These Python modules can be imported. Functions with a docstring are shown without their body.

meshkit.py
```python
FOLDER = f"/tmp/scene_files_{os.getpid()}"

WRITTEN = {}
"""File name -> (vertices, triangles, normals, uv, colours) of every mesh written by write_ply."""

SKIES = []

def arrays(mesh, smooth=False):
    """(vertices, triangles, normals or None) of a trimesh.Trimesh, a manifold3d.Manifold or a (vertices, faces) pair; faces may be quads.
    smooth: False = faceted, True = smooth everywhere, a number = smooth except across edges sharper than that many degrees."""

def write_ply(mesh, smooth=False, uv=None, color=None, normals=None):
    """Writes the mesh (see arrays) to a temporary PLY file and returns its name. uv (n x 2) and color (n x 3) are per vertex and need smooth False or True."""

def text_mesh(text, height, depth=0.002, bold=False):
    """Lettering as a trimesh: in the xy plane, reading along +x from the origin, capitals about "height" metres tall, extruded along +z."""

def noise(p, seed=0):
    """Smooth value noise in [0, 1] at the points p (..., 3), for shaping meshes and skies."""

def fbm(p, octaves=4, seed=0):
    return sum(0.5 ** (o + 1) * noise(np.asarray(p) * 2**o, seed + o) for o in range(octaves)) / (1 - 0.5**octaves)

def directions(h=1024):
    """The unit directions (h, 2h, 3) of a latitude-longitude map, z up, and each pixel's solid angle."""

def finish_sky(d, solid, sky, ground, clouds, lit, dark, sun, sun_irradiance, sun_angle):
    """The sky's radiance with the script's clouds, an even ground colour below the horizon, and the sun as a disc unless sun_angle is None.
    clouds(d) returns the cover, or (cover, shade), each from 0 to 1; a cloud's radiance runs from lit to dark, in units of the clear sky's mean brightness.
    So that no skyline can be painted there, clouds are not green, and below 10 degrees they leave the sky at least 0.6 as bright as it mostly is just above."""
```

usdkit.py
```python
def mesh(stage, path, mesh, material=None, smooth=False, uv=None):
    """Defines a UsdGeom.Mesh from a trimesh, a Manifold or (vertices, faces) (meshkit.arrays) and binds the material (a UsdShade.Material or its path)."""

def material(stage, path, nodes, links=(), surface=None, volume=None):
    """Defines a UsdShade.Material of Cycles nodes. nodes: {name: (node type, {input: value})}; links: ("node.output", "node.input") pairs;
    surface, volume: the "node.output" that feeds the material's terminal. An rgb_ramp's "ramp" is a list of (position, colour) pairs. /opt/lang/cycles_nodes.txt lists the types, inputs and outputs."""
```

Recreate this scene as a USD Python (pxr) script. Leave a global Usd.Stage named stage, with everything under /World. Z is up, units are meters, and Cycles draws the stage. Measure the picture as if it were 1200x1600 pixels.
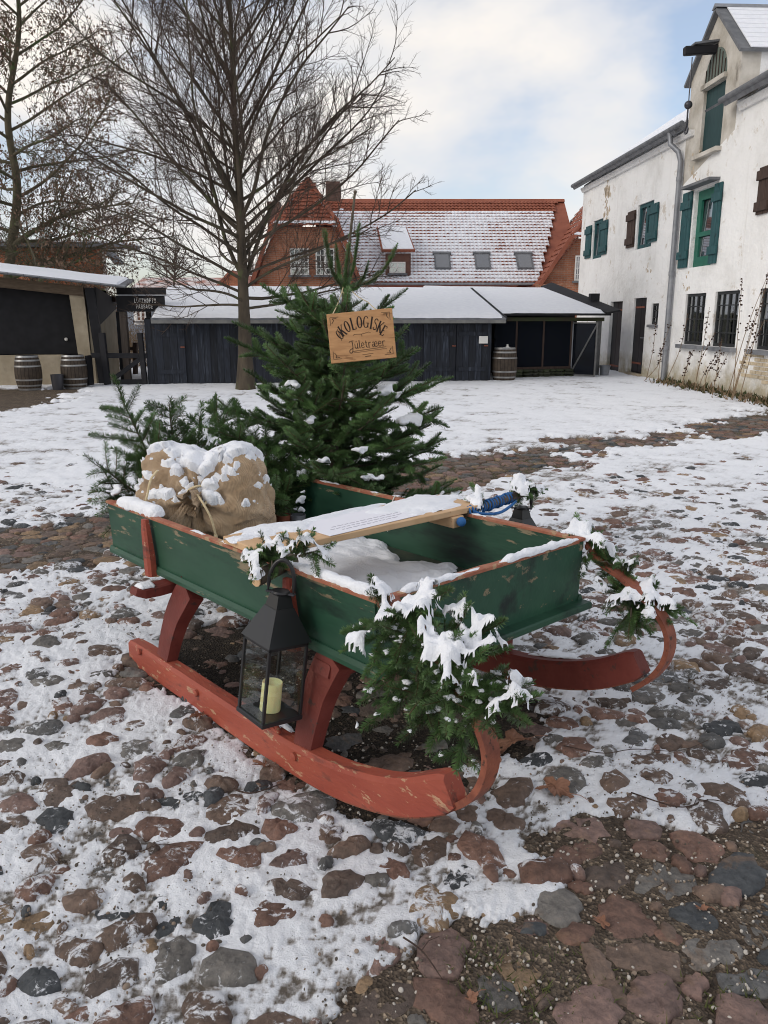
import math, random
import numpy as np, trimesh, manifold3d, usdkit, meshkit
from pxr import Usd, UsdGeom, UsdLux, UsdShade, Sdf, Gf, Vt
from scipy.spatial import Voronoi, cKDTree
from scipy.spatial.transform import Rotation as Rot
from shapely.geometry import Polygon, LineString, Point, MultiPolygon
from shapely.ops import unary_union
from shapely import affinity

stage = Usd.Stage.CreateInMemory()
UsdGeom.SetStageUpAxis(stage, 'Z'); UsdGeom.SetStageMetersPerUnit(stage, 1.0)
UsdGeom.Xform.Define(stage, '/World'); UsdGeom.Scope.Define(stage, '/World/Looks')
# ---------------------------------------------------------------- camera, sky, sun
EYE, PITCH, FOC = 1.65, math.radians(13.62), 1250.0        # FOC: focal length in photo pixels (1200 wide)
cam = UsdGeom.Camera.Define(stage, '/World/camera')
cam.CreateHorizontalApertureAttr(36.0); cam.CreateVerticalApertureAttr(48.0); cam.CreateFocalLengthAttr(37.5)
cam.CreateClippingRangeAttr(Gf.Vec2f(0.05, 5000)); cam.CreateExposureAttr(0.03)
cx = UsdGeom.Xformable(cam); cx.AddTranslateOp().Set(Gf.Vec3d(0, 0, EYE)); cx.AddRotateXOp().Set(90 - math.degrees(PITCH))
SUN_EL, SUN_AZ = math.radians(28), math.radians(-118)        # azimuth = atan2(x, y) of the direction towards the sun
dome = UsdLux.DomeLight.Define(stage, '/World/sky'); dome.CreateIntensityAttr(1.0)
dome.GetPrim().SetCustomDataByKey('kind', 'structure')
SKY = usdkit.material(stage, '/World/Looks/sky', {
    'sky': ('sky_texture', {'sky_type': 'single_scattering', 'sun_disc': False, 'sun_elevation': SUN_EL, 'sun_rotation': SUN_AZ, 'aerosol_density': 1.5}),
    'tc': ('texture_coordinate', {}), 'mp': ('mapping', {'scale': (1.0, 1.0, 2.0), 'location': (3.3, 1.15, .2)}),
    'n': ('noise_texture', {'scale': 2.3, 'detail': 6, 'roughness': .52, 'distortion': .25}),
    'cover': ('rgb_ramp', {'ramp': [(.0, (.22, .22, .22)), (.41, (.26, .26, .26)), (.51, (.80, .80, .80)), (.58, (1, 1, 1)), (1, (1, 1, 1))]}),
    'n2': ('noise_texture', {'scale': 2.3, 'detail': 5, 'roughness': .5}),
    'tone': ('rgb_ramp', {'ramp': [(.30, (7.3, 7.5, 8.1)), (.46, (8.3, 8.3, 8.5)), (.56, (9.4, 9.05, 8.7)), (.68, (10.8, 9.9, 8.9))]}),
    'gain': ('mix', {'mix_type': 'multiply', 'fac': 1.0, 'color2': (1.6, 1.6, 1.65)}), 'mix': ('mix', {}), 'bg': ('background_shader', {'strength': 0.1})},
    [('tc.generated', 'mp.vector'), ('mp.vector', 'n.vector'), ('mp.vector', 'n2.vector'), ('n.fac', 'cover.fac'), ('n2.fac', 'tone.fac'),
     ('cover.color', 'mix.fac'), ('sky.color', 'gain.color1'), ('gain.color', 'mix.color1'), ('tone.color', 'mix.color2'), ('mix.color', 'bg.color')], surface='bg.background')
UsdShade.MaterialBindingAPI.Apply(dome.GetPrim()).Bind(SKY)
sun = UsdLux.DistantLight.Define(stage, '/World/sun')
sun.CreateIntensityAttr(0.3); sun.CreateAngleAttr(25.0); sun.CreateNormalizeAttr(True); sun.CreateColorAttr(Gf.Vec3f(1, .95, .88))
sx = UsdGeom.Xformable(sun)                                        # -z points away from the sun
d = np.array([math.sin(SUN_AZ) * math.cos(SUN_EL), math.cos(SUN_AZ) * math.cos(SUN_EL), math.sin(SUN_EL)])
xa = np.cross([0, 0, 1.0], d); xa /= np.linalg.norm(xa); ya = np.cross(d, xa)
sx.AddTransformOp(opSuffix='aim').Set(Gf.Matrix4d(*xa, 0, *ya, 0, *d, 0, 0, 0, 0, 1))

# ---------------------------------------------------------------- helpers
RV, UV, FV = np.array([1, 0, 0.]), np.array([0, math.sin(PITCH), math.cos(PITCH)]), np.array([0, math.cos(PITCH), -math.sin(PITCH)])
CAMP = np.array([0, 0, EYE])
def ray(x, y): return FV + (x - 600) / FOC * RV + (800 - y) / FOC * UV
def G(x, y, z=0.):
    r = ray(x, y); return CAMP + r * ((z - EYE) / r[2])
def at(x, y, Y):
    r = ray(x, y); return CAMP + r * (Y / r[1])
def proj(p):
    p = np.asarray(p, float) - CAMP; w = np.maximum(p @ FV, 1e-3)
    return np.stack([600 + FOC * (p @ RV) / w, 800 - FOC * (p @ UV) / w], -1)
def nrm(a):
    a = np.asarray(a, float); return a / (np.linalg.norm(a, axis=-1, keepdims=True) + 1e-12)
RNG = np.random.default_rng(7); random.seed(7)
_used = {}
def numbered(path):
    k = _used.get(path, -1) + 1; _used[path] = k
    return path if k == 0 else '%s_%03d' % (path, k)
def tag(p, label=None, cat=None, group=None, kind=None):
    p = p.GetPrim() if hasattr(p, 'GetPrim') else p
    for k, v in (('label', label), ('category', cat), ('group', group), ('kind', kind)):
        if v: p.SetCustomDataByKey(k, v)
    return p
def thing(name, label, cat, group=None, loc=(0, 0, 0), M4=None):
    x = UsdGeom.Xform.Define(stage, numbered('/World/' + name))
    if M4 is not None: x.AddTransformOp().Set(Gf.Matrix4d(np.asarray(M4).T.tolist()))
    else: x.AddTranslateOp().Set(Gf.Vec3d(*map(float, loc)))
    x_loc[str(x.GetPath())] = np.asarray(loc, float) if M4 is None else None
    return tag(x, label, cat, group)
x_loc = {}
def base_of(parent):
    p = str(parent.GetPath()) if parent else None
    while p and p not in x_loc and p.count('/') > 1: p = p.rsplit('/', 1)[0]
    l = x_loc.get(p) if p else None
    return np.zeros(3) if l is None else l
def part(parent, name, mesh, mat, label=None, kind=None, smooth=False, col=None, world=True, group=None, cat=None):
    """One Mesh prim under parent (or /World); mesh in world coordinates is shifted to the thing's base."""
    path = numbered((str(parent.GetPath()) if parent else '/World') + '/' + name)
    v, f = (mesh.vertices, mesh.faces) if hasattr(mesh, 'vertices') else mesh
    v = np.asarray(v, float) - (base_of(parent) if world else 0)
    m = usdkit.mesh(stage, path, (v, np.asarray(f)), mat, smooth=smooth)
    if col is not None:
        UsdGeom.PrimvarsAPI(m).CreatePrimvar('tint', Sdf.ValueTypeNames.Color3fArray, 'vertex').Set(Vt.Vec3fArray.FromNumpy(np.asarray(col, np.float32)))
    return tag(m, label, cat, group, kind)
def struct(name, mesh, mat, smooth=False, col=None): return part(None, name, mesh, mat, kind='structure', smooth=smooth, col=col)
def copy_of(src, name, loc, rz, label, group=None, scale=1.0):
    x = UsdGeom.Xform.Define(stage, numbered('/World/' + name))
    p = x.GetPrim(); p.GetReferences().AddInternalReference(src.GetPath()); p.SetInstanceable(True)
    x.ClearXformOpOrder()
    x.AddTranslateOp(opSuffix='put').Set(Gf.Vec3d(*map(float, loc))); x.AddRotateZOp(opSuffix='turn').Set(float(rz)); x.AddScaleOp(opSuffix='size').Set(Gf.Vec3f(scale, scale, scale))
    return tag(p, label, None, group)

class MB:
    """Collects pieces; .m is one mesh."""
    def __init__(s): s.V, s.F, s.n, s.C = [], [], 0, []
    def add(s, m, col=None):
        v, f = (m.vertices, m.faces) if hasattr(m, 'vertices') else m
        v = np.asarray(v, float); f = np.asarray(f, int)
        if f.shape[1] == 4: f = np.vstack([f[:, [0, 1, 2]], f[:, [0, 2, 3]]])
        s.V.append(v); s.F.append(f + s.n); s.n += len(v)
        if col is not None: s.C.append(np.broadcast_to(col, (len(v), 3)))
        return s
    @property
    def m(s): return (np.vstack(s.V), np.vstack(s.F))
    @property
    def c(s): return np.vstack(s.C)

_box = np.array([[x, y, z] for x in (-.5, .5) for y in (-.5, .5) for z in (-.5, .5)])
_boxf = np.array([[0, 1, 3], [0, 3, 2], [4, 6, 7], [4, 7, 5], [0, 4, 5], [0, 5, 1], [2, 3, 7], [2, 7, 6], [0, 2, 6], [0, 6, 4], [1, 5, 7], [1, 7, 3]])
def box(c, s, R=None):
    v = _box * np.asarray(s, float)
    if R is not None: v = v @ np.asarray(R).T
    return v + np.asarray(c, float), _boxf
def hexa(p8):
    """8 corners ordered like _box (x-,y-,z-),(x-,y-,z+)..."""
    return np.asarray(p8, float), _boxf
def cbox(c, s, ch=.006, R=None):
    s = np.asarray(s, float) / 2; pts = []
    for sg in _box * 2:
        for k in range(3):
            q = s - ch; q[k] = s[k]; pts.append(sg * q)
    h = trimesh.convex.convex_hull(np.array(pts)); v = np.asarray(h.vertices)
    if R is not None: v = v @ np.asarray(R).T
    return v + np.asarray(c, float), np.asarray(h.faces)
def frame2(p, q, up=(0, 0, 1)):
    t = nrm(np.asarray(q, float) - p); u = np.asarray(up, float)
    if abs(t @ u) > .98: u = np.array([1., 0, 0])
    s = nrm(np.cross(t, u)); return np.stack([t, -s, np.cross(s, t)], 1)      # columns: along, left, up
def beam(p, q, w, h, ch=0., up=(0, 0, 1)):
    p, q = np.asarray(p, float), np.asarray(q, float); L = np.linalg.norm(q - p); R = frame2(p, q, up)
    return cbox((p + q) / 2, (L, w, h), ch, R) if ch else box((p + q) / 2, (L, w, h), R)
def sweep(path, prof, up=(0, 0, 1), scale=None, caps=True):
    P, prof = np.asarray(path, float), np.asarray(prof, float); n, m = len(P), len(prof)
    t = nrm(np.gradient(P, axis=0)); up = np.broadcast_to(np.asarray(up, float), P.shape)
    s = nrm(np.cross(t, up)); k = np.cross(s, t)
    sc = np.ones((n, 2)) if scale is None else np.asarray(scale, float).reshape(n, -1) * np.ones((n, 2))
    v = P[:, None] + s[:, None] * (prof[None, :, 0] * sc[:, :1])[..., None] + k[:, None] * (prof[None, :, 1] * sc[:, 1:])[..., None]
    i, j = np.meshgrid(np.arange(n - 1), np.arange(m), indexing='ij'); j2 = (j + 1) % m
    q = np.stack([i * m + j, i * m + j2, (i + 1) * m + j2, (i + 1) * m + j], -1).reshape(-1, 4)
    F = np.vstack([q[:, [0, 1, 2]], q[:, [0, 2, 3]]])
    if caps:
        c0 = np.array([[0, b + 1, b] for b in range(1, m - 1)]); c1 = np.array([[0, b, b + 1] for b in range(1, m - 1)]) + (n - 1) * m
        F = np.vstack([F, c0, c1])
    return v.reshape(-1, 3), F
def circ(r, n=8, ph=0): a = np.arange(n) * 2 * np.pi / n + ph; return np.stack([r * np.cos(a), r * np.sin(a)], 1)
def tube(path, r, n=6, caps=True):
    P = np.asarray(path, float); r = np.broadcast_to(r, (len(P),))
    t = nrm(P[-1] - P[0]); up = (0, 0, 1) if abs(t[2]) < .9 else (1, 0, 0)
    return sweep(P, circ(1, n), up, r, caps)
def rev(prof, n=20, c=(0, 0, 0)):
    """Surface of revolution about z of [(r, z), ...]."""
    prof = np.asarray(prof, float); a = np.arange(n) * 2 * np.pi / n; m = len(prof)
    v = np.stack([prof[:, 0][:, None] * np.cos(a), prof[:, 0][:, None] * np.sin(a), np.broadcast_to(prof[:, 1][:, None], (m, n))], -1).reshape(-1, 3)
    i, j = np.meshgrid(np.arange(m - 1), np.arange(n), indexing='ij'); j2 = (j + 1) % n
    q = np.stack([i * n + j, i * n + j2, (i + 1) * n + j2, (i + 1) * n + j], -1).reshape(-1, 4)
    return v + np.asarray(c, float), np.vstack([q[:, [0, 1, 2]], q[:, [0, 2, 3]]])
def extr(poly, depth):
    out = [trimesh.creation.extrude_polygon(g, depth, engine='earcut') for g in getattr(poly, 'geoms', [poly]) if g.area > 1e-9]
    m = trimesh.util.concatenate(out); return np.asarray(m.vertices), np.asarray(m.faces)
def xf(m, R=None, t=(0, 0, 0)):
    v, f = (m.vertices, m.faces) if hasattr(m, 'vertices') else m
    v = np.asarray(v, float)
    if R is not None: v = v @ np.asarray(R).T
    return v + np.asarray(t, float), f
def fbm(p, o=4, seed=0): return meshkit.fbm(np.asarray(p, float), o, seed)
def catmull(pts, n):
    P = np.asarray(pts, float); t = np.linspace(0, len(P) - 1, n); i = np.clip(t.astype(int), 0, len(P) - 2); u = (t - i)[:, None]
    p0, p1, p2, p3 = P[np.maximum(i - 1, 0)], P[i], P[i + 1], P[np.minimum(i + 2, len(P) - 1)]
    return .5 * (2 * p1 + (p2 - p0) * u + (2 * p0 - 5 * p1 + 4 * p2 - p3) * u ** 2 + (3 * p1 - p0 - 3 * p2 + p3) * u ** 3)

# ---------------------------------------------------------------- materials
def mat(name, c1, c2=None, scale=5., rough=.75, bump=0., bscale=60., lo=.35, hi=.65, spec=.3, stretch=(1, 1, 1), wear=None, wear2=None, metal=0., obj=False, tint=None, rnd=None, rotz=None, edge=None):
    """c1..c2 by noise; wear = (colour, scale, threshold[, stretch]) patches; tint = the 'tint' primvar multiplies; rnd = +-value per object."""
    c2 = c2 or c1
    N = {'g': ('texture_coordinate', {}) if obj else ('geometry', {}), 'mp': ('mapping', {'scale': stretch} if rotz is None else {'mapping_type': 'texture', 'rotation': (0, 0, rotz), 'scale': stretch}),
         'n': ('noise_texture', {'scale': scale, 'detail': 5, 'roughness': .6}), 'r': ('rgb_ramp', {'ramp': [(0, c1), (lo, c1), (hi, c2), (1, c2)]}),
         'p': ('principled_bsdf', {'roughness': rough, 'specular_ior_level': spec, 'metallic': metal})}
    L = [('g.object' if obj else 'g.position', 'mp.vector'), ('mp.vector', 'n.vector'), ('n.fac', 'r.fac')]
    src = 'r.color'
    for k, w in enumerate((wear, wear2)):
        if not w: continue
        wc, ws, wt = w[:3]; st = w[3] if len(w) > 3 else (1, 1, 1); soft = w[4] if len(w) > 4 else .05
        N['wm%d' % k] = ('mapping', {'scale': st, 'location': (3.1 * k, 1.7, .4)}); N['wn%d' % k] = ('noise_texture', {'scale': ws, 'detail': 6, 'roughness': .68})
        N['wr%d' % k] = ('rgb_ramp', {'ramp': [(0, (0, 0, 0)), (wt, (0, 0, 0)), (wt + soft, (1, 1, 1)), (1, (1, 1, 1))]})
        N['wx%d' % k] = ('mix', {'color2': wc})
        L += [('mp.vector' if rotz is not None else 'g.object' if obj else 'g.position', 'wm%d.vector' % k), ('wm%d.vector' % k, 'wn%d.vector' % k), ((('wn%d.fac' % k) if not (edge and k == 0) else 'ea.value'), 'wr%d.fac' % k), ('wr%d.color' % k, 'wx%d.fac' % k), (src, 'wx%d.color1' % k)]
        src = 'wx%d.color' % k
    if edge and wear:
        N['eg'] = ('geometry', {}); N['es'] = ('separate_xyz', {}); N['er'] = ('map_range', {'from_min': edge[0], 'from_max': edge[1], 'to_min': 0., 'to_max': edge[2], 'clamp': True}); N['ea'] = ('math', {'math_type': 'add'})
        L += [('eg.position', 'es.vector'), ('es.z', 'er.value'), ('er.result', 'ea.value1'), ('wn0.fac', 'ea.value2')]
    if tint:
        N['at'] = ('attribute', {'attribute': 'tint'}); N['tm'] = ('mix', {'mix_type': 'multiply', 'fac': 1.0})
        L += [(src, 'tm.color1'), ('at.color', 'tm.color2')]; src = 'tm.color'
    if rnd:
        N['oi'] = ('object_info', {}); N['mr'] = ('map_range', {'to_min': 1 - rnd, 'to_max': 1 + rnd}); N['hv'] = ('hsv', {})
        L += [('oi.random', 'mr.value'), ('mr.result', 'hv.value'), (src, 'hv.color')]; src = 'hv.color'
    L.append((src, 'p.base_color'))
    if bump:
        N['bn'] = ('noise_texture', {'scale': bscale, 'detail': 6, 'roughness': .62}); N['b'] = ('bump', {'strength': 1.0, 'distance': bump})
        L += [('mp.vector', 'bn.vector'), ('bn.fac', 'b.height'), ('b.normal', 'p.normal')]
    return usdkit.material(stage, '/World/Looks/' + name, N, L, surface='p.BSDF')
SNOWC = (.80, .82, .86)
m_snow = mat('snow', SNOWC, (.74, .76, .81), 9, .6, .006, 110, spec=.2)
m_green = mat('green_paint', (.011, .045, .027), (.021, .070, .041), 4.5, .48, .0015, 50, stretch=(4, 1, 1), rotz=-.849, spec=.4, edge=(.66, .785, .085), wear=((.20, .16, .10), 13, .625, (1, 1, 1.6), .03), wear2=((.006, .014, .012), 5, .54, (1, 1, 1), .14))
m_rim = mat('worn_red_rim', (.27, .085, .05), (.34, .15, .09), 14, .65, .002, 80, wear=((.36, .24, .14), 16, .55), wear2=((.05, .035, .03), 22, .66))
m_red = mat('red_runner_paint', (.25, .052, .034), (.33, .080, .048), 6, .55, .004, 60, stretch=(3.5, 1, 1), rotz=-.849, wear=((.40, .23, .14), 34, .60, (1, 1, 1), .03), wear2=((.075, .035, .028), 11, .57, (1, 1, 1), .12))
m_dred = mat('dark_red_paint', (.105, .02, .015), (.15, .033, .025), 7, .55, .002, 70, wear=((.06, .03, .025), 14, .60))
m_iron = mat('rusty_red_iron', (.16, .05, .032), (.26, .085, .05), 20, .6, .002, 120, wear=((.06, .03, .022), 30, .58))
m_floor = mat('wet_floor_boards', (.02, .03, .022), (.045, .05, .035), 8, .45, .002, 60, stretch=(1, 1, 1))
m_pine = mat('pine_board', (.47, .30, .165), (.58, .39, .23), 6, .6, .0008, 90, stretch=(1, 1, 1), wear=((.36, .17, .07), 20, .66))
m_paper = mat('paper', (.72, .72, .78))
m_ink = mat('ink', (.05, .05, .06))
m_bark = mat('linden_bark', (.038, .030, .022), (.085, .068, .048), 3.5, .9, .03, 14, stretch=(1, 1, .35), wear=((.09, .10, .045), 2.2, .57, (1, 1, .6), .1))
m_twig = mat('linden_twigs', (.040, .028, .022), (.075, .052, .04), 3, .9)
m_oakbark = mat('brown_tree_bark', (.055, .047, .03), (.10, .085, .055), 4, .9, .02, 14, wear=((.07, .09, .035), 1.4, .55))
m_oakleaf = mat('brown_dead_leaves', (.09, .056, .038), (.16, .10, .068), 5, .8, rnd=.3)
m_blackwood = mat('tarred_black_planks', (.006, .0075, .012), (.014, .018, .028), 5, .6, .003, 40, stretch=(6, 6, .7), wear=((.045, .055, .075), 3, .54, (5, 5, .5), .16), rnd=.35)
m_black = mat('black_tarred_wood', (.006, .006, .008), (.013, .013, .016), 4, .65, .002, 30)
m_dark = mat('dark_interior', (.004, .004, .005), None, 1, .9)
m_plaster = usdkit.material(stage, '/World/Looks/white_limewash', {
    'g': ('geometry', {}), 'n': ('noise_texture', {'scale': .9, 'detail': 7, 'roughness': .65}), 'r': ('rgb_ramp', {'ramp': [(.3, (.64, .635, .62)), (.5, (.77, .768, .76)), (.7, (.81, .81, .805))]}),
    's': ('separate_xyz', {}), 'zr': ('map_range', {'from_min': .15, 'from_max': 1.15, 'to_min': 1, 'to_max': 0, 'clamp': True}), 'n2': ('noise_texture', {'scale': 2.5, 'detail': 6, 'roughness': .7}),
    'mu': ('math', {'math_type': 'multiply'}), 'rr': ('rgb_ramp', {'ramp': [(.22, (0, 0, 0)), (.5, (.85, .85, .85))]}), 'mx': ('mix', {'color2': (.36, .31, .20)}),
    'n3': ('noise_texture', {'scale': 1.5, 'detail': 8, 'roughness': .74}), 'r3': ('rgb_ramp', {'ramp': [(.59, (0, 0, 0)), (.65, (.6, .6, .6))]}), 'mx3': ('mix', {'color2': (.42, .34, .25)}),
    'ms': ('mapping', {'scale': (2.5, 2.5, .16)}), 'n4': ('noise_texture', {'scale': 2.2, 'detail': 5, 'roughness': .6}), 'r4': ('rgb_ramp', {'ramp': [(.58, (0, 0, 0)), (.82, (.40, .40, .40))]}), 'mx4': ('mix', {'color2': (.46, .43, .38)}),
    'bn': ('noise_texture', {'scale': 7, 'detail': 8, 'roughness': .65}), 'b': ('bump', {'distance': .03}), 'p': ('principled_bsdf', {'roughness': .9, 'specular_ior_level': .15})},
    [('g.position', 'n.vector'), ('n.fac', 'r.fac'), ('g.position', 's.vector'), ('s.z', 'zr.value'), ('g.position', 'n2.vector'), ('zr.result', 'mu.value1'), ('n2.fac', 'mu.value2'), ('mu.value', 'rr.fac'),
     ('rr.color', 'mx.fac'), ('r.color', 'mx4.color1'), ('g.position', 'ms.vector'), ('ms.vector', 'n4.vector'), ('n4.fac', 'r4.fac'), ('r4.color', 'mx4.fac'), ('mx4.color', 'mx.color1'), ('mx.color', 'mx3.color1'), ('g.position', 'n3.vector'), ('n3.fac', 'r3.fac'), ('r3.color', 'mx3.fac'),
     ('mx3.color', 'p.base_color'), ('g.position', 'bn.vector'), ('bn.fac', 'b.height'), ('b.normal', 'p.normal')], surface='p.BSDF')
m_dormer = mat('grey_stained_plaster', (.36, .33, .28), (.56, .53, .48), 1.6, .9, .02, 8, wear=((.20, .18, .15), 1.8, .58, (1, 1, .5), .12))
m_peel = mat('exposed_plaster', (.40, .32, .23), (.52, .45, .36), 7, .9, .01, 20)
m_ybrick = mat('yellow_bricks', (.42, .34, .23), (.52, .45, .34), 9, .9, .006, 30, rnd=.2)
m_teal = mat('teal_shutter', (.012, .055, .062), (.022, .085, .092), 5, .6, .002, 30, stretch=(5, 5, .6), wear=((.008, .03, .035), 4, .58))
m_loft = mat('dark_loft_door', (.010, .035, .038), (.016, .05, .052), 5, .6, .002, 30, stretch=(5, 5, .6))
m_tgreen = mat('green_window_paint', (.010, .095, .065), (.016, .125, .085), 4, .5)
m_brown = mat('brown_old_boards', (.035, .022, .018), (.07, .045, .035), 6, .8, .003, 30, stretch=(5, 5, .6))
m_door = mat('black_door', (.007, .008, .010), (.012, .013, .016), 3, .5, .001, 30)
m_zinc = mat('zinc', (.20, .21, .23), (.28, .29, .31), 4, .5, .001, 30, metal=.5)
m_slate = mat('slate_roof_edge', (.10, .105, .115), (.16, .165, .175), 5, .7)
m_wframe = mat('dark_window_frame', (.02, .022, .024), None, 3, .5)
m_white = mat('white_paint', (.72, .71, .68), (.66, .65, .62), 5, .6)
def glass_pane(name, tint, refl=.9, base=.035):
    return usdkit.material(stage, '/World/Looks/' + name, {'t': ('transparent_bsdf', {'color': tint}), 'gl': ('glossy_bsdf', {'roughness': .02, 'color': (refl, refl, refl)}), 'lw': ('layer_weight', {'blend': .5}), 'pw': ('math', {'math_type': 'power', 'value2': 4.0}), 'ma': ('math', {'math_type': 'multiply_add', 'value2': .55, 'value3': base}), 'm': ('mix_closure', {})},
                           [('lw.facing', 'pw.value1'), ('pw.value', 'ma.value1'), ('ma.value', 'm.fac'), ('t.BSDF', 'm.closure1'), ('gl.BSDF', 'm.closure2')], surface='m.closure')
m_glass = glass_pane('lantern_glass', (.93, .95, .94))
m_wglass = usdkit.material(stage, '/World/Looks/window_glass', {'d': ('diffuse_bsdf', {'color': (.03, .035, .04)}), 'gl': ('glossy_bsdf', {'roughness': .03, 'color': (.9, .92, .95)}), 'm': ('mix_closure', {'fac': .42})}, [('d.BSDF', 'm.closure1'), ('gl.BSDF', 'm.closure2')], surface='m.closure')
m_curtain = mat('curtain_behind_glass', (.50, .46, .38), (.34, .31, .25), 8, .9, stretch=(6, 6, .4))
def brick_mat(name, a, b, mortar, sc=1.0, axis='x'):
    N = {'g': ('geometry', {}), 's': ('separate_xyz', {}), 'c': ('combine_xyz', {}), 'ad': ('math', {'math_type': 'add'}), 'br': ('brick_texture', {'color1': a, 'color2': b, 'mortar': mortar, 'scale': 1.0, 'brick_width': .24 * sc, 'row_height': .075 * sc, 'mortar_size': .009 * sc, 'mortar_smooth': .1, 'bias': 0}),
         'n': ('noise_texture', {'scale': 2.2, 'detail': 6}), 'r': ('rgb_ramp', {'ramp': [(.3, (.65, .65, .65)), (.7, (1.2, 1.18, 1.15))]}), 'm': ('mix', {'mix_type': 'multiply', 'fac': 1.}), 'b': ('bump', {'distance': .01, 'invert': True}), 'p': ('principled_bsdf', {'roughness': .9, 'specular_ior_level': .2})}
    L = [('g.position', 's.vector'), ('s.x', 'ad.value1'), ('s.y', 'ad.value2'), ('ad.value', 'c.x'), ('s.z', 'c.y'), ('c.vector', 'br.vector'), ('g.position', 'n.vector'), ('n.fac', 'r.fac'), ('br.color', 'm.color1'), ('r.color', 'm.color2'), ('m.color', 'p.base_color'), ('br.fac', 'b.height'), ('b.normal', 'p.normal')]
    return usdkit.material(stage, '/World/Looks/' + name, N, L, surface='p.BSDF')
m_brick = brick_mat('red_brick', (.33, .125, .07), (.40, .17, .10), (.36, .26, .20))
m_brick2 = brick_mat('orange_brick', (.36, .11, .05), (.42, .15, .075), (.34, .22, .16))
m_tile = mat('red_roof_tiles', (.22, .068, .040), (.29, .098, .058), 1.6, .7, rnd=0, wear=((.16, .04, .03), 9, .6))
m_tan = mat('tan_render_wall', (.30, .25, .175), (.40, .34, .25), 2.2, .9, .012, 9, wear=((.18, .15, .11), 1.6, .58, (1, 1, .6), .15))
m_barrel = mat('barrel_oak', (.035, .026, .02), (.065, .048, .035), 6, .7, .002, 40, obj=True)
m_hoop = mat('steel_hoop', (.22, .22, .22), (.32, .32, .32), 8, .45, metal=.6, obj=True)
m_burlap = usdkit.material(stage, '/World/Looks/burlap', {
    'g': ('geometry', {}), 'w1': ('wave_texture', {'bands_direction': 'z', 'scale': 60, 'distortion': 1.2, 'detail': 2}), 'mp': ('mapping', {'rotation': (0, 0, .5)}), 'w2': ('wave_texture', {'bands_direction': 'x', 'scale': 60, 'distortion': 1.2, 'detail': 2}),
    'mx': ('math', {'math_type': 'add'}), 'n': ('noise_texture', {'scale': 9, 'detail': 6, 'roughness': .65}), 'r': ('rgb_ramp', {'ramp': [(.3, (.28, .19, .11)), (.5, (.42, .30, .19)), (.72, (.52, .39, .26))]}),
    'r2': ('rgb_ramp', {'ramp': [(0, (.82, .82, .82)), (1, (1.08, 1.08, 1.08))]}), 'hf': ('math', {'math_type': 'multiply', 'value2': .5}), 'm': ('mix', {'mix_type': 'multiply', 'fac': 1.}), 'b': ('bump', {'distance': .0015}), 'p': ('principled_bsdf', {'roughness': .95, 'specular_ior_level': .1, 'sheen_weight': .2})},
    [('g.position', 'w1.vector'), ('g.position', 'mp.vector'), ('mp.vector', 'w2.vector'), ('w1.fac', 'mx.value1'), ('w2.fac', 'mx.value2'), ('mx.value', 'hf.value1'), ('hf.value', 'r2.fac'), ('g.position', 'n.vector'), ('n.fac', 'r.fac'), ('r.color', 'm.color1'), ('r2.color', 'm.color2'), ('m.color', 'p.base_color'), ('mx.value', 'b.height'), ('b.normal', 'p.normal')], surface='p.BSDF')
m_cord = mat('jute_cord', (.50, .40, .24), (.62, .52, .34), 60, .9)
m_lant = mat('black_lantern_metal', (.008, .008, .009), None, 3, .38, spec=.5)
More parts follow.
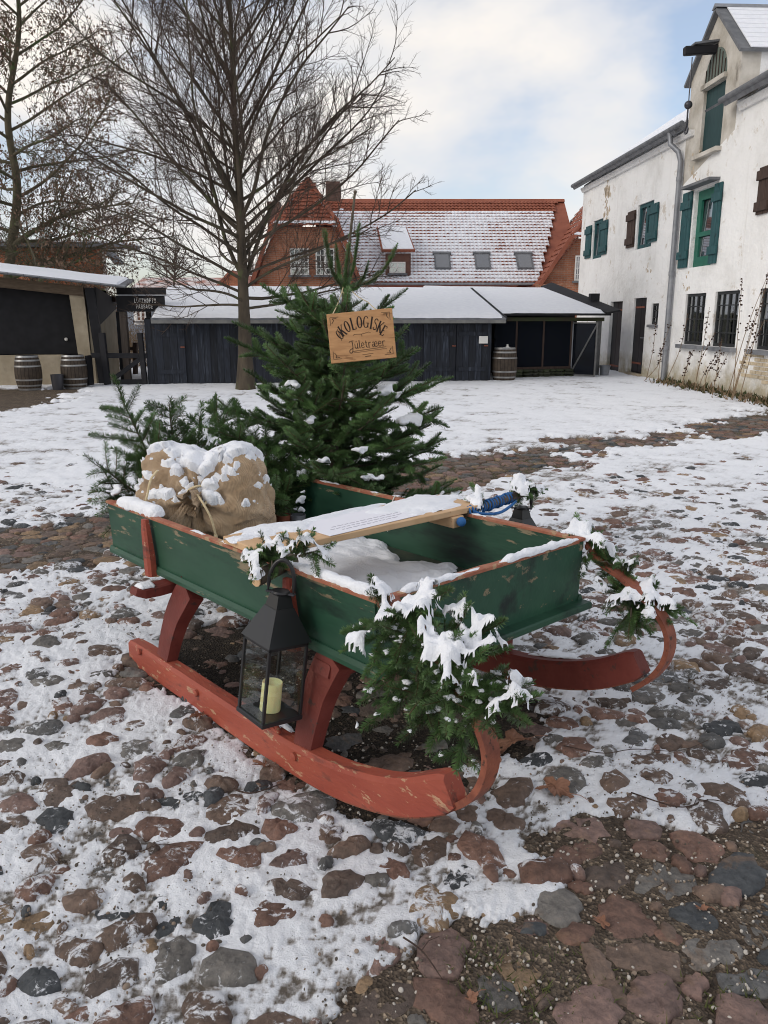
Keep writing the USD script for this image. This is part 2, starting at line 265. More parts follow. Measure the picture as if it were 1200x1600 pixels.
m_steel = mat('dull_handle_steel', (.06, .06, .068), None, 3, .4, metal=.6)
m_candle = usdkit.material(stage, '/World/Looks/candle_wax', {'p': ('principled_bsdf', {'base_color': (.74, .66, .34), 'roughness': .5, 'subsurface_weight': .3, 'subsurface_scale': .01})}, [], surface='p.BSDF')
m_plaque = mat('plaque_wood', (.36, .19, .085), (.47, .26, .12), 5, .6, .0006, 60, stretch=(2, 2, 11), wear=((.26, .13, .055), 7, .62, (1, 1, 7)))
m_burn = mat('burnt_lettering', (.018, .011, .008))
m_trunk = mat('fir_bark', (.07, .055, .04), (.13, .105, .08), 20, .9, .004, 60)
m_needle = usdkit.material(stage, '/World/Looks/fir_needles', {
    'at': ('attribute', {'attribute': 'tint'}), 'oi': ('object_info', {}), 'mr': ('map_range', {'to_min': .6, 'to_max': 1.5}), 'hv': ('hsv', {}), 'p': ('principled_bsdf', {'roughness': .42, 'specular_ior_level': .45}), 'tr': ('translucent_bsdf', {}), 'm': ('mix_closure', {'fac': .12})},
    [('oi.random', 'mr.value'), ('mr.result', 'hv.value'), ('at.color', 'hv.color'), ('hv.color', 'p.base_color'), ('hv.color', 'tr.color'), ('p.BSDF', 'm.closure1'), ('tr.BSDF', 'm.closure2')], surface='m.closure')
m_blue = mat('blue_rope', (.02, .09, .25), (.03, .13, .34), 40, .7)
m_stalk = mat('dry_stalks', (.16, .11, .07), (.22, .16, .10), 9, .9)
m_weed = mat('weeds_at_wall', (.03, .045, .015), (.075, .06, .025), 3, .9)
m_bush = mat('brown_bushes', (.13, .085, .045), (.22, .15, .08), 3, .9)
m_deadleaf = mat('dead_leaf', (.16, .075, .045), (.25, .13, .085), 25, .7, .002, 90)
# ---------------------------------------------------------------- ground: gravel bed, cobblestones, snow
import shapely
def gpoly(pts): return Polygon([G(*p)[:2] for p in pts]).buffer(0)
BARE = [  # bare (snow-free) areas, as places on the ground: (outline, edge raggedness in m)
    (gpoly([(560, 742), (640, 728), (760, 706), (880, 692), (1000, 680), (1090, 668), (1160, 650), (1199, 632), (1290, 610), (1290, 668), (1199, 688), (1080, 690), (960, 708), (870, 730), (790, 748), (720, 768), (640, 790), (560, 800)]), .5),
    (gpoly([(-160, 805), (0, 822), (80, 826), (150, 812), (260, 790), (420, 760), (520, 800), (330, 850), (190, 872), (120, 890), (0, 905), (-160, 915)]), .5),
    (gpoly([(225, 1040), (300, 985), (420, 975), (520, 1000), (600, 1050), (690, 1010), (770, 1050), (850, 1110), (860, 1160), (800, 1195), (730, 1240), (640, 1300), (540, 1285), (440, 1210), (300, 1115)]), .16),
    (gpoly([(1300, 1275), (1190, 1255), (1080, 1280), (960, 1270), (860, 1300), (885, 1380), (800, 1410), (700, 1440), (610, 1470), (560, 1530), (470, 1700), (1400, 1700), (1500, 1400)]), .16),
    (gpoly([(-200, 608), (140, 607), (110, 622), (40, 640), (-60, 655), (-200, 665)]), .5),
]
BARE = [(p, r) for p, r in BARE]
def sdist(poly, xy):
    pts = shapely.points(xy); d = shapely.distance(pts, poly); b = shapely.distance(pts, poly.exterior)
    return np.where(d > 0, d, -b)
def sstep(a, b, x):
    t = np.clip((x - a) / (b - a), 0, 1); return t * t * (3 - 2 * t)
def p3(xy, k, z=0.): return np.column_stack([xy * k, np.full(len(xy), z)])
def bareness(xy):
    out = np.zeros(len(xy)); wob = (fbm(p3(xy, 2.2), 5, 3) - .5) * 2; wob2 = (fbm(p3(xy, 9.), 4, 5) - .5) * 2
    for poly, r in BARE:
        s = sdist(poly, xy) + (wob * 1.3 + wob2 * .8) * r
        out = np.maximum(out, 1 - sstep(-r * .45, r * .45, s))
    return out
def grid(u0, u1, nu, y0, y1, ny):
    u = np.linspace(u0, u1, nu); y = np.geomspace(y0, y1, ny)
    Y, Uu = np.meshgrid(y, u, indexing='ij'); xy = np.stack([Uu * Y, Y], -1).reshape(-1, 2)
    i, j = np.meshgrid(np.arange(ny - 1), np.arange(nu - 1), indexing='ij')
    q = np.stack([i * nu + j, i * nu + j + 1, (i + 1) * nu + j + 1, (i + 1) * nu + j], -1).reshape(-1, 4)
    return xy, np.vstack([q[:, [0, 1, 2]], q[:, [0, 2, 3]]])
m_gravel = usdkit.material(stage, '/World/Looks/gravel_soil', {
    'g': ('geometry', {}), 'v': ('voronoi_texture', {'scale': 95, 'feature': 'f1'}), 'n': ('noise_texture', {'scale': 5, 'detail': 8, 'roughness': .7}), 'r': ('rgb_ramp', {'ramp': [(.3, (.058, .045, .034)), (.5, (.100, .080, .062)), (.7, (.155, .128, .10))]}),
    'vr': ('separate_color', {}), 'pr': ('rgb_ramp', {'ramp': [(0, (.55, .52, .5)), (.72, (1.1, 1.05, 1)), (.9, (1.7, 1.6, 1.5)), (.97, (3.0, 2.9, 2.7))]}), 'm': ('mix', {'mix_type': 'multiply', 'fac': 1.}),
    'at': ('attribute', {'attribute': 'tint'}), 'm2': ('mix', {'mix_type': 'multiply', 'fac': 1.}), 'n2': ('noise_texture', {'scale': 2.2, 'detail': 5, 'roughness': .7}), 'r2': ('rgb_ramp', {'ramp': [(.58, (0, 0, 0)), (.74, (.5, .5, .5))]}), 'mg': ('mix', {'color2': (.045, .055, .022)}),
    'b': ('bump', {'distance': .012}), 'b2': ('bump', {'distance': .02}), 'p': ('principled_bsdf', {'roughness': .85, 'specular_ior_level': .25})},
    [('g.position', 'v.vector'), ('g.position', 'n.vector'), ('n.fac', 'r.fac'), ('v.color', 'vr.color'), ('vr.r', 'pr.fac'), ('r.color', 'm.color1'), ('pr.color', 'm.color2'), ('m.color', 'mg.color1'), ('g.position', 'n2.vector'), ('n2.fac', 'r2.fac'), ('r2.color', 'mg.fac'), ('mg.color', 'm2.color1'), ('at.color', 'm2.color2'), ('m2.color', 'p.base_color'),
     ('v.distance', 'b.height'), ('n.fac', 'b2.height'), ('b.normal', 'b2.normal'), ('b2.normal', 'p.normal')], surface='p.BSDF')
m_stone = usdkit.material(stage, '/World/Looks/field_stone', {
    'g': ('geometry', {}), 'at': ('attribute', {'attribute': 'tint'}), 'n': ('noise_texture', {'scale': 24, 'detail': 9, 'roughness': .72}), 'r': ('rgb_ramp', {'ramp': [(.3, (.45, .44, .44)), (.5, (.95, .95, .95)), (.68, (1.45, 1.4, 1.35))]}), 'm': ('mix', {'mix_type': 'multiply', 'fac': 1.}),
    'mp': ('mapping', {'rotation': (.4, .2, .7), 'scale': (1, 1, 1)}), 'n3': ('noise_texture', {'scale': 7, 'detail': 6, 'roughness': .6, 'distortion': 1.}), 'r3': ('rgb_ramp', {'ramp': [(.56, (0, 0, 0)), (.66, (.55, .55, .55))]}), 'mo': ('mix', {'color2': (.19, .12, .075)}),
    'b': ('bump', {'distance': .012}), 'vn': ('voronoi_texture', {'scale': 46, 'feature': 'f1'}), 'b2': ('bump', {'distance': .004}), 'p': ('principled_bsdf', {'roughness': .62, 'specular_ior_level': .4})},
    [('g.position', 'n.vector'), ('n.fac', 'r.fac'), ('at.color', 'mo.color1'), ('g.position', 'mp.vector'), ('mp.vector', 'n3.vector'), ('n3.fac', 'r3.fac'), ('r3.color', 'mo.fac'), ('mo.color', 'm.color1'), ('r.color', 'm.color2'), ('m.color', 'p.base_color'), ('n.fac', 'b.height'), ('g.position', 'vn.vector'), ('vn.distance', 'b2.height'), ('b.normal', 'b2.normal'), ('b2.normal', 'p.normal')], surface='p.BSDF')
m_snowg = usdkit.material(stage, '/World/Looks/trodden_snow', {
    'g': ('geometry', {}), 'at': ('attribute', {'attribute': 'tint'}), 'n': ('noise_texture', {'scale': 170, 'detail': 5, 'roughness': .65}), 'n2': ('noise_texture', {'scale': 34, 'detail': 7, 'roughness': .7}),
    's': ('separate_color', {}), 'ad': ('math', {'math_type': 'multiply_add', 'value2': .75}), 'r': ('rgb_ramp', {'ramp': [(.34, (.13, .11, .09)), (.44, (.36, .345, .335)), (.56, (.64, .65, .68)), (.72, (.77, .79, .83)), (1, (.81, .83, .87))]}), 'b': ('bump', {'distance': .012}), 'b2': ('bump', {'distance': .004}), 'p': ('principled_bsdf', {'roughness': .7, 'specular_ior_level': .2})},
    [('g.position', 'n.vector'), ('g.position', 'n2.vector'), ('at.color', 's.color'), ('n2.fac', 'ad.value1'), ('s.r', 'ad.value3'), ('ad.value', 'r.fac'), ('r.color', 'p.base_color'), ('n2.fac', 'b.height'), ('n.fac', 'b2.height'), ('b.normal', 'b2.normal'), ('b2.normal', 'p.normal')], surface='p.BSDF')

m_stone_s = usdkit.material(stage, '/World/Looks/snow_dusted_stone', {
    'g': ('geometry', {}), 'at': ('attribute', {'attribute': 'tint'}), 'n': ('noise_texture', {'scale': 24, 'detail': 9, 'roughness': .72}), 'r': ('rgb_ramp', {'ramp': [(.3, (.45, .44, .44)), (.5, (.95, .95, .95)), (.68, (1.45, 1.4, 1.35))]}), 'm': ('mix', {'mix_type': 'multiply', 'fac': 1.}),
    'n3': ('noise_texture', {'scale': 20, 'detail': 9, 'roughness': .74, 'distortion': .6}), 'n4': ('noise_texture', {'scale': 4, 'detail': 3}), 'ad': ('math', {'math_type': 'multiply_add', 'value2': .45}), 'r3': ('rgb_ramp', {'ramp': [(.775, (0, 0, 0)), (.83, (.85, .85, .85))]}), 'mo': ('mix', {'color2': (.72, .74, .78)}),
    'b': ('bump', {'distance': .012}), 'vn': ('voronoi_texture', {'scale': 46, 'feature': 'f1'}), 'b2': ('bump', {'distance': .004}), 'p': ('principled_bsdf', {'roughness': .62, 'specular_ior_level': .4})},
    [('g.position', 'n.vector'), ('n.fac', 'r.fac'), ('at.color', 'm.color1'), ('r.color', 'm.color2'), ('g.position', 'n3.vector'), ('g.position', 'n4.vector'), ('n4.fac', 'ad.value1'), ('n3.fac', 'ad.value3'), ('ad.value', 'r3.fac'), ('r3.color', 'mo.fac'), ('m.color', 'mo.color1'), ('mo.color', 'p.base_color'), ('n.fac', 'b.height'), ('g.position', 'vn.vector'), ('vn.distance', 'b2.height'), ('b.normal', 'b2.normal'), ('b2.normal', 'p.normal')], surface='p.BSDF')
struct('ground', (np.array([[-500, -300, -.06], [500, -300, -.06], [500, 700, -.06], [-500, 700, -.06]], float), np.array([[0, 1, 2], [0, 2, 3]])), mat('frosty_ground', (.30, .30, .30), (.10, .09, .07), .6, .9))
yard = UsdGeom.Xform.Define(stage, '/World/cobbled_yard'); tag(yard, kind='structure'); x_loc['/World/cobbled_yard'] = np.zeros(3)
xy, gf = grid(-1.5, 1.5, 330, .45, 60, 270)
gz = (fbm(p3(xy, 6.), 4, 2) - .5) * .022 - .001 + .007 * bareness(xy) * (xy[:, 1] < 7) + (fbm(p3(xy, 30.), 3, 2) - .5) * .008
und = np.clip(1 - sdist(BARE[2][0], xy) / .10, 0, 1); gz += .004 * und
wet = 1 - .68 * np.clip(1 - sdist(BARE[2][0], xy) / .12, 0, 1) * (fbm(p3(xy, 5.), 3, 9) * .5 + .75)
part(yard, 'gravel_bed', (np.column_stack([xy, gz]), gf), m_gravel, smooth=True, col=np.repeat(np.clip(wet, .3, 1)[:, None], 3, 1))
# stones: cells of a jittered lattice, rounded and domed
SP = .172; sites = []
for r, yy in enumerate(np.arange(.9, 13.6, SP * .76)):
    hw = .82 * yy + 1.0
    for xx in np.arange(-hw, hw, SP * 1.12): sites.append((xx + (SP / 2 if r % 2 else 0), yy))
sites = np.array(sites); sites += RNG.uniform(-.42, .42, sites.shape) * SP
vor = Voronoi(sites); inner = np.arange(len(sites))
b_site = bareness(sites); PAL = np.array([(.105, .072, .055), (.122, .070, .053), (.098, .092, .085), (.036, .040, .044), (.17, .115, .068), (.135, .088, .075), (.075, .055, .045), (.075, .075, .075)])
PAL = PAL * 1.22; PW = np.array([.24, .17, .13, .09, .08, .12, .11, .06])
patch = fbm(p3(sites, 1.1), 3, 21)
stones = []
NA = 16
ang = np.arange(NA) * 2 * np.pi / NA
for k in range(len(sites)):
    reg = vor.regions[vor.point_region[k]]
    if -1 in reg or len(reg) < 4: continue
    pl = Polygon(vor.vertices[reg])
    if pl.area > .12 or pl.area < .005: continue
    c = np.array(pl.centroid.coords[0]); Y = c[1]; bare = b_site[k]
    u = RNG.random(6)
    if bare < .4 and u[0] < .10: continue
    shrink = .96 - .34 * u[1] if bare < .5 else 1.0 - .28 * u[1]
    far = sstep(5., 9., Y) * (1 - bare)
    V2 = np.asarray(pl.exterior.coords)[:-1]; rr = np.zeros(NA)
    e0 = V2 - c; e1 = np.roll(V2, -1, 0) - c; nv = np.stack([(e1 - e0)[:, 1], -(e1 - e0)[:, 0]], 1); nv /= np.linalg.norm(nv, axis=1, keepdims=True) + 1e-9; dd = np.abs((nv * e0).sum(1)); nv *= np.sign((nv * e0).sum(1))[:, None]
    cs = nv @ np.stack([np.cos(ang), np.sin(ang)]); rad = np.min(np.where(cs > .05, dd[:, None] / np.maximum(cs, .05), 9), 0)
    rad = np.minimum(rad, .16); rad = (rad + np.roll(rad, 1) + np.roll(rad, -1)) / 3 * .97
    rad = rad * shrink * (1 + .16 * RNG.standard_normal(NA) * .7 + .16 * np.sin(2 * ang + 6.28 * u[2]))
    if bare > .5: t = .003 + .020 * u[3] - (.004 if Point(c).within(BARE[2][0]) else 0)
    else: t = (.019 + .020 * u[3] if u[4] < .78 - .52 * far else .004 + .014 * u[3])
    cs2 = np.stack([np.cos(ang), np.sin(ang)], 1)
    tilt = RNG.normal(0, .05, 2)
    V = []; prof = ((1.0, -.035), (.99, .25), (.90, .70), (.66, .95), (.32, 1.03))
    for fr, h in prof:
        p = c + cs2 * (rad * fr)[:, None]
        z = np.full(NA, h) if h < 0 else t * h + (p - c) @ tilt * .5
        V.append(np.column_stack([p, z + (RNG.normal(0, .0030, NA) if h > .3 else 0)]))
    V.append([[c[0], c[1], t * 1.02]]); V = np.vstack(V); F = []
    for a in range(4):
        i = np.arange(NA); j = (i + 1) % NA
        F += [np.stack([a * NA + i, a * NA + j, (a + 1) * NA + j], 1), np.stack([a * NA + i, (a + 1) * NA + j, (a + 1) * NA + i], 1)]
    i = np.arange(NA); F.append(np.stack([4 * NA + i, 4 * NA + (i + 1) % NA, np.full(NA, 5 * NA)], 1)); F = np.vstack(F)
    col = PAL[RNG.choice(8, p=PW)] * RNG.uniform(.8, 1.3)
    if bare > .5 and Y < 4: col = col * 1.08 + .008
    px = proj([[c[0], c[1], 0]])[0]; inside = -30 < px[0] < 1230 and px[1] < 1640
    stones.append(((np.mean(rad) * 2 / Y ** 1.5 if inside else 0) * (1 if t > .02 or bare > .5 else .3), V, F, np.broadcast_to(col, V.shape), c, t))
for q in vor.vertices:                                               # small stones wedged between the big ones
    if not (1.1 < q[1] < 8 and abs(q[0]) < .62 * q[1] + .3) or RNG.random() > .45: continue
    c = q; u = RNG.random(4); rad = (.014 + .034 * u[0] ** 1.5) * (1 + .22 * RNG.standard_normal(NA) * .6 + .25 * np.sin(2 * ang + 6.28 * u[1])); rad = np.maximum(rad, .008); t = .014 + .026 * u[2] if bareness(q[None])[0] < .5 else .012 + .012 * u[2]; cs2 = np.stack([np.cos(ang), np.sin(ang)], 1); V = []
    for fr, h in ((1.0, -.035), (.97, .3), (.82, .75), (.55, .96), (.28, 1.03)): V.append(np.column_stack([c + cs2 * (rad * fr)[:, None], np.full(NA, h if h < 0 else t * h)]))
    V.append([[c[0], c[1], t * 1.03]]); V = np.vstack(V); stones.append((1e-6, V, F, np.broadcast_to(PAL[RNG.choice(8, p=PW)] * RNG.uniform(.8, 1.3), V.shape), c, t))
order = sorted(range(len(stones)), key=lambda i: -stones[i][0]); rest = MB(); rest_s = MB(); SB = bareness(np.array([s_[4] for s_ in stones]))
for n, i in enumerate(order):
    _, V, F, col, c, t = stones[i]
    if n < 290:
        mm = part(yard, 'cobblestone', (V, F), m_stone if SB[i] > .4 else m_stone_s, smooth=True, col=col)
    else: (rest if SB[i] > .4 else rest_s).add((V, F), col)
part(yard, 'cobblestones', rest.m, m_stone, smooth=True, col=rest.c, kind='stuff'); part(yard, 'snowy_cobblestones', rest_s.m, m_stone_s, smooth=True, col=rest_s.c, kind='stuff')
# the snow sheet
xy, gf = grid(-1.15, 1.15, 900, .85, 62, 680)
bare = bareness(xy); Yv = xy[:, 1]; near = 1 - sstep(4.5, 9, Yv)
low = fbm(p3(xy, 1.1), 3, 21) - .5; l1 = fbm(p3(xy, 3.2), 4, 31) - .5; l2 = fbm(p3(xy, 13.), 4, 32) - .5; l3 = fbm(p3(xy, 60.), 3, 33) - .5
level = .0168 + .010 * sstep(4, 7, Yv) + .02 * sstep(8, 12, Yv)
S = level - .003 * near + low * .012 * near + l1 * .022 + l2 * .024 + l3 * .010 * near
edge = np.clip(bare * (1 - bare) * 4, 0, 1); S = S * (1 - bare) + (-.030) * bare + l2 * .03 * bare + (l3 * .045 + l2 * .02) * edge * near
thin = sstep(-.004, .016, S)
tint = -.155 + .52 * thin + l1 * .8 + l2 * .9 + l3 * 1.1 * near + low * .5 - .35 * sstep(.02, .5, bare) + .10 * sstep(9, 13, Yv)
keep = (S > -.010)[gf].any(1)
v = np.column_stack([xy, S]); fk = gf[keep]; un, inv = np.unique(fk, return_inverse=True)
part(None, 'snow', (v[un], inv.reshape(-1, 3)), m_snowg, smooth=True, col=np.repeat(np.clip(tint[un], 0, 1)[:, None], 3, 1), kind='structure')
# grit
def pinst(parent, name, protos, pos, quat, scale, idx=None, mats=None, world=True, kind='stuff', cols=None, label=None):
    path = numbered((str(parent.GetPath()) if parent else '/World') + '/' + name)
    pi = UsdGeom.PointInstancer.Define(stage, path); b = base_of(parent) if world else 0
    targets = []
    for k, pm in enumerate(protos):
        pp = path + '/proto_%d' % k
        if isinstance(pm, str): q = UsdGeom.Xform.Define(stage, pp); q.GetPrim().GetReferences().AddInternalReference(pm)
        else:
            q = usdkit.mesh(stage, pp, pm, mats if not isinstance(mats, list) else mats[k], smooth=True)
            if cols: UsdGeom.PrimvarsAPI(q).CreatePrimvar('tint', Sdf.ValueTypeNames.Color3fArray, 'vertex').Set(Vt.Vec3fArray.FromNumpy(np.asarray(cols[k], np.float32)))
        targets.append(pp)
    pi.CreatePrototypesRel().SetTargets(targets); n = len(pos)
    pi.CreatePositionsAttr(Vt.Vec3fArray.FromNumpy((np.asarray(pos) - b).astype(np.float32)))
    q = np.asarray(quat, np.float32)                                    # x y z w
    pi.CreateOrientationsAttr(Vt.QuathArray([Gf.Quath(float(a[3]), float(a[0]), float(a[1]), float(a[2])) for a in q]))
    sc = np.asarray(scale, np.float32); sc = np.repeat(sc[:, None], 3, 1) if sc.ndim == 1 else sc
    pi.CreateScalesAttr(Vt.Vec3fArray.FromNumpy(sc)); pi.CreateProtoIndicesAttr(Vt.IntArray([int(i) for i in (idx if idx is not None else np.zeros(n))]))
    return tag(pi, label, None, None, kind)
ico = trimesh.creation.icosphere(1, 1.0)
def scatter(n, y1, keepf):
    Yp = RNG.uniform(1.15, y1, n); c_ = np.column_stack([RNG.uniform(-.6, .6, n) * Yp, Yp]); return c_[RNG.random(n) < keepf(c_, bareness(c_))]
pc = np.array([(.42, .39, .35), (.22, .17, .13), (.09, .075, .06)]); gm = [mat('pale_grit', pc[0]), mat('brown_grit', pc[1]), mat('dark_grit', pc[2])]
cand = scatter(12000, 5.5, lambda c_, b: (.02 + .98 * (b > .5)) * np.clip(3.2 / c_[:, 1] - .4, .15, 1))
pinst(None, 'grit', [ico] * 3, np.column_stack([cand, np.full(len(cand), .010)]), Rot.random(len(cand), 5).as_quat(), np.column_stack([RNG.uniform(.0018, .0055, len(cand))] * 3) * RNG.uniform(.6, 1.5, (len(cand), 3)), RNG.choice(3, len(cand), p=[.45, .3, .25]), gm)
cl = lambda c_: sstep(.42, .62, fbm(p3(c_, 3.), 3, 77))                        # soil and crumbs trodden into the snow
cand = scatter(26000, 8, lambda c_, b: (b < .6) * (.12 + .88 * cl(c_)))
pinst(None, 'crumbs', [ico] * 2, np.column_stack([cand, RNG.uniform(.012, .026, len(cand))]), Rot.random(len(cand), 6).as_quat(), np.column_stack([np.exp(RNG.normal(-6.25, .38, len(cand)))] * 3) * RNG.uniform(.4, 1.8, (len(cand), 3)), RNG.choice(2, len(cand), p=[.4, .6]), gm[1:])
# ---------------------------------------------------------------- the sled
SO, SYAW, SL, SW = np.array([-1.385, 3.942, 0]), -0.849, 2.067, 1.083
SU = np.array([math.cos(SYAW), math.sin(SYAW), 0]); SV = np.array([-SU[1], SU[0], 0]); SR = np.stack([SU, SV, [0, 0, 1]], 1)
def sp(a, b, z): return SO + SU * a + SV * b + np.array([0, 0, z])
def spp(ab): return np.array([sp(*q) for q in ab])
def on_b(b, x, y):
    r = ray(x, y); t = (b - (CAMP - SO) @ SV) / (r @ SV); p = CAMP + r * t; return (p - SO) @ SU, p[2]
zb = lambda a: .491 + (.521 - .491) * a / SL
zt = lambda a: .744 + (.780 - .744) * a / SL
sled = thing('wooden_sled', 'old green wooden box sled on red runners standing on the cobbles', 'sled', loc=sp(1.0, .5, 0))
def board(corners_out, inward, th):
    c = np.asarray(corners_out, float); i = c + np.asarray(inward) * th          # 4 outer corners: back-bottom, back-top, front-bottom, front-top
    return hexa([c[0], c[1], i[0], i[1], c[2], c[3], i[2], i[3]])
def dense_board(P00, P01, P10, P11, inward, th, n=24, warp=.004, seed=0):
    """A board with a slightly wavy face: P00 back-bottom, P01 back-top, P10 front-bottom, P11 front-top."""
    s = np.linspace(0, 1, n); rows = []
    for a in s:
        b0 = P00 + (P10 - P00) * a; b1 = P01 + (P11 - P01) * a
        w = (fbm([[a * 3, seed, 0]], 3, seed)[0] - .5) * warp * 2
        rows.append([b0 + inward * w, b1 + inward * w + np.array([0, 0, w]), b1 + inward * (th + w) + np.array([0, 0, w]), b0 + inward * (th + w)])
    v = np.array(rows).reshape(-1, 3); F = []
    for k in range(n - 1):
        for j in range(4):
            a, b = k * 4 + j, k * 4 + (j + 1) % 4; F += [[a, b, b + 4], [a, b + 4, a + 4]]
    e = (n - 1) * 4; F += [[0, 2, 1], [0, 3, 2], [e, e + 1, e + 2], [e, e + 2, e + 3]]
    return v, np.array(F)
T = .026
part(sled, 'side_board', dense_board(sp(0, 0, zb(0)), sp(0, -.012, zt(0)), sp(SL, 0, zb(SL)), sp(SL, -.012, zt(SL)), SV, T, seed=1), m_green)
part(sled, 'side_board', dense_board(sp(0, SW, zb(0)), sp(0, SW + .012, zt(0)), sp(SL, SW, zb(SL)), sp(SL, SW + .012, zt(SL)), -SV, T, seed=2), m_green)
part(sled, 'front_board', dense_board(sp(SL + .004, .004, zb(SL)), sp(SL + .008, -.006, zt(SL) - .004), sp(SL + .004, SW - .004, zb(SL)), sp(SL + .008, SW + .006, zt(SL) - .004), -SU, T, seed=3), m_green)
part(sled, 'rear_board', dense_board(sp(0, T, zb(0)), sp(-.004, T - .01, zt(0) - .003), sp(0, SW - T, zb(0)), sp(-.004, SW - T + .01, zt(0) - .003), SU, T, seed=4), m_green)
for k in range(5):
    w = (SW - 2 * T) / 5; b0 = T + k * w
    part(sled, 'floor_board', cbox(sp(SL / 2, b0 + w / 2, .508 + .001 * (k % 2)), (SL - 2 * T - .004, w - .006, .022), .004, SR @ Rot.from_euler('y', -math.degrees(math.atan(.03 / SL)), degrees=True).as_matrix()), m_floor)
# bottom moulding on the near and far side, sill under the front
for b, sg in ((-.004, -1), (SW + .004, 1)):
    part(sled, 'bottom_moulding', sweep(np.array([sp(a, b, zb(a) + .012) for a in np.linspace(-.01, SL + .01, 12)]), [(-.012, -.018), (.012, -.018), (.014, .0), (.006, .018), (-.006, .018), (-.014, 0)], scale=np.ones(12)), m_green)
part(sled, 'front_sill', cbox(sp(SL + .014, .62, zb(SL) - .008), (.085, .98, .030), .006, SR), m_green, label='dark plank along the bottom of the front board')
# worn red rim on the upper edges
def rim(p, q, w=.036, h=.013, n=16):
    pts = np.linspace(p, q, n); wob = fbm(pts * 9, 3, 5) - .5
    return sweep(pts + np.array([0, 0, 1]) * wob[:, None] * .006, [(-w / 2, -h / 2), (w / 2, -h / 2), (w / 2, h / 3), (w / 2 - .005, h / 2), (-w / 2 + .005, h / 2), (-w / 2, h / 3)], scale=1 + wob * .25)
RIMS = [(sp(-.01, 0, zt(0) + .006), sp(SL + .01, 0, zt(SL) + .006)), (sp(-.01, SW, zt(0) + .006), sp(SL + .01, SW, zt(SL) + .006)), (sp(SL - .008, .022, zt(SL) + .001), sp(SL - .008, SW - .022, zt(SL) + .001)), (sp(.012, .022, zt(0) + .001), sp(.012, SW - .022, zt(0) + .001))]
for p, q in RIMS: part(sled, 'rim', rim(p, q), m_rim)
# runners: a long beam on the ground, curving up at the front
def runner(b, da):
    prof = catmull([(.30 + da, .067), (.9 + da, .075), (1.4 + da, .082), (1.80 + da, .105), (2.05 + da, .148), (2.28 + da, .225), (2.47 + da, .335)], 40)
    path = np.array([sp(a, b, z) for a, z in prof])
    hh, w = .058, .040
    pr = [(-w, -hh), (w, -hh), (w, hh * .75), (w - .014, hh), (-w + .014, hh), (-w, hh * .75)]
    sc = np.ones(40); sc[0] = .84; sc[1] = .95; sc[-3:] = (.98, .94, .80)
    wob = 1 + (fbm(path * 5, 3, int(b * 10) + 7) - .5) * .10
    return sweep(path, pr, scale=np.stack([sc * wob, sc * wob], 1)), prof
rl, prof_l = runner(-.055, .0); part(sled, 'runner', rl, m_red, label='near runner, bright worn red', smooth=35)
rr, prof_r = runner(SW + .045, -.12); part(sled, 'runner', rr, m_dred, label='far runner, darker red', smooth=35)
for b, pf, mt in ((-.055, prof_l, m_iron), (SW + .045, prof_r, m_iron)):
    path = np.array([sp(a + .012, b, z - .060) for a, z in pf])[2:-1]
    part(sled, 'iron_shoe', sweep(path, [(-.034, -.005), (.034, -.005), (.034, .005), (-.034, .005)]), mt)
# iron hoops from the front corners down to the runner tips
HL = catmull([(2.085, .775), (2.17, .815), (2.30, .775), (2.44, .690), (2.545, .59), (2.592, .50), (2.58, .41), (2.53, .33), (2.45, .262)], 40)
HR = catmull([(2.05, .770), (2.13, .705), (2.24, .66), (2.35, .60), (2.43, .53), (2.462, .455), (2.45, .37), (2.40, .285), (2.33, .215)], 40)
hoopL = np.array([sp(a, -.05 + .07 * (1 - min(1, k / 6)), z) for k, (a, z) in enumerate(HL)]); hoopR = np.array([sp(a, SW + .045, z) for a, z in HR])
for hp, n in ((hoopL, SV), (hoopR, SV)):
    part(sled, 'iron_hoop', sweep(hp, [(-.010, -.028), (.010, -.028), (.010, .028), (-.010, .028)], up=n, scale=np.ones(40)), m_iron, smooth=30)
# legs
def leg(pts, b0, b1, w, t):
    P = catmull([list(q) for q in pts], 14); path = np.array([sp(a, b0 + (b1 - b0) * k, z) for (a, z), k in zip(P, np.linspace(0, 1, 14))])
    return sweep(path, [(-t, -w), (t, -w), (t, -w * .4), (t, w), (-t, w)], up=SU, scale=np.linspace(.85, 1.15, 14))
for b0, b1, mt in ((-.055, .02, m_dred), (SW + .045, SW - .02, m_dred)):
    sh = 0 if b0 < 0 else -.1
    part(sled, 'leg', leg([(.645 + sh, .13), (.66 + sh, .24), (.70 + sh, .36), (.79 + sh, .49)], b0, b1, .058, .03), mt, smooth=40)
    part(sled, 'leg', leg([(1.735 + sh, .14), (1.745 + sh, .25), (1.77 + sh, .38), (1.83 + sh, .51)], b0, b1, .058, .03), mt, smooth=40)
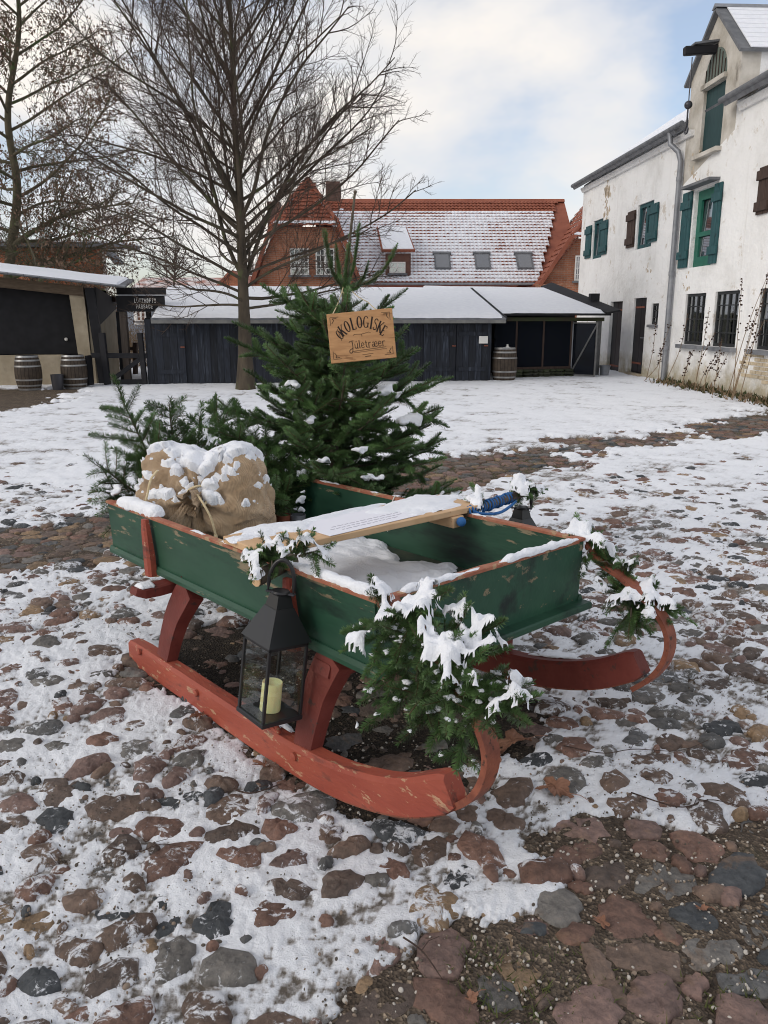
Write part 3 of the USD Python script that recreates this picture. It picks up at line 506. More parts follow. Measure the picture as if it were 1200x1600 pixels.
# bolsters across, with upturned ends, and the stakes that hold the sides
for a in (.60, 1.80):
    e_ = -.17 if a < 1 else -.03
    pth = [sp(a, e_, .468), sp(a, e_ + .04, .455), sp(a, max(e_ + .11, .05), .455) if a > 1 else sp(a, -.06, .455), sp(a, .1, .462), sp(a, SW - .1, .462), sp(a, SW + .06, .455), sp(a, SW + .13, .455), sp(a, SW + .17, .468)]
    part(sled, 'bolster', sweep(pth, [(-.045, -.022), (.045, -.022), (.045, .018), (.035, .024), (-.035, .024), (-.045, .018)], scale=[.7 if a < 1 else 1, .95, 1, 1, 1, 1, .95, .7]), m_dred)
for a, b, t in ((.475, -.032, 0), (1.62, -.032, 0), (.60, SW + .032, 0), (1.80, SW + .032, 0)):
    part(sled, 'stake', sweep([sp(a + .012, b, .485), sp(a + .01, b - .002, .58), sp(a, b - .004, .70), sp(a - .004, b - .004, .752)], [(-.030, -.018), (.030, -.018), (.030, .008), (.018, .019), (-.018, .019), (-.030, .008)], up=-SV if b < 0 else SV, scale=[1, 1, .8, .62]), m_red if b < 0 else m_dred)
# iron ring and eye on the near runner
ra = np.linspace(0, 2 * np.pi, 25)
p0 = G(428, 1136, .20); p0 = sp(1.585, -.095, .185)
part(sled, 'iron_ring', tube([p0 + SU * .030 * math.cos(t) - SV * .012 * math.sin(t) + np.array([0, 0, .028 * math.sin(t)]) for t in ra], .0085, 8), m_red, smooth=True)
part(sled, 'eye_bolt', tube([sp(1.62, -.05, .21), sp(1.60, -.09, .205), sp(1.59, -.105, .20)], .012, 8), m_red, smooth=True)
for a, z in ((.45, .11), (1.0, .10), (1.72, .12)):
    part(sled, 'peg', xf(rev([(0, .0), (.016, 0), (.016, .010), (.010, .013), (0, .013)], 10), np.stack([SU, [0, 0, 1.], -SV], 1), sp(a, -.096, z)), m_red, smooth=40)

# snow lying on things
def snow_ridge(p, q, w, h, seed=0, n=60, thr=.30, taper=.06):
    """A ragged ridge of snow along an edge from p to q (one or more lumps)."""
    pts = np.linspace(p, q, n); L = np.linalg.norm(np.asarray(q) - p); s = np.linspace(0, 1, n)
    k = fbm(np.column_stack([s * L * 5, np.full(n, seed * 1.7), np.zeros(n)]), 4, seed); kk = fbm(np.column_stack([s * L * 22, np.full(n, seed), np.zeros(n)]), 3, seed + 1)
    m = np.clip((k - thr) * 3.2, 0.0, 1) * np.clip(np.minimum(s, 1 - s) / taper, 0, 1) ** .6
    a = np.linspace(0, np.pi, 9); prof = np.column_stack([np.cos(a), np.sin(a) ** .75]); prof = np.vstack([prof, [[-.9, -.15], [.9, -.15]]])
    ww = w / 2 * (m ** .5) * (.75 + .5 * kk); hh = h * m * (.7 + .6 * kk)
    runs = MB(); i = 0
    while i < n:
        if m[i] > .01:
            j = i
            while j < n and m[j] > .01: j += 1
            if j - i > 3: runs.add(sweep(pts[i:j], prof, scale=np.column_stack([np.maximum(ww[i:j], .001), np.maximum(hh[i:j], .001)])))
            i = j
        else: i += 1
    v, f = runs.m; v = v + (meshkit.noise(v * 60, 3)[:, None] - .5) * .006
    return v, f
def mound(c, sx, sy, h, seed, R=None, n=40, cut=.32):
    """A low heap of snow with a ragged outline."""
    g = np.linspace(-1, 1, n); X, Y = np.meshgrid(g, g); r = np.hypot(X, Y)
    N = fbm(np.stack([X * 2.2, Y * 2.2, np.full_like(X, seed)], -1), 4, seed); N2 = fbm(np.stack([X * 9, Y * 9, np.full_like(X, seed)], -1), 3, seed + 1)
    z = (1 - r ** 2 * .95) + (N - .5) * 1.5 + (N2 - .5) * .35; zz = np.maximum(z - cut, -.08)
    v = np.stack([X * sx, Y * sy, h * np.sign(zz) * np.abs(zz) ** .6], -1).reshape(-1, 3)
    i, j = np.meshgrid(np.arange(n - 1), np.arange(n - 1), indexing='ij'); q = np.stack([i * n + j, i * n + j + 1, (i + 1) * n + j + 1, (i + 1) * n + j], -1).reshape(-1, 4)
    F = np.vstack([q[:, [0, 1, 2]], q[:, [0, 2, 3]]]); F = F[(z.ravel() > cut - .08)[F].any(1)]; un, inv = np.unique(F, return_inverse=True)
    v = v[un]; 
    if R is not None: v = v @ np.asarray(R).T
    return v + np.asarray(c), inv.reshape(-1, 3)
def rimp(a, b, dz=.012): return sp(a, b, zt(a) + dz)
part(sled, 'snow', snow_ridge(sp(SL - .004, .10, zt(SL) + .006), sp(SL - .004, SW - .0, zt(SL) + .006), .045, .026, 11, 110, .28), m_snow, smooth=True)
part(sled, 'snow', snow_ridge(rimp(1.40, .012), rimp(SL, .012), .05, .024, 12, 80, .24), m_snow, smooth=True)
part(sled, 'snow', snow_ridge(rimp(.10, .015), rimp(.52, .02), .075, .045, 13, 60, .1), m_snow, smooth=True)
part(sled, 'snow', snow_ridge(rimp(.85, .0), rimp(1.2, .0), .03, .010, 14, 60, .4), m_snow, smooth=True)
part(sled, 'snow', snow_ridge(rimp(.3, SW), rimp(2.0, SW), .03, .012, 15, 90, .5), m_snow, smooth=True)
fl = np.array([0, 0, .528])
part(sled, 'snow', mound(sp(1.22, .60, .525), .46, .44, .075, 4, SR, 70, .25), m_snow, smooth=True)
part(sled, 'snow', mound(sp(.75, .85, .520), .35, .20, .05, 9, SR, 40, .3), m_snow, smooth=True)
part(sled, 'snow', mound(sp(1.72, .30, .525), .20, .20, .025, 14, SR, 40, .45), m_snow, smooth=True)
part(sled, 'snow', snow_ridge(sp(.60, -.155, .482), sp(.60, -.07, .476), .07, .016, 17, 20, .0, .2), m_snow, smooth=True)
part(sled, 'snow', mound(sp(1.50, -.05, .160), .13, .04, .014, 5, SR, 24, .5), m_snow, smooth=True)
part(sled, 'snow', snow_ridge(sp(1.75, SW + .06, .165), sp(2.2, SW + .06, .28), .02, .006, 19, 40, .3), m_snow, smooth=True)

# plank bench across the box, with a paper sheet, pegs and a block below
bench = thing('plank', 'bare pine plank laid across the sled box, dusted with snow', 'plank', loc=sp(1.3, .5, .79))
ZP = .785
part(bench, 'board', cbox(sp(1.315, .565, ZP + .014), (.285, 1.19, .028), .003, SR @ Rot.from_euler('z', -1.0, degrees=True).as_matrix()), m_pine)
part(bench, 'block', cbox(sp(1.40, .99, ZP - .026), (.16, .07, .050), .004, SR), m_pine)
part(bench, 'snow', mound(sp(1.28, .92, ZP + .027), .155, .30, .020, 23, SR, 50, .30), m_snow, smooth=True)
part(bench, 'snow', mound(sp(1.22, .17, ZP + .027), .10, .22, .018, 25, SR, 40, .32), m_snow, smooth=True)
part(bench, 'snow', mound(sp(1.18, .55, ZP + .027), .05, .28, .014, 27, SR, 40, .35), m_snow, smooth=True)
paper = thing('paper_sheet', 'white printed paper sheet lying on the snowy plank', 'paper', loc=sp(1.32, .5, ZP + .03))
part(paper, 'sheet', xf(box((0, 0, 0), (.235, .50, .0015)), SR @ Rot.from_euler('z', 2, degrees=True).as_matrix(), sp(1.325, .53, ZP + .0305)), m_paper)
ink = MB()
for r_, (s_, e_) in enumerate(((-.16, .20), (-.19, .19), (-.15, .16))):
    y_ = s_
    while y_ < e_:
        w_ = RNG.uniform(.012, .034); ink.add(box((.02 + r_ * .028, y_ + w_ / 2, .0012), (.0045, w_, .0006))); y_ += w_ + .008
part(paper, 'printed_line', xf(ink.m, SR @ Rot.from_euler('z', 2, degrees=True).as_matrix(), sp(1.325, .53, ZP + .0305)), mat('grey_ink', (.34, .33, .38)), kind='stuff')
# round poles sticking out under the plank ends, on which the lanterns hang
rod1 = thing('round_stick', 'short peeled round stick jutting out over the near side of the sled', 'stick', loc=sp(1.56, -.06, .78))
part(rod1, 'bark', tube(np.linspace(sp(1.585, -.145, .765), sp(1.53, .05, .783), 8), .028, 12), m_trunk, smooth=40)
part(rod1, 'cut_end', tube([sp(1.586, -.150, .7645), sp(1.5855, -.1455, .765)], .0265, 12), m_pine)
rod2 = thing('round_stick', 'round stick jutting out over the far side of the sled', 'stick', loc=sp(1.45, 1.4, .80))
part(rod2, 'bark', tube(np.linspace(sp(1.452, 1.06, .785), sp(1.425, 1.60, .815), 8), .019, 10), m_trunk, smooth=40)
rope = thing('blue_rope', 'blue rope tied round the far stick beside the plank', 'rope', loc=sp(1.44, 1.3, .8))
q = np.linspace(0, 1, 150); hel = np.array([sp(1.452 - .027 * t, 1.07 + .36 * t, .785 + .018 * t) + (.024 + .003 * math.sin(31 * t)) * (math.cos(2 * np.pi * 17 * t) * SU + math.sin(2 * np.pi * 17 * t) * np.array([0, 0, 1])) for t in q])
part(rope, 'winding', tube(hel, .0055, 5), m_blue, smooth=True)
part(rope, 'strand', tube(catmull([sp(1.47, 1.40, .79), sp(1.50, 1.25, .765), sp(1.49, 1.12, .78), sp(1.45, 1.09, .80)], 14), .007, 6), m_blue, smooth=True)
part(rope, 'knot', xf(trimesh.creation.icosphere(2, .022), None, sp(1.50, .985, .765)), m_blue, smooth=True)

ws = thing('white_string', 'thin white string hanging over the far side board', 'string', loc=sp(.95, SW, .78)); part(ws, 'cord', tube(catmull([sp(.93, SW + .03, .74), sp(.95, SW + .0, zt(.95) + .016), sp(.965, SW - .035, .75), sp(.93, SW - .045, .66), sp(.95, SW - .05, .60)], 20), .003, 5), mat('white_cord', (.6, .58, .52)), smooth=True)
# ---------------------------------------------------------------- lanterns
LW, LH = .082, .258                       # half width, glass height
def lantern(name, label, M4, full=True):
    t = thing(name, label, 'lantern', 'lanterns on the sled', M4=M4); p = lambda n, m, mt, parent=t, **k: part(parent, n, m, mt, world=False, **k)
    b = .011
    p('base', cbox((0, 0, .009), (2 * LW + .006, 2 * LW + .006, .018), .003), m_lant)
    for sx_ in (-1, 1):
        for sy_ in (-1, 1): p('corner_post', cbox((sx_ * (LW - b / 2), sy_ * (LW - b / 2), .018 + LH / 2), (b, b, LH), .0015), m_lant)
    for k in range(4):
        R = Rot.from_euler('z', 90 * k, degrees=True).as_matrix()
        p('pane', xf(box((LW - .005, 0, .018 + LH / 2), (.0015, 2 * LW - 2 * b, LH)), R), m_glass)
        p('top_rail', xf(cbox((LW - b / 2, 0, .018 + LH + .007), (b, 2 * LW, .014), .0015), R), m_lant)
    w1, h1, z0 = .032, .115, .018 + LH + .014
    tier = lambda wb, wt, za, zb_: (np.array([[sx_ * (wb if k == 0 else wt), sy_ * (wb if k == 0 else wt), (za, zb_)[k]] for sx_ in (-1, 1) for sy_ in (-1, 1) for k in (0, 1)]), _boxf)
    p('roof', tier(LW + .006, w1 + .005, z0, z0 + h1), m_lant)
    p('collar', tier(w1 + .003, w1 - .006, z0 + h1, z0 + h1 + .045), m_lant)
    zc = z0 + h1 + .045
    p('cap', xf(rev([(0, 0), (.030, 0), (.034, .006), (.030, .012), (0, .016)], 20), None, (0, 0, zc)), m_lant, smooth=40)
    a = np.linspace(0, np.pi, 24); arch = np.stack([.046 * np.cos(a), np.zeros(24), zc + .035 + .085 * np.sin(a)], 1); arch = np.vstack([[[.046, 0, zc - .012]], arch, [[-.046, 0, zc - .012]]])
    p('handle', tube(arch @ Rot.from_euler('z', 35, degrees=True).as_matrix().T, .0075, 8), m_lant, smooth=True)
    p('handle_plate', cbox((0, 0, zc + .004), (.105, .024, .006), .002, Rot.from_euler('z', 35, degrees=True).as_matrix()), m_steel)
    if full:
        cn = p('candle', rev([(0, 0), (.036, 0), (.037, .004), (.036, .10), (.035, .106), (.030, .100), (.012, .094), (0, .094)], 28, (-.004, .004, .019)), m_candle, smooth=50)
    return t, zc + .12
def aff(R, t): M = np.eye(4); M[:3, :3] = R; M[:3, 3] = t; return M
top = sp(1.69, -.10, .835)
dirn = nrm(np.array([-.10, -.03, -1.0]) - .02 * SV)                # it hangs a little askew against the side board
zc_ = -dirn; xc_ = nrm(SU - zc_ * (SU @ zc_)); RL_ = np.stack([xc_, np.cross(zc_, xc_), zc_], 1)
HT = .018 + LH + .014 + .115 + .045 + .105
lan1, _ = lantern('lantern', 'black metal lantern with cream candle hanging against the near side of the sled', aff(RL_, top + dirn * HT))
top2 = sp(1.425, 1.50, .835)
lan2, _ = lantern('lantern', 'black lantern on the far side, mostly hidden behind the sled box', aff(SR, top2 - np.array([0, 0, HT])), False)
# ---------------------------------------------------------------- fir shoots: needles are real leaves on instanced shoots
def make_shoot(L, seed, n=230, nl=.029, flat=.45, tipcol=1.0):
    r = np.random.default_rng(seed); mb = MB()
    ax = np.stack([np.linspace(0, L, 6), .012 * np.sin(np.linspace(0, 2.2, 6)) * r.uniform(-1, 1), .010 * np.linspace(0, 1, 6) ** 2 * r.uniform(-1, 1)], 1)
    mb.add(tube(ax, np.linspace(.0028, .0016, 6), 4), (.10, .07, .035))
    s = np.sort(r.uniform(.02, 1.0, n)); V, F, C = [], [], []
    for k, a in enumerate(s):
        p = np.array([np.interp(a * L, ax[:, 0], ax[:, j]) for j in range(3)])
        phi = r.uniform(0, 2 * np.pi); rad = np.array([0, math.cos(phi), abs(math.sin(phi)) * .75 - .12 if r.random() < .8 else math.sin(phi) * flat])
        rad /= np.linalg.norm(rad); fw = r.uniform(.35, .75) + (.9 if a > .93 else 0)
        d = nrm(np.array([fw, 0, 0]) + rad); l = nl * r.uniform(.75, 1.15) * (.75 + .5 * math.sin(np.pi * min(1, .15 + a * .8)))
        side = nrm(np.cross(d, rad + np.array([.3, .1, 0]))); w = .0017
        V += [p, p + d * l * .55 + side * w, p + d * l, p + d * l * .55 - side * w]; F += [[4 * k, 4 * k + 1, 4 * k + 2], [4 * k, 4 * k + 2, 4 * k + 3]]
        g = r.uniform(.75, 1.25) * (1 + .5 * tipcol * max(0, a - .6)); C += [np.array([.068, .124, .042]) * g] * 4
    mb.add((np.array(V), np.array(F)), np.array(C)); return mb.m, mb.c
SHOOTS = [make_shoot(.12, 1), make_shoot(.15, 2, 280), make_shoot(.10, 3, 200), make_shoot(.15, 4, 290, .026)]
for k, (m, c) in enumerate(SHOOTS):
    pp = '/World/Looks/fir_shoot_%d' % k
    stage.CreateClassPrim(pp)
    q = usdkit.mesh(stage, pp + '/needles', m, m_needle)
    UsdGeom.PrimvarsAPI(q).CreatePrimvar('tint', Sdf.ValueTypeNames.Color3fArray, 'vertex').Set(Vt.Vec3fArray.FromNumpy(np.asarray(c, np.float32)))
SHL = [.12, .15, .10, .15]
PROTO = ['/World/Looks/fir_shoot_%d' % k for k in range(4)]
class Fir:
    """Collects the wood of a branch and the places of its shoots."""
    def __init__(s, rng): s.r, s.pos, s.q, s.sc, s.ix = rng, [], [], [], []
    def shoot(s, p, d, up, scale=1.0, k=None):
        d = nrm(d); up = np.asarray(up, float); up = up - d * (up @ d)
        if np.linalg.norm(up) < .05: up = np.array([1., 0, 0]) - d * d[0]
        z = nrm(up); y = np.cross(z, d); roll = s.r.normal(0, .25); y, z = y * math.cos(roll) + z * math.sin(roll), z * math.cos(roll) - y * math.sin(roll)
        s.pos.append(p); s.q.append(Rot.from_matrix(np.stack([d, y, z], 1)).as_quat()); s.sc.append(scale); s.ix.append(s.r.integers(0, 4) if k is None else k)
    def along(s, path, up, scale=1.0, start=0.0):
        P = np.asarray(path, float); seg = np.r_[0, np.cumsum(np.linalg.norm(np.diff(P, axis=0), axis=1))]; L = seg[-1]; a = start * L
        while a < L - .01:
            k = int(s.r.integers(0, 4)); l = SHL[k] * scale; p = np.array([np.interp(a, seg, P[:, j]) for j in range(3)]); e = np.array([np.interp(min(a + l, L + 1), seg, P[:, j]) for j in range(3)])
            d = e - p if np.linalg.norm(e - p) > .02 else P[-1] - P[-2]
            s.shoot(p, d, up, scale, k); a += l * .82
    def branch(s, path, up, spread=.30, step=.055, start=.18, scale=1.0, wood=None, r0=.007, side_ang=52, sub=True, taper=1.0):
        """Main axis with two-sided side twigs in the plane across `up`."""
        P = np.asarray(path, float); seg = np.r_[0, np.cumsum(np.linalg.norm(np.diff(P, axis=0), axis=1))]; L = seg[-1]; up = np.asarray(up, float)
        if wood is not None: wood.add(tube(P, np.linspace(r0, .0025, len(P)), 6))
        s.along(P, up, scale, start * .8)
        a = L * start; sd = 1
        while a < L - .05:
            p = np.array([np.interp(a, seg, P[:, j]) for j in range(3)]); e = np.array([np.interp(a + .02, seg, P[:, j]) for j in range(3)]); t = nrm(e - p)
            for sg in ((-1, 1) if s.r.random() < .75 else (sd,)):
                lat = nrm(np.cross(up, t)) * sg; an = math.radians(side_ang + s.r.normal(0, 7)); d = nrm(t * math.cos(an) + lat * math.sin(an) + up * s.r.normal(.06, .10))
                l = max(.05, spread * (1 - (a / L) ** 1.3 * taper) * s.r.uniform(.7, 1.1) * min(1, .45 + a / L * 1.6))
                tw = np.array([p, p + d * l * .5 + up * .004, p + d * l + up * s.r.normal(.0, .02)])
                if wood is not None and l > .08: wood.add(tube(tw, [.0035, .003, .002], 4))
                s.along(tw, up, scale * .95, .04)
                if sub and l > .14:
                    for b in np.arange(.35, .95, .07 / l * 1.5):
                        for g2 in (-1, 1):
                            pp = tw[0] + (tw[2] - tw[0]) * b; d2 = nrm(d * .7 + np.cross(up, d) * g2 * .75 + up * s.r.normal(.05, .12)); s.shoot(pp, d2, up, scale * s.r.uniform(.45, .75))
            a += step * s.r.uniform(.8, 1.25); sd = -sd
    def emit(s, parent, name='needles', world=True):
        if s.pos: pinst(parent, name, PROTO, np.array(s.pos), np.array(s.q), np.array(s.sc), s.ix, world=world)
def nets(Fv, iso, org, res):
    """Naive surface nets: a closed mesh round the cells where the field passes iso."""
    ins = Fv > iso; sh = np.array(Fv.shape) - 1; acc = np.zeros((*sh, 3)); cnt = np.zeros(sh); c8 = [(i, j, k) for i in (0, 1) for j in (0, 1) for k in (0, 1)]
    sl_ = lambda A, o: A[o[0]:o[0] + sh[0], o[1]:o[1] + sh[1], o[2]:o[2] + sh[2]]
    for p in c8:
        for ax in range(3):
            if p[ax]: continue
            q = list(p); q[ax] = 1; a_, b_ = sl_(Fv, p), sl_(Fv, q); x = sl_(ins, p) != sl_(ins, q); t = np.where(x, (iso - a_) / np.where(np.abs(b_ - a_) < 1e-9, 1e-9, b_ - a_), 0); o = np.array(p, float)
            e = o + np.eye(3)[ax] * t[..., None]; acc += np.where(x[..., None], e, 0); cnt += x
    act = cnt > 0; idx = -np.ones(sh, int); idx[act] = np.arange(act.sum()); base = np.stack(np.nonzero(act), 1); V = org + (base + acc[act] / cnt[act][:, None]) * res; Q = []
    for ax in range(3):
        u, v = (ax + 1) % 3, (ax + 2) % 3; lo = [slice(None)] * 3; hi = [slice(None)] * 3; lo[ax] = slice(0, -1); hi[ax] = slice(1, None); x = ins[tuple(lo)] != ins[tuple(hi)]; g = np.stack(np.nonzero(x), 1); g = g[(g[:, u] > 0) & (g[:, v] > 0) & (g[:, u] < sh[u]) & (g[:, v] < sh[v])]; f0 = ins[tuple(lo)][tuple(g.T)]
        cs = []
        for du, dv in ((-1, -1), (0, -1), (0, 0), (-1, 0)): h = g.copy(); h[:, u] += du; h[:, v] += dv; cs.append(idx[tuple(h.T)])
        q = np.stack(cs, 1); q[~f0] = q[~f0][:, ::-1]; Q.append(q)
    q = np.vstack(Q); q = q[(q >= 0).all(1)]; return V, np.vstack([q[:, [0, 1, 2]], q[:, [0, 2, 3]]])
def clumps(pts, r, seed, flat=.6, amp=.5):
    """Snow caught on sprays: lumps melted together into one ragged body."""
    pts = np.asarray(pts, float); res = max(r * .32, .0045); lo = pts.min(0) - r * 2.2; n = np.ceil((pts.max(0) + r * 2.2 - lo) / res).astype(int) + 1
    g = np.stack(np.meshgrid(*[lo[k] + np.arange(n[k]) * res for k in range(3)], indexing='ij'), -1); Fv = np.zeros(n); rg_ = np.random.default_rng(seed)
    wv_ = g.reshape(-1, 3) * (.55 / r); g = g + np.stack([fbm(wv_ + o_, 2, seed + 3).reshape(n) - .5 for o_ in (0, 37.3, 71.9)], -1) * r * 2.6
    for p in pts:
        rr = r * rg_.uniform(.6, 1.2); d = (g - p) / [rr, rr, rr * flat]; Fv += np.exp(-(d ** 2).sum(-1) * 1.1)
    Fv *= .50 + (amp + .25) * (fbm(g.reshape(-1, 3) * (.9 / r) * .55, 3, seed).reshape(n)); Fv += ((fbm(g.reshape(-1, 3) * 75, 3, seed).reshape(n) - .5) * .55 + (fbm(g.reshape(-1, 3) * 190, 2, seed).reshape(n) - .5) * .25) * np.clip(Fv * 2.5, 0, 1)
    return nets(Fv, .36, lo, res)
def split_clumps(parent, pts, r, seed, name='snow_clump', **k):
    v, f = clumps(pts, r, seed, **k); t = trimesh.Trimesh(v, f, process=False)
    comp = trimesh.graph.connected_component_labels(t.face_adjacency, node_count=len(f))
    for c in np.unique(comp):
        fk = f[comp == c]; un, inv = np.unique(fk, return_inverse=True)
        if len(un) > 14: part(parent, name, (v[un], inv.reshape(-1, 3)), m_snow, smooth=True)

from scipy import ndimage
def drape(t, F, seed, cover=.5, thick=.022, res=.005, name='snow', zmin=None):
    """Snow settled on sprays: a ragged sheet over the topmost needles, thick in the middle and thin at its torn edges."""
    g_ = np.random.default_rng(seed); P_ = np.array(F.pos); D_ = Rot.from_quat(np.array(F.q)).apply([1., 0, 0]) * (np.array(F.sc) * .12)[:, None]
    pts = np.vstack([P_ + D_ * k + g_.normal(0, 1, P_.shape) * [.009, .009, .003] for k in np.linspace(.1, 1.0, 7) for _ in range(2)]); lo = pts[:, :2].min(0) - .04; n = np.ceil((pts[:, :2].max(0) + .04 - lo) / res).astype(int) + 1
    H_ = np.full(n, -9.); ij = ((pts[:, :2] - lo) / res).round().astype(int); np.maximum.at(H_, (ij[:, 0], ij[:, 1]), pts[:, 2]); H_ = ndimage.maximum_filter(H_, 5); occ = (H_ > -8).astype(float); Hm = np.where(occ > 0, H_, 0); w_ = ndimage.gaussian_filter(occ, 2.2); Hs = ndimage.gaussian_filter(Hm, 2.2) / np.maximum(w_, 1e-3)
    X, Y = np.meshgrid(lo[0] + np.arange(n[0]) * res, lo[1] + np.arange(n[1]) * res, indexing='ij'); q = np.stack([X, Y, Hs], -1).reshape(-1, 3); N1 = fbm(q * [14, 14, 14], 4, seed).reshape(n); N2 = fbm(q * 65, 3, seed + 1).reshape(n)
    m = ndimage.gaussian_filter(occ, 3.0) * .9 + (N1 - .5) * 1.5 + (N2 - .5) * .7 - (1.02 - cover * .55); gx_, gy_ = np.gradient(ndimage.gaussian_filter(Hs, 1.0), res); st_ = np.hypot(gx_, gy_); m -= np.clip(st_ - 1.1, 0, 3) * .55; m = ndimage.gaussian_filter(m, .8); m[w_ < .12] = -1; top = Hs + .004 + thick * np.sqrt(np.clip(m, 0, .5) * 2) * (.6 + .8 * N1) + (N2 - .5) * .010; Z = np.where(m > 0, top, Hs - .004)
    i, j = np.meshgrid(np.arange(n[0] - 1), np.arange(n[1] - 1), indexing='ij'); c = lambda a, b: (i + a) * n[1] + j + b; Q = np.stack([c(0, 0), c(1, 0), c(1, 1), c(0, 1)], -1).reshape(-1, 4); ok = (m.ravel()[Q] > 0).any(1) & (np.ptp(Z.ravel()[Q], axis=1) < .020) & (w_.ravel()[Q] > .1).all(1)
    if zmin is not None: ok &= (Z.ravel()[Q] > zmin).all(1)
    Q = Q[ok]
    if len(Q) < 20: return
    f = np.vstack([Q[:, [0, 1, 2]], Q[:, [0, 2, 3]]]); un, inv = np.unique(f, return_inverse=True); part(t, name, (np.stack([X, Y, Z], -1).reshape(-1, 3)[un], inv.reshape(-1, 3)), m_snow, smooth=True, kind='stuff')
# ---------------------------------------------------------------- the Christmas tree standing behind the sled
TB = sp(min(np.linspace(0, 1.2, 121), key=lambda a: abs(proj(sp(a, SW + .34, 0))[0] - 473)), SW + .34, 0); TB[2] = 0
yT = TB[1]
tip = at(555, 300, yT + .05)
xt = thing('christmas_tree', 'green cut fir tree with an upswept leader standing behind the sled', 'fir tree', loc=TB)
rng = np.random.default_rng(12)
def trunk_at(z): k = z / tip[2]; return TB + (tip - TB) * k + np.array([-.05 * math.sin(np.pi * k), 0, 0])
tz = np.linspace(0, tip[2] - .42, 30)
part(xt, 'trunk', tube([trunk_at(z) for z in tz], np.linspace(.042, .009, 30), 10), m_trunk, smooth=True)
wood = MB(); fir = Fir(rng)
lead = np.array([trunk_at(z) for z in np.linspace(tip[2] - .62, tip[2], 14)])
part(xt, 'leader', tube(lead, np.linspace(.011, .006, 14), 8), m_trunk, smooth=True)
lf = Fir(rng)
for z in np.arange(tip[2] - .60, tip[2] - .42, .03): lf.shoot(trunk_at(z), tip - TB, nrm(rng.normal(size=3)), .7, 2)
for z in np.linspace(tip[2] - .42, tip[2] - .05, 8):
    lf.shoot(trunk_at(z), tip - TB + np.array([rng.normal(0, .1), rng.normal(0, .1), 0]), nrm(rng.normal(size=3)), .34, 2)
part(xt, 'bud', xf(trimesh.creation.icosphere(1, .011), None, tip), m_trunk, smooth=True)
lf.emit(xt, 'leader_needles')
# top whorl: steep bare-looking candles, dense needles right round
wz = at(542, 452, yT)[2]
for (px, py, dy, th_) in ((508, 375, .05, 1), (615, 393, -.06, 1), (572, 420, -.2, 1), (560, 362, .12, 1), (545, 400, -.22, 1), (525, 395, .2, 1)):
    e = at(px, py, yT + dy); b0 = trunk_at(wz); mid = (b0 + e) / 2 + np.array([(e[0] - b0[0]) * .18, dy * .3, -.035])
    P = catmull([b0, mid, e], 8); w_ = MB(); w_.add(tube(P, np.linspace(.007, .003, 8), 5)); part(xt, 'branch', w_.m, m_trunk, smooth=True)
    for roll in range(2): fir.along(P, nrm(rng.normal(size=3)), .72, .02)
def rad_at(z, az):
    """Reach of the crown by height; wide at about half a metre, pointed above."""
    k = np.clip((z - .52) / (wz - .50), 0, 1); r = .70 * (1 - k) ** .9 + .12
    return r * (1 if z > .5 else .9)
for iw, z in enumerate([.34, .46, .58, .70, .83, .96, 1.09, 1.22, 1.35, 1.46, 1.57]):
    if z > wz - .06: break
    n = 7 if z < 1.3 else 5; a0 = rng.uniform(0, 6.28)
    for k in range(n):
        az = a0 + 2 * np.pi * k / n + rng.normal(0, .16); r = rad_at(z, az) * rng.uniform(.80, 1.10) 
        if math.sin(az) > .55: r *= .85
        if z < .62: r *= .85 
        h = np.array([math.cos(az), math.sin(az), 0]); b0 = trunk_at(z); lift = (.20 + .55 * (z / wz) ** 2) * r
        e = b0 + h * r + np.array([0, 0, lift * rng.uniform(.7, 1.15)]); mid = b0 + h * r * .5 + np.array([0, 0, lift * .32 - .03 * r])
        w_ = MB(); fir.branch(catmull([b0, mid, e], 10), (0, 0, 1), spread=.36 * r + .05, step=.085, start=.20, wood=w_, r0=.010, scale=1.05)
        part(xt, 'branch', w_.m, m_trunk)
    for k in range(5):                                                # short shoots between the whorls
        az = rng.uniform(0, 6.28); h = np.array([math.cos(az), math.sin(az), 0]); b0 = trunk_at(z + rng.uniform(.03, .10)); e = b0 + h * rng.uniform(.12, .3) + np.array([0, 0, .1])
        fir.branch(np.array([b0, (b0 + e) / 2, e]), (0, 0, 1), spread=.10, step=.07, sub=False)
# long low sprays reaching out past the far side board, as in the photo
for (px, py, dy) in ((680, 600, .1), (672, 665, -.05), (688, 690, .0), (690, 772, -.25), (700, 775, -.1), (350, 640, .2), (380, 540, .1), (398, 520, -.1), (430, 462, .1)):
    e = at(px, py, yT + dy); z0_ = max(.4, e[2] - .18); b0 = trunk_at(z0_); mid = (b0 + e) / 2 + np.array([0, 0, -.03]); w_ = MB()
    fir.branch(catmull([b0, mid, e], 10), (0, 0, 1), spread=.17, step=.06, start=.3, wood=w_, r0=.009); part(xt, 'branch', w_.m, m_trunk)
sgc = at(565, 525, yT - .50); pj = proj(np.array(fir.pos)); kp = ~((np.abs(pj[:, 0] - 562) < 78) & (np.abs(pj[:, 1] - 518) < 52) & (np.array(fir.pos)[:, 1] < sgc[1] + .10))
fir.pos, fir.q, fir.sc, fir.ix = [[z for z, k_ in zip(l_, kp) if k_] for l_ in (fir.pos, fir.q, fir.sc, fir.ix)]
fir.emit(xt)
for k, (px, py, dy) in enumerate(((612, 612, -.2), (645, 655, -.2), (560, 700, -.5), (700, 775, -.3), (480, 655, -.45), (590, 745, -.5), (510, 720, -.5), (455, 600, -.3))):
    c = at(px, py, yT + dy); split_clumps(xt, c + rng.normal(0, .02, (4, 3)) * [1.5, 1, .4], .022 if k > 1 else .035, 40 + k)

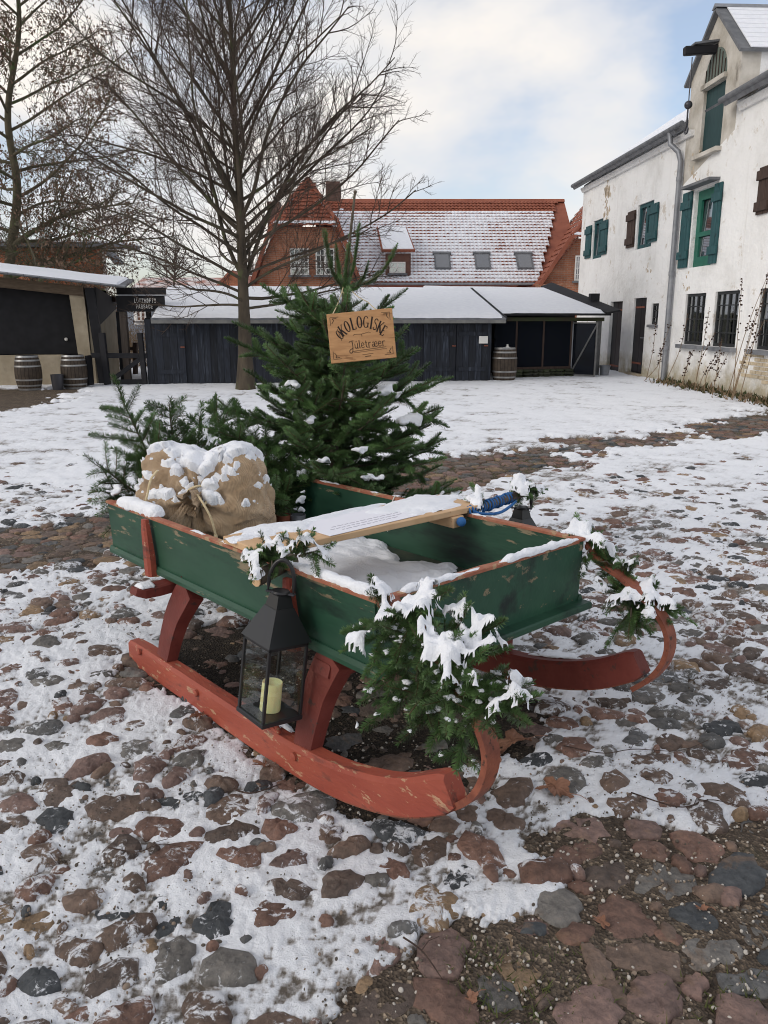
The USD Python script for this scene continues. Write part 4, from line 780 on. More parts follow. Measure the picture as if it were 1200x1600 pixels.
# the sign hung from the tree
sc_ = at(565, 525, yT - .50); W_, H_ = .352, .262
sx_ = nrm(at(610, 478, yT - .5) - at(508, 488, yT - .5)); sz_ = nrm(np.array([-.10, .16, 1.0])); sz_ = nrm(sz_ - sx_ * (sz_ @ sx_)); sy_ = np.cross(sz_, sx_); SGR = np.stack([sx_, sz_, -sy_], 1)
sign = thing('wooden_sign', 'small wooden plaque with dark hand lettering hung on the fir tree', 'sign', loc=sc_)
part(sign, 'board', xf(cbox((0, 0, 0), (W_, H_, .014), .002), SGR, sc_), m_plaque)
def el(cx_, cy_, rx, ry, a0=0, a1=360, n=40): t = np.radians(np.linspace(a0, a1, n)); return [(cx_ + rx * math.cos(a), cy_ + ry * math.sin(a)) for a in t]
def st(pts, w, cap=2): return LineString(pts).buffer(w / 2, cap_style=cap, quad_segs=4)
TH, TN = .165, .075
def ring(cx_, cy_, rx, ry): return Polygon(el(cx_, cy_, rx, ry)).difference(Polygon(el(cx_, cy_, rx - .155, ry - .06)))
def serif(x, y, w=.22): return st([(x - w / 2, y), (x + w / 2, y)], .045)
GL = {
 'O': (.62, [ring(.31, .5, .30, .5)]), 'Ø': (.62, [ring(.31, .5, .30, .5), st([(.05, -.08), (.57, 1.08)], .05)]),
 'K': (.60, [st([(.12, 0), (.12, 1)], TH), serif(.12, 0), serif(.12, 1), st([(.54, 1), (.16, .48)], TN), st([(.24, .56), (.52, 0)], TH), serif(.54, 0, .18), serif(.52, 1, .16)]),
 'L': (.52, [st([(.12, 0), (.12, 1)], TH), serif(.12, 1), st([(.04, .02), (.46, .02), (.47, .2)], TN)]),
 'G': (.62, [Polygon(el(.31, .5, .30, .5)).difference(Polygon(el(.31, .5, .175, .46))).difference(Polygon([(.36, .42), (.8, .42), (.8, .8), (.36, .8)])), st([(.52, .05), (.52, .42)], .10), st([(.36, .42), (.60, .42)], .05)]),
 'I': (.30, [st([(.15, 0), (.15, 1)], TH), serif(.15, 0), serif(.15, 1)]),
 'S': (.50, [st(catmull([(.42, .80), (.36, .93), (.22, .97), (.09, .86), (.10, .68), (.26, .53), (.40, .36), (.41, .14), (.26, .03), (.12, .06), (.06, .22)], 40), .085)]),
 'E': (.52, [st([(.12, 0), (.12, 1)], TH), serif(.1, 0, .16), serif(.1, 1, .16), st([(.1, .98), (.44, .98), (.45, .82)], TN), st([(.1, .5), (.36, .5)], TN), st([(.1, .02), (.46, .02), (.47, .2)], TN)]),
 'j': (.36, [st(catmull([(.16, .98), (.20, .5), (.17, .0), (.10, -.36), (-.08, -.50), (-.24, -.38), (-.22, -.16), (-.05, -.02), (.16, .05)], 40), .085), st(catmull([(-.22, .80), (-.10, .95), (.10, .98), (.34, .98)], 14), .06)]),
 'u': (.50, [st([(.08, .62), (.08, .18), (.14, .04), (.24, .03), (.36, .14)], .07), st([(.39, .64), (.39, .0), (.46, .02)], .085), st([(.20, .80), (.36, .92)], .05)]),
 'l': (.24, [st([(.10, 1.0), (.10, .08), (.18, .02)], .09)]),
 'e': (.46, [st(catmull([(.06, .34), (.36, .36), (.34, .56), (.22, .64), (.08, .52), (.05, .28), (.13, .05), (.28, .02), (.40, .14)], 36), .07)]),
 't': (.34, [st([(.14, .86), (.14, .10), (.24, .03), (.32, .08)], .085), st([(.0, .62), (.30, .62)], .05)]),
 'r': (.40, [st([(.09, .64), (.09, 0)], .09), st(catmull([(.10, .45), (.20, .60), (.32, .63), (.36, .55)], 12), .065), serif(.09, 0, .18)]),
 'æ': (.74, [st(catmull([(.10, .54), (.22, .63), (.32, .54), (.33, .3)], 14), .065), st([(.34, .5), (.34, .06)], .08), Polygon(el(.20, .2, .16, .19)).difference(Polygon(el(.20, .2, .085, .13))), st(catmull([(.36, .34), (.66, .36), (.62, .58), (.50, .64), (.38, .52)], 20), .065), st(catmull([(.37, .2), (.44, .04), (.58, .02), (.70, .14)], 16), .065)]),
}
def glyph(ch, h, wmul, x, y, rot, dep=.002):
    w, ps = GL[ch]; g = unary_union([q.buffer(0) for q in ps]); g = affinity.scale(g, h * wmul, h, origin=(0, 0)); return affinity.translate(affinity.rotate(g, rot, origin=(w * h * wmul / 2, h * .3)), x - w * h * wmul / 2, y)
def ink_part(shape, name='letter'):
    if not shape.is_empty: part(sign, name, xf(extr(shape, .0012), SGR, sc_ + SGR @ np.array([0, 0, .0067])), m_burn)
mm = lambda x, y: ((x - 195) / 390 * W_, (y - 142) / 285 * H_)
word = 'ØKOLOGISKE'; phs = [160, 144, 126, 109, 93, 77, 63, 51, 36, 20]
for ch, ph in zip(word, phs):
    a = math.radians(ph); x, y = mm(197 + 132 * math.cos(a), 104 + 82 * math.sin(a)); hgt = (.050 + .014 * math.sin(a)); ink_part(glyph(ch, hgt, .80, x, y, (ph - 90) * .50))
x = mm(128, 0)[0]
for ch in 'juletræer':
    h = .043; w = GL[ch][0] * h * 1.02; _, y = mm(0, 72); ink_part(glyph(ch, h, 1.02, x + w / 2, y, 2)); x += w + .0015
for pts, w in (([(132, 58), (335, 66)], 2.4), ([(140, 49), (338, 57)], 1.8), ([(190, 33), (255, 36)], 2.2), ([(205, 22), (240, 23)], 3.5), ([(145, 148), (155, 155), (195, 152), (240, 160), (250, 155)], 2.2), ([(196, 152), (197, 138)], 2.5)):
    ink_part(st([mm(*p) for p in pts], w / 390 * W_), 'line')
for cx_, cy_, sxs, sys_ in ((18, 262, 1, -1), (372, 262, -1, -1), (18, 22, 1, 1), (372, 22, -1, 1)):
    ink_part(unary_union([st([mm(cx_, cy_ + 45 * sys_), mm(cx_, cy_), mm(cx_ + 50 * sxs, cy_)], .0022), st(catmull([mm(cx_ + 8 * sxs, cy_ + 36 * sys_), mm(cx_ + 20 * sxs, cy_ + 18 * sys_), mm(cx_ + 14 * sxs, cy_ + 8 * sys_), mm(cx_ + 38 * sxs, cy_ + 8 * sys_)], 14), .003)]), 'ornament')
nail = lambda u, v: sc_ + SGR @ np.array([u, v, .004])
knot = trunk_at(at(545, 440, yT)[2]) + np.array([0, -.02, 0])
for a, b in ((nail(-W_ * .44, H_ * .42), knot), (nail(W_ * .44, H_ * .42), at(575, 472, yT - .25)), (at(575, 472, yT - .25), knot)):
    mid = (a + b) / 2 + np.array([0, -.01, -.02]); part(sign, 'string', tube(catmull([a, mid, b], 12), .0028, 5), m_cord, smooth=True)
part(sign, 'string', tube(catmull([knot + np.array([.012, -.03, 0]), knot + np.array([-.015, -.03, -.05]), knot + np.array([.012, -.035, -.10]), knot + np.array([-.012, -.03, -.15])], 16), .004, 5), m_cord, smooth=True)

# ---------------------------------------------------------------- burlap sack with snow
sb = sp(.335, .36, .535)
SKR = Rot.from_euler('z', -12, degrees=True).as_matrix()
def sack_surface(n=7):
    m = trimesh.creation.icosphere(6, 1.0); d = np.asarray(m.vertices); f = np.asarray(m.faces)
    p = 5.5; k = (np.abs(d[:, 0]) ** p + np.abs(d[:, 1]) ** 3 + np.abs(d[:, 2]) ** p) ** (-1 / p); q = d * k[:, None]
    x, y, z = q[:, 0], q[:, 1], q[:, 2]; X, Y, Z = x * .315, y * .185, (z + 1) * .235
    top = sstep(.1, 1, z); dip = np.exp(-((x - .05) / .30) ** 2); Z = Z - top * (.065 * dip) + top * .020 * np.exp(-((np.abs(x) - .75) / .22) ** 2)
    X = X * (1 + .0 * sstep(.3, 1, z) + .05 * np.exp(-((z + .45) / .4) ** 2)); Y = Y * (1 - .25 * sstep(.0, 1, z)) * (1 + .12 * np.exp(-((z + .4) / .5) ** 2))
    K = np.array([.03, -.17, .27]); P = np.stack([X, Y, Z], 1); dv = P - K; r = np.linalg.norm(dv, axis=1); an = np.arctan2(dv[:, 2], dv[:, 0])
    crease = np.sin(an * 9 + fbm(P * 8, 3, 2) * 6) * np.exp(-r / .20) * .028 * sstep(.02, .08, r) + np.sin(Z * 70 + X * 14 + fbm(P * 5, 3, 4) * 9) * .004 * sstep(.2, -.8, z)
    rid = 1 - np.abs(fbm(P * [7, 7, 4] + [1, 0, 0], 3, 18) - .5) * 4
    big = (fbm(P * 5.5, 4, 8) - .5) * .075 + (fbm(P * 15, 3, 9) - .5) * .03 + np.clip(rid, 0, 1) ** 3 * .016
    nr = nrm(np.stack([x / .315, y / .185, z / .235], 1)); fr = sstep(.1, -.6, y)
    P = P + nr * (big + crease * (.3 + .7 * fr))[:, None]; pull = np.exp(-(r / .09) ** 2) * .03; P[:, 1] += pull * fr
    return P, f
SP_, SF_ = sack_surface()
sack = thing('burlap_sack', 'plump brown burlap sack tied with cord and topped with snow', 'sack', loc=sb)
toW = lambda p: np.asarray(p) @ SKR.T + sb
part(sack, 'bag', (toW(SP_), SF_), m_burlap, smooth=True)
def ruffle(c, axis, L, r0, r1, seed, n=40, m=14):
    R = frame2(np.zeros(3), axis); a = np.linspace(0, 2 * np.pi, n, endpoint=False); s = np.linspace(0, 1, m); rg = np.random.default_rng(seed); ph = rg.uniform(0, 6.28, 3); V = []
    for t in s:
        fl = t ** 1.3; rr = r0 + (r1 - r0) * fl + fl * .016 * np.sin(5 * a + ph[0] + t) + .006 * np.sin(11 * a + ph[1]) + .004 * np.sin(17 * a + ph[2]); V.append(np.stack([np.full(n, t * L) + fl * .014 * np.sin(3 * a + ph[1]), rr * np.cos(a) * .75, rr * np.sin(a)], 1))
    V = np.vstack(V); i, j = np.meshgrid(np.arange(m - 1), np.arange(n), indexing='ij'); j2 = (j + 1) % n; q = np.stack([i * n + j, i * n + j2, (i + 1) * n + j2, (i + 1) * n + j], -1).reshape(-1, 4)
    inn = V * [1, .93, .93] - [.0, 0, 0]; q2 = q[:, ::-1] + len(V); V = np.vstack([V, inn]); F = np.vstack([q[:, [0, 1, 2]], q[:, [0, 2, 3]], q2[:, [0, 1, 2]], q2[:, [0, 2, 3]]])
    return V @ R.T + c, F
part(sack, 'tied_neck', (lambda m: (toW(m[0]), m[1]))(ruffle(np.array([.03, -.15, .285]), (-.12, -.75, -.25), .10, .040, .062, 3)), m_burlap, smooth=True)
part(sack, 'neck_flap', (lambda m: (toW(m[0]), m[1]))(ruffle(np.array([.0, -.19, .24]), (-.45, -.35, -.95), .15, .030, .062, 5)), m_burlap, smooth=True)
def cord(pts, r=.0055, n=30): return tube(catmull(toW(np.array(pts)), n), r, 6)
part(sack, 'cord', cord([(.05, -.21, .30), (.09, -.24, .27), (.13, -.245, .20), (.15, -.245, .12)]), m_cord, smooth=True)
part(sack, 'tassel', (lambda m: (m[0], m[1]))(tube(toW(np.array([(.15, -.245, .12), (.151, -.246, .10), (.152, -.248, .045)])), [.008, .010, .013], 8)), m_cord, smooth=True)
part(sack, 'cord', cord([(-.17, -.165, .40), (-.19, -.2, .36), (-.205, -.215, .29), (-.23, -.215, .22)]), m_cord, smooth=True)
part(sack, 'cord', cord([(.045 + .052 * math.cos(t), -.175 + .03 * math.sin(2 * t), .285 + .05 * math.sin(t)) for t in np.linspace(0, 6.28, 9)], .006, 50), m_cord, smooth=True)
tm = trimesh.Trimesh(SP_, SF_, process=False); N = np.asarray(tm.vertex_normals)
w = N[:, 2] * 1.0 + (fbm(SP_ * 9, 4, 14) - .5) * 1.5 + (fbm(SP_ * 30, 3, 15) - .5) * .5 + .25 * np.exp(-((SP_[:, 0] - .05) / .12) ** 2) * (SP_[:, 2] > .28) - .25 * (SP_[:, 2] < .24) + .10
w = w + (fbm(SP_ * 75, 2, 16) - .5) * .35; th_ = sstep(.82, 1.0, w) * np.clip(.012 + .018 * N[:, 2] , .003, .032) * (1 + .8 * np.exp(-((SP_[:, 0] - .06) / .15) ** 2)); up_ = nrm(N + [0, 0, .8]); SV2 = SP_ + up_ * (th_ - .002)[:, None] + up_ * ((fbm(SP_ * 45, 3, 4) - .5) * .008 * (th_ > .002))[:, None]
fk = SF_[(th_ > .0015)[SF_].any(1)]; fk = fk[(SP_[:, 2] > .05)[fk].all(1)]; un, inv = np.unique(fk, return_inverse=True)
part(sack, 'snow', (toW(SV2[un]), inv.reshape(-1, 3)), m_snow, smooth=True, kind='stuff')

# ---------------------------------------------------------------- cut fir branches lying in the sled, and the garlands
def fir_thing(name, label, cat, paths, up=(0, 0, 1), spread=.16, seed=0, group=None, loc=None, step=.055, start=.12, scale=1.0, roll=0, dens=True, r0=.007):
    r = np.random.default_rng(seed); t = thing(name, label, cat, group, loc=paths[0][0] if loc is None else loc); F = Fir(r)
    for P, u in paths_with_up(paths, up):
        w = MB(); F.branch(P, u, spread=spread, step=step, start=start, wood=w, scale=scale, sub=dens, r0=r0); part(t, 'stem', w.m, m_trunk)
    drape(t, F, seed, -.25 if seed % 3 else .05, .012, .007); F.emit(t); return t
def paths_with_up(paths, up):
    for p in paths: yield catmull(p, 12), (nrm(up) if not callable(up) else up(p))
BR = [  # (start, tip) as places round the load bed: tip pixel, forward distance of tip, start pixel, distance
 ((188, 618), 4.35, (262, 770), 4.25, 'upright fir branch behind the sack, its tip the leftmost of the tall ones'),
 ((264, 628), 4.45, (285, 770), 4.30, 'upright fir branch behind the sack, second from the left'),
 ((312, 650), 4.5, (300, 780), 4.35, 'short fir branch rising just behind the sack middle'),
 ((150, 722), 4.1, (255, 800), 4.2, 'fir branch jutting left over the rear corner of the sled'),
 ((165, 770), 4.05, (260, 800), 4.2, 'low snowy fir branch drooping over the rear end of the sled'),
 ((335, 632), 4.75, (380, 790), 4.45, 'fir branch leaning left from the gap between sack and tree'),
 ((370, 655), 4.7, (400, 800), 4.4, 'dark fir branch right behind the right ear of the sack'),
 ((415, 680), 4.65, (425, 805), 4.4, 'dark fir branch standing between the sack and the fir tree'),
 ((455, 720), 4.5, (425, 810), 4.35, 'fir branch drooping over the three small pots'),
 ((425, 765), 4.1, (415, 800), 4.35, 'low dark fir branch beside the right side of the sack'),
 ((465, 760), 4.6, (440, 810), 4.4, 'short fir branch with a snow clump beside the far side board'),
 ((230, 690), 4.3, (280, 790), 4.25, 'spreading fir branch filling the left rear corner of the sled'),
]
view = nrm(np.array([0, -1, .45]))
for k, (e, Ye, s_, Ys, lab) in enumerate(BR):
    a, b = at(*s_, Ys), at(*e, Ye); fir_thing('fir_branch', lab, 'branch', [[a, (a + b) / 2 + RNG.normal(0, .015, 3), b]], up=nrm(view + RNG.normal(0, .25, 3)), spread=.22 if k not in (8, 9, 10) else .14, seed=100 + k, group='cut fir branches piled in the rear of the sled', scale=1.05, start=.10, step=.045, r0=.008)
# tins: three small pots beside the sack
for (px, lab, m_) in ((415, 'small rusty tin pot beside the sack, leftmost of three', m_iron), (443, 'small rusty tin pot with a wick wire, middle of three', m_iron), (466, 'small grey tin pot with a wire handle, rightmost of three', m_zinc)):
    c = G(px, 826, .52); t = thing('tin_pot', lab, 'pot', loc=c); part(t, 'body', rev([(0, 0), (.036, 0), (.043, .075), (.0435, .08), (.040, .08), (.034, .01), (0, .01)], 20, c), m_, smooth=40)
    if px > 420:
        a = np.linspace(0, np.pi, 12); part(t, 'wire', tube(c + np.stack([.034 * np.cos(a), 0 * a, .078 + .045 * np.sin(a)], 1), .0025, 5), m_steel, smooth=True)
# garlands on the hoops and sticks
def garland(name, label, pts, seed, n, l=(.12, .22), spread=.08, down=.2, snow=(), cr=.03, up=None, clamp=None):
    r = np.random.default_rng(seed); P = np.asarray(pts, float); t = thing(name, label, 'garland', loc=P[len(P) // 2]); F = Fir(r); w = MB()
    for k in range(n):
        s = r.uniform(0, 1); i = min(int(s * (len(P) - 1)), len(P) - 2); p = P[i] + (P[i + 1] - P[i]) * (s * (len(P) - 1) - i); tg = nrm(P[i + 1] - P[i]); d = nrm(tg * r.choice([-1, 1], p=[.3, .7]) * r.uniform(.4, 1.1) + r.normal(0, 1, 3) * .75 + np.array([0, 0, -down])); L = r.uniform(*l)
        F.branch(np.array([p, p + d * L * .5 + [0, 0, .01], p + d * L + np.array([0, 0, -.02])]), nrm(np.array([0, -.5, 1]) + r.normal(0, .3, 3)), spread=spread, step=.05, start=.05, sub=False, wood=w, r0=.004, scale=.72)
    part(t, 'stem', w.m, m_trunk, kind='stuff'); F.emit(t)
    if snow: drape(t, F, seed, .68, .020)
    return t
lp = lambda x, y, a=None, b=-.10: sp(*((lambda q: (q[0], b, q[1]))(on_b(b, x, y))))
gA = thing('fir_garland', 'thick snowy fir garland on the near front hoop of the sled', 'garland', loc=lp(680, 1030)); gF = Fir(np.random.default_rng(55)); gW = MB()
for (x0, y0, x1, y1, b0, b1, sp_) in ((610, 945, 590, 912, -.06, -.05, .05), (640, 975, 580, 975, -.06, -.12, .07), (645, 985, 578, 1000, -.06, -.16, .08), (660, 1000, 600, 1050, -.07, -.20, .08), (680, 1020, 575, 1085, -.06, -.22, .09), (690, 1050, 600, 1112, -.06, -.20, .09), (690, 1060, 640, 1115, -.06, -.22, .08),
    (630, 965, 690, 930, -.05, -.10, .06), (690, 1030, 728, 958, -.05, -.06, .06), (700, 1030, 758, 985, -.04, -.06, .07), (710, 1050, 765, 1015, -.04, -.10, .07), (715, 1070, 790, 1080, -.04, -.10, .08), (720, 1080, 818, 1125, -.04, -.12, .08), (730, 1090, 770, 1135, -.04, -.10, .07),
    (715, 1080, 680, 1160, -.06, -.16, .07), (735, 1110, 716, 1200, -.05, -.08, .06), (720, 1090, 660, 1130, -.06, -.18, .08), (650, 990, 700, 1030, -.08, -.20, .08), (620, 950, 655, 1000, -.08, -.18, .07), (660, 1010, 650, 1065, -.07, -.18, .08), (690, 1040, 735, 1060, -.07, -.20, .08), (700, 1060, 700, 1115, -.06, -.20, .08), (640, 970, 620, 1020, -.08, -.2, .08)):
    p0_, p1_ = lp(x0, y0, b=b0), lp(x1, y1, b=b1); gF.branch(np.array([p0_, (p0_ + p1_) / 2 + [0, 0, .012], p1_]), nrm(np.array([0, -.6, 1]) + gF.r.normal(0, .25, 3)), spread=sp_, step=.045, start=.15, sub=False, wood=gW, r0=.004, scale=.74)
part(gA, 'stem', gW.m, m_trunk, kind='stuff'); gF.emit(gA)
drape(gA, gF, 61, .80, .032)
def sprinkle(t, F, n, seed, r=(.004, .009)):
    g_ = np.random.default_rng(seed); P_ = np.array(F.pos); Q_ = Rot.from_quat(np.array(F.q)); tip_ = P_ + Q_.apply([1., 0, 0]) * (np.array(F.sc) * .10 * g_.uniform(.2, 1, len(P_)))[:, None]; k = g_.choice(len(P_), min(n, len(P_)), False); mb_ = MB()
    for q in k:
        s_ = trimesh.creation.icosphere(1, 1.0); v = np.asarray(s_.vertices) * (1 + .3 * g_.standard_normal((42, 1))) * g_.uniform(*r) * [1.5, 1.5, .7]; mb_.add((v + tip_[q] + [0, 0, .010], np.asarray(s_.faces)))
    part(t, 'snow_bits', mb_.m, m_snow, smooth=True, kind='stuff')
sprinkle(gA, gF, 110, 3)
rp = lambda x, y, b=SW + .06: sp(*((lambda q: (q[0], b, q[1]))(on_b(b, x, y))))
snowR = [(rp(925, 848), 4, .020), (rp(960, 880), 6, .022), (rp(985, 910), 6, .022), (rp(1000, 955), 6, .024), (rp(1040, 955), 4, .020), (rp(985, 935), 3, .018)]
gB = garland('fir_garland', 'thin snowy fir garland on the far front hoop of the sled', [rp(888, 830), rp(930, 862), rp(975, 905), rp(1010, 940), rp(1045, 965)], 6, 24, (.06, .11), .045, .05, snowR)
garland('fir_garland', 'hanging fir sprig below the bend of the far hoop garland', [rp(965, 915), rp(985, 945), rp(1020, 975)], 7, 8, (.08, .12), .05, .1)
garland('fir_garland', 'small snowy fir sprig tied to the near round stick above the lantern', [lp(400, 880, b=-.08), lp(440, 872, b=-.06), lp(480, 868, b=.0)], 8, 9, (.06, .11), .05, .0, [(lp(425, 868, b=-.07), 4, .022), (lp(470, 862, b=-.03), 5, .022)])
q2 = [sp(1.45, 1.12, .82), sp(1.44, 1.35, .84), sp(1.43, 1.58, .85)]
garland('fir_garland', 'snowy fir sprig lying along the far round stick over the blue rope', q2, 9, 9, (.05, .10), .035, .0, [(sp(1.45, 1.2, .85), 6, .022), (sp(1.44, 1.42, .87), 6, .020)])
for k, (px, py, Y) in enumerate(((225, 770, 4.05), (262, 805, 3.95), (440, 770, 4.2), (470, 795, 4.3), (175, 765, 4.02))):
    pass
s9 = thing('snow_patch', 'snow clump caught on the dark fir branches between sack and far board', 'snow', loc=at(470, 780, 4.25)); split_clumps(s9, at(470, 780, 4.25) + RNG.normal(0, .025, (7, 3)) * [.6, 1, 1.4], .020, 77)
s9 = thing('snow_patch', 'snow clump on the fir branch over the rear corner of the sled', 'snow', loc=at(175, 765, 4.0)); split_clumps(s9, at(178, 766, 4.0) + RNG.normal(0, .02, (5, 3)) * [1.4, 1, .4], .02, 78)
# ---------------------------------------------------------------- white building on the right
FO = G(965, 583); FD = nrm(np.array([-.050, 1.0, 0])); FN = np.array([-FD[1], FD[0], 0])     # facade runs along FD (away from us); FN points out into the yard
def fac(x, y):
    r = ray(x, y); t = ((FO - CAMP) @ FN) / (r @ FN); p = CAMP + r * t; return (p - FO) @ FD, p[2]
def FP(s, z, out=0.): return FO + FD * s + FN * out + np.array([0, 0, z - FO[2]])
FR = np.stack([-FD, FN * -1, [0, 0, 1]], 1)                      # local: x towards us along the wall, y into the wall, z up
def frect(x0, y0, x1, y1, x2, y2, x3, y3):
    q = [fac(*p) for p in ((x0, y0), (x1, y1), (x2, y2), (x3, y3))]      # TL TR BR BL in the photo; s falls towards us (right)
    return ((q[0][0] + q[3][0]) / 2, (q[1][0] + q[2][0]) / 2, (q[2][1] + q[3][1]) / 2, (q[0][1] + q[1][1]) / 2)      # s_far, s_near, z_bottom, z_top
OP = dict(w1=frect(927, 345, 942, 342, 940, 403, 925, 404), w2=frect(997, 318, 1022, 315, 1017, 387, 994, 388), w3=frect(1084, 300, 1120, 288, 1112, 412, 1078, 420),
          loft=frect(1101, 141, 1135, 123, 1125, 230, 1092, 241), d1=frect(953, 472, 973, 470, 966, 585, 948, 586), d2=frect(991, 466, 1011, 465, 1002, 583, 983, 582), sw=frect(1018, 474, 1030, 474, 1027, 507, 1016, 507),
          g1=frect(1072, 460, 1104, 457, 1096, 539, 1066, 538), g2=frect(1118, 456, 1157, 453, 1148, 543, 1111, 541))
wg2 = OP['g2'][0] - OP['g2'][1]; OP['g3'] = (fac(1189, 451)[0], fac(1189, 451)[0] - wg2 * 1.02, OP['g2'][2], OP['g2'][3])
OP['w4'] = (fac(1196, 300)[0] - .35, fac(1196, 300)[0] - 1.5, fac(1196, 340)[1] + .1, fac(1196, 256)[1])
S_FAR = fac(912, 300)[0]; Z_EAVE = fac(912, 290)[1]; S_NEAR = fac(1199, 600)[0] - 5.0
dl, dr = fac(1079, 150)[0], fac(1157, 110)[0]; zd = (fac(1083, 120)[1] + fac(1160, 74)[1]) / 2; za = fac(1131, 14)[1]
white = thing('white_building', 'whitewashed two storey storehouse with green shutters and hoist dormer', 'building', loc=FP(S_FAR / 2, 0))
outline = unary_union([Polygon([(-S_FAR, -.1), (-S_NEAR, -.1), (-S_NEAR, Z_EAVE), (-S_FAR, Z_EAVE)]), Polygon([(-dl, Z_EAVE - .2), (-dr, Z_EAVE - .2), (-dr, zd), (-(dl + dr) / 2, za), (-dl, zd)])])
holes = []
for k, (a, b, z0, z1) in OP.items(): holes.append(Polygon([(-a, z0), (-b, z0), (-b, z1), (-a, z1)]))
la, lb, lz0, lz1 = OP['loft']; lc = (la + lb) / 2; lr = (la - lb) / 2
arch = Polygon([(-lc + lr * math.cos(t), lz1 + .12 + 1.15 * lr * math.sin(t)) for t in np.linspace(0, np.pi, 20)])
lowwall = outline.difference(unary_union(holes))
def wallmesh(poly, depth): v, f = extr(poly, depth); v = np.stack([v[:, 0], v[:, 2], v[:, 1]], 1); return v @ FR.T + FP(0, 0), f[:, ::-1]
grey_zone = Polygon([(-dl - .05, lz0 - .55), (-dr + .0, lz0 + .2), (-dr, za + 1), (-dl - .05, za + 1)])
part(white, 'wall', wallmesh(lowwall.difference(grey_zone), .42), m_plaster)
part(white, 'dormer_front', wallmesh(lowwall.intersection(grey_zone), .42), m_dormer)
WD = 7.0                                                            # building depth
part(white, 'end_wall', hexa([FP(S_FAR, -.1, -.42), FP(S_FAR, Z_EAVE, -.42), FP(S_FAR - .4, -.1, -.42), FP(S_FAR - .4, Z_EAVE, -.42), FP(S_FAR, -.1, -WD), FP(S_FAR, Z_EAVE, -WD), FP(S_FAR - .4, -.1, -WD), FP(S_FAR - .4, Z_EAVE, -WD)]), m_plaster)
RZ = Z_EAVE + WD / 2 * math.tan(math.radians(33))
part(white, 'gable', (np.array([FP(S_FAR, Z_EAVE, 0), FP(S_FAR, Z_EAVE, -WD), FP(S_FAR, RZ, -WD / 2), FP(S_FAR - .3, Z_EAVE, 0), FP(S_FAR - .3, Z_EAVE, -WD), FP(S_FAR - .3, RZ, -WD / 2)]), np.array([[0, 1, 2], [3, 5, 4], [0, 3, 1], [1, 3, 4], [1, 4, 2], [2, 4, 5], [0, 2, 3], [2, 5, 3]])), m_plaster)
def slab(p00, p01, p10, p11, th, lift=0.):
    c = np.array([p00, p01, p10, p11], float); n = nrm(np.cross(c[2] - c[0], c[1] - c[0])); n = n if n[2] > 0 else -n; c = c + n * lift
    return hexa([c[0], c[0] + n * th, c[1], c[1] + n * th, c[2], c[2] + n * th, c[3], c[3] + n * th])
def roofp(s, k, dz=0.): return FP(s, Z_EAVE + .10 - .22 + k * (RZ - Z_EAVE + .22), .28 - k * (WD / 2 + .28)) + np.array([0, 0, dz])
for a_, b_, k_ in ((S_FAR + .25, dl + .02, 0), (dl + .018, dr - .018, .10), (dr - .02, S_NEAR, 0)):
    part(white, 'roof', slab(roofp(a_, k_), roofp(b_, k_), roofp(a_, 1), roofp(b_, 1), .10), m_slate)
for a_, b_ in ((S_FAR + .02, dl + .05), (dr - .05, S_NEAR + .2)): part(white, 'roof_snow', slab(roofp(a_, .06), roofp(b_, .06), roofp(a_, .93), roofp(b_, .93), .03, .105), m_snow)
part(white, 'roof', slab(FP(S_FAR + .25, RZ + .10, -WD / 2), FP(S_NEAR, RZ + .10, -WD / 2), FP(S_FAR + .25, Z_EAVE - .12, -WD - .28), FP(S_NEAR, Z_EAVE - .12, -WD - .28), .10), m_slate)
def s_at(px, z, out):
    r = ray(px, 100); t = ((FO + FN * out - CAMP) @ FN) / (r @ FN); p = CAMP + r * t; return (p - FO) @ FD
for a, b in ((S_FAR + .3, s_at(1073, 0, .33)), (s_at(1131, 0, .33), S_NEAR)):
    path = np.array([FP(s, Z_EAVE + .02, .33) for s in np.linspace(a, b, 8)]); part(white, 'gutter', sweep(path, circ(.062, 10), scale=np.ones(8)), m_slate, smooth=40)
    part(white, 'cornice', sweep(np.array([FP(s, Z_EAVE - .20, .07) for s in (a - .35, b)]), [(-.07, -.05), (.0, -.05), (.07, .08), (-.07, .08)] if True else [], scale=np.ones(2)), m_plaster)
ptop, pbend, pbot = fac(1062, 208), fac(1069, 237), fac(1044, 589)
sP = (pbend[0] + pbot[0]) / 2
part(white, 'downpipe', tube([FP(sP + .32, Z_EAVE - .02, .30), FP(sP + .32, Z_EAVE - .30, .26), FP(sP + .08, Z_EAVE - .52, .14), FP(sP, Z_EAVE - .75, .10), FP(sP, 3, .10), FP(sP, .12, .10), FP(sP, .02, .18)], .065, 10), m_zinc, smooth=40)
for z in (5.0, 2.75, .9): part(white, 'pipe_clip', rev([(.068, -.05), (.078, -.05), (.078, .05), (.068, .05)], 12, FP(sP, z, .10)), m_zinc)
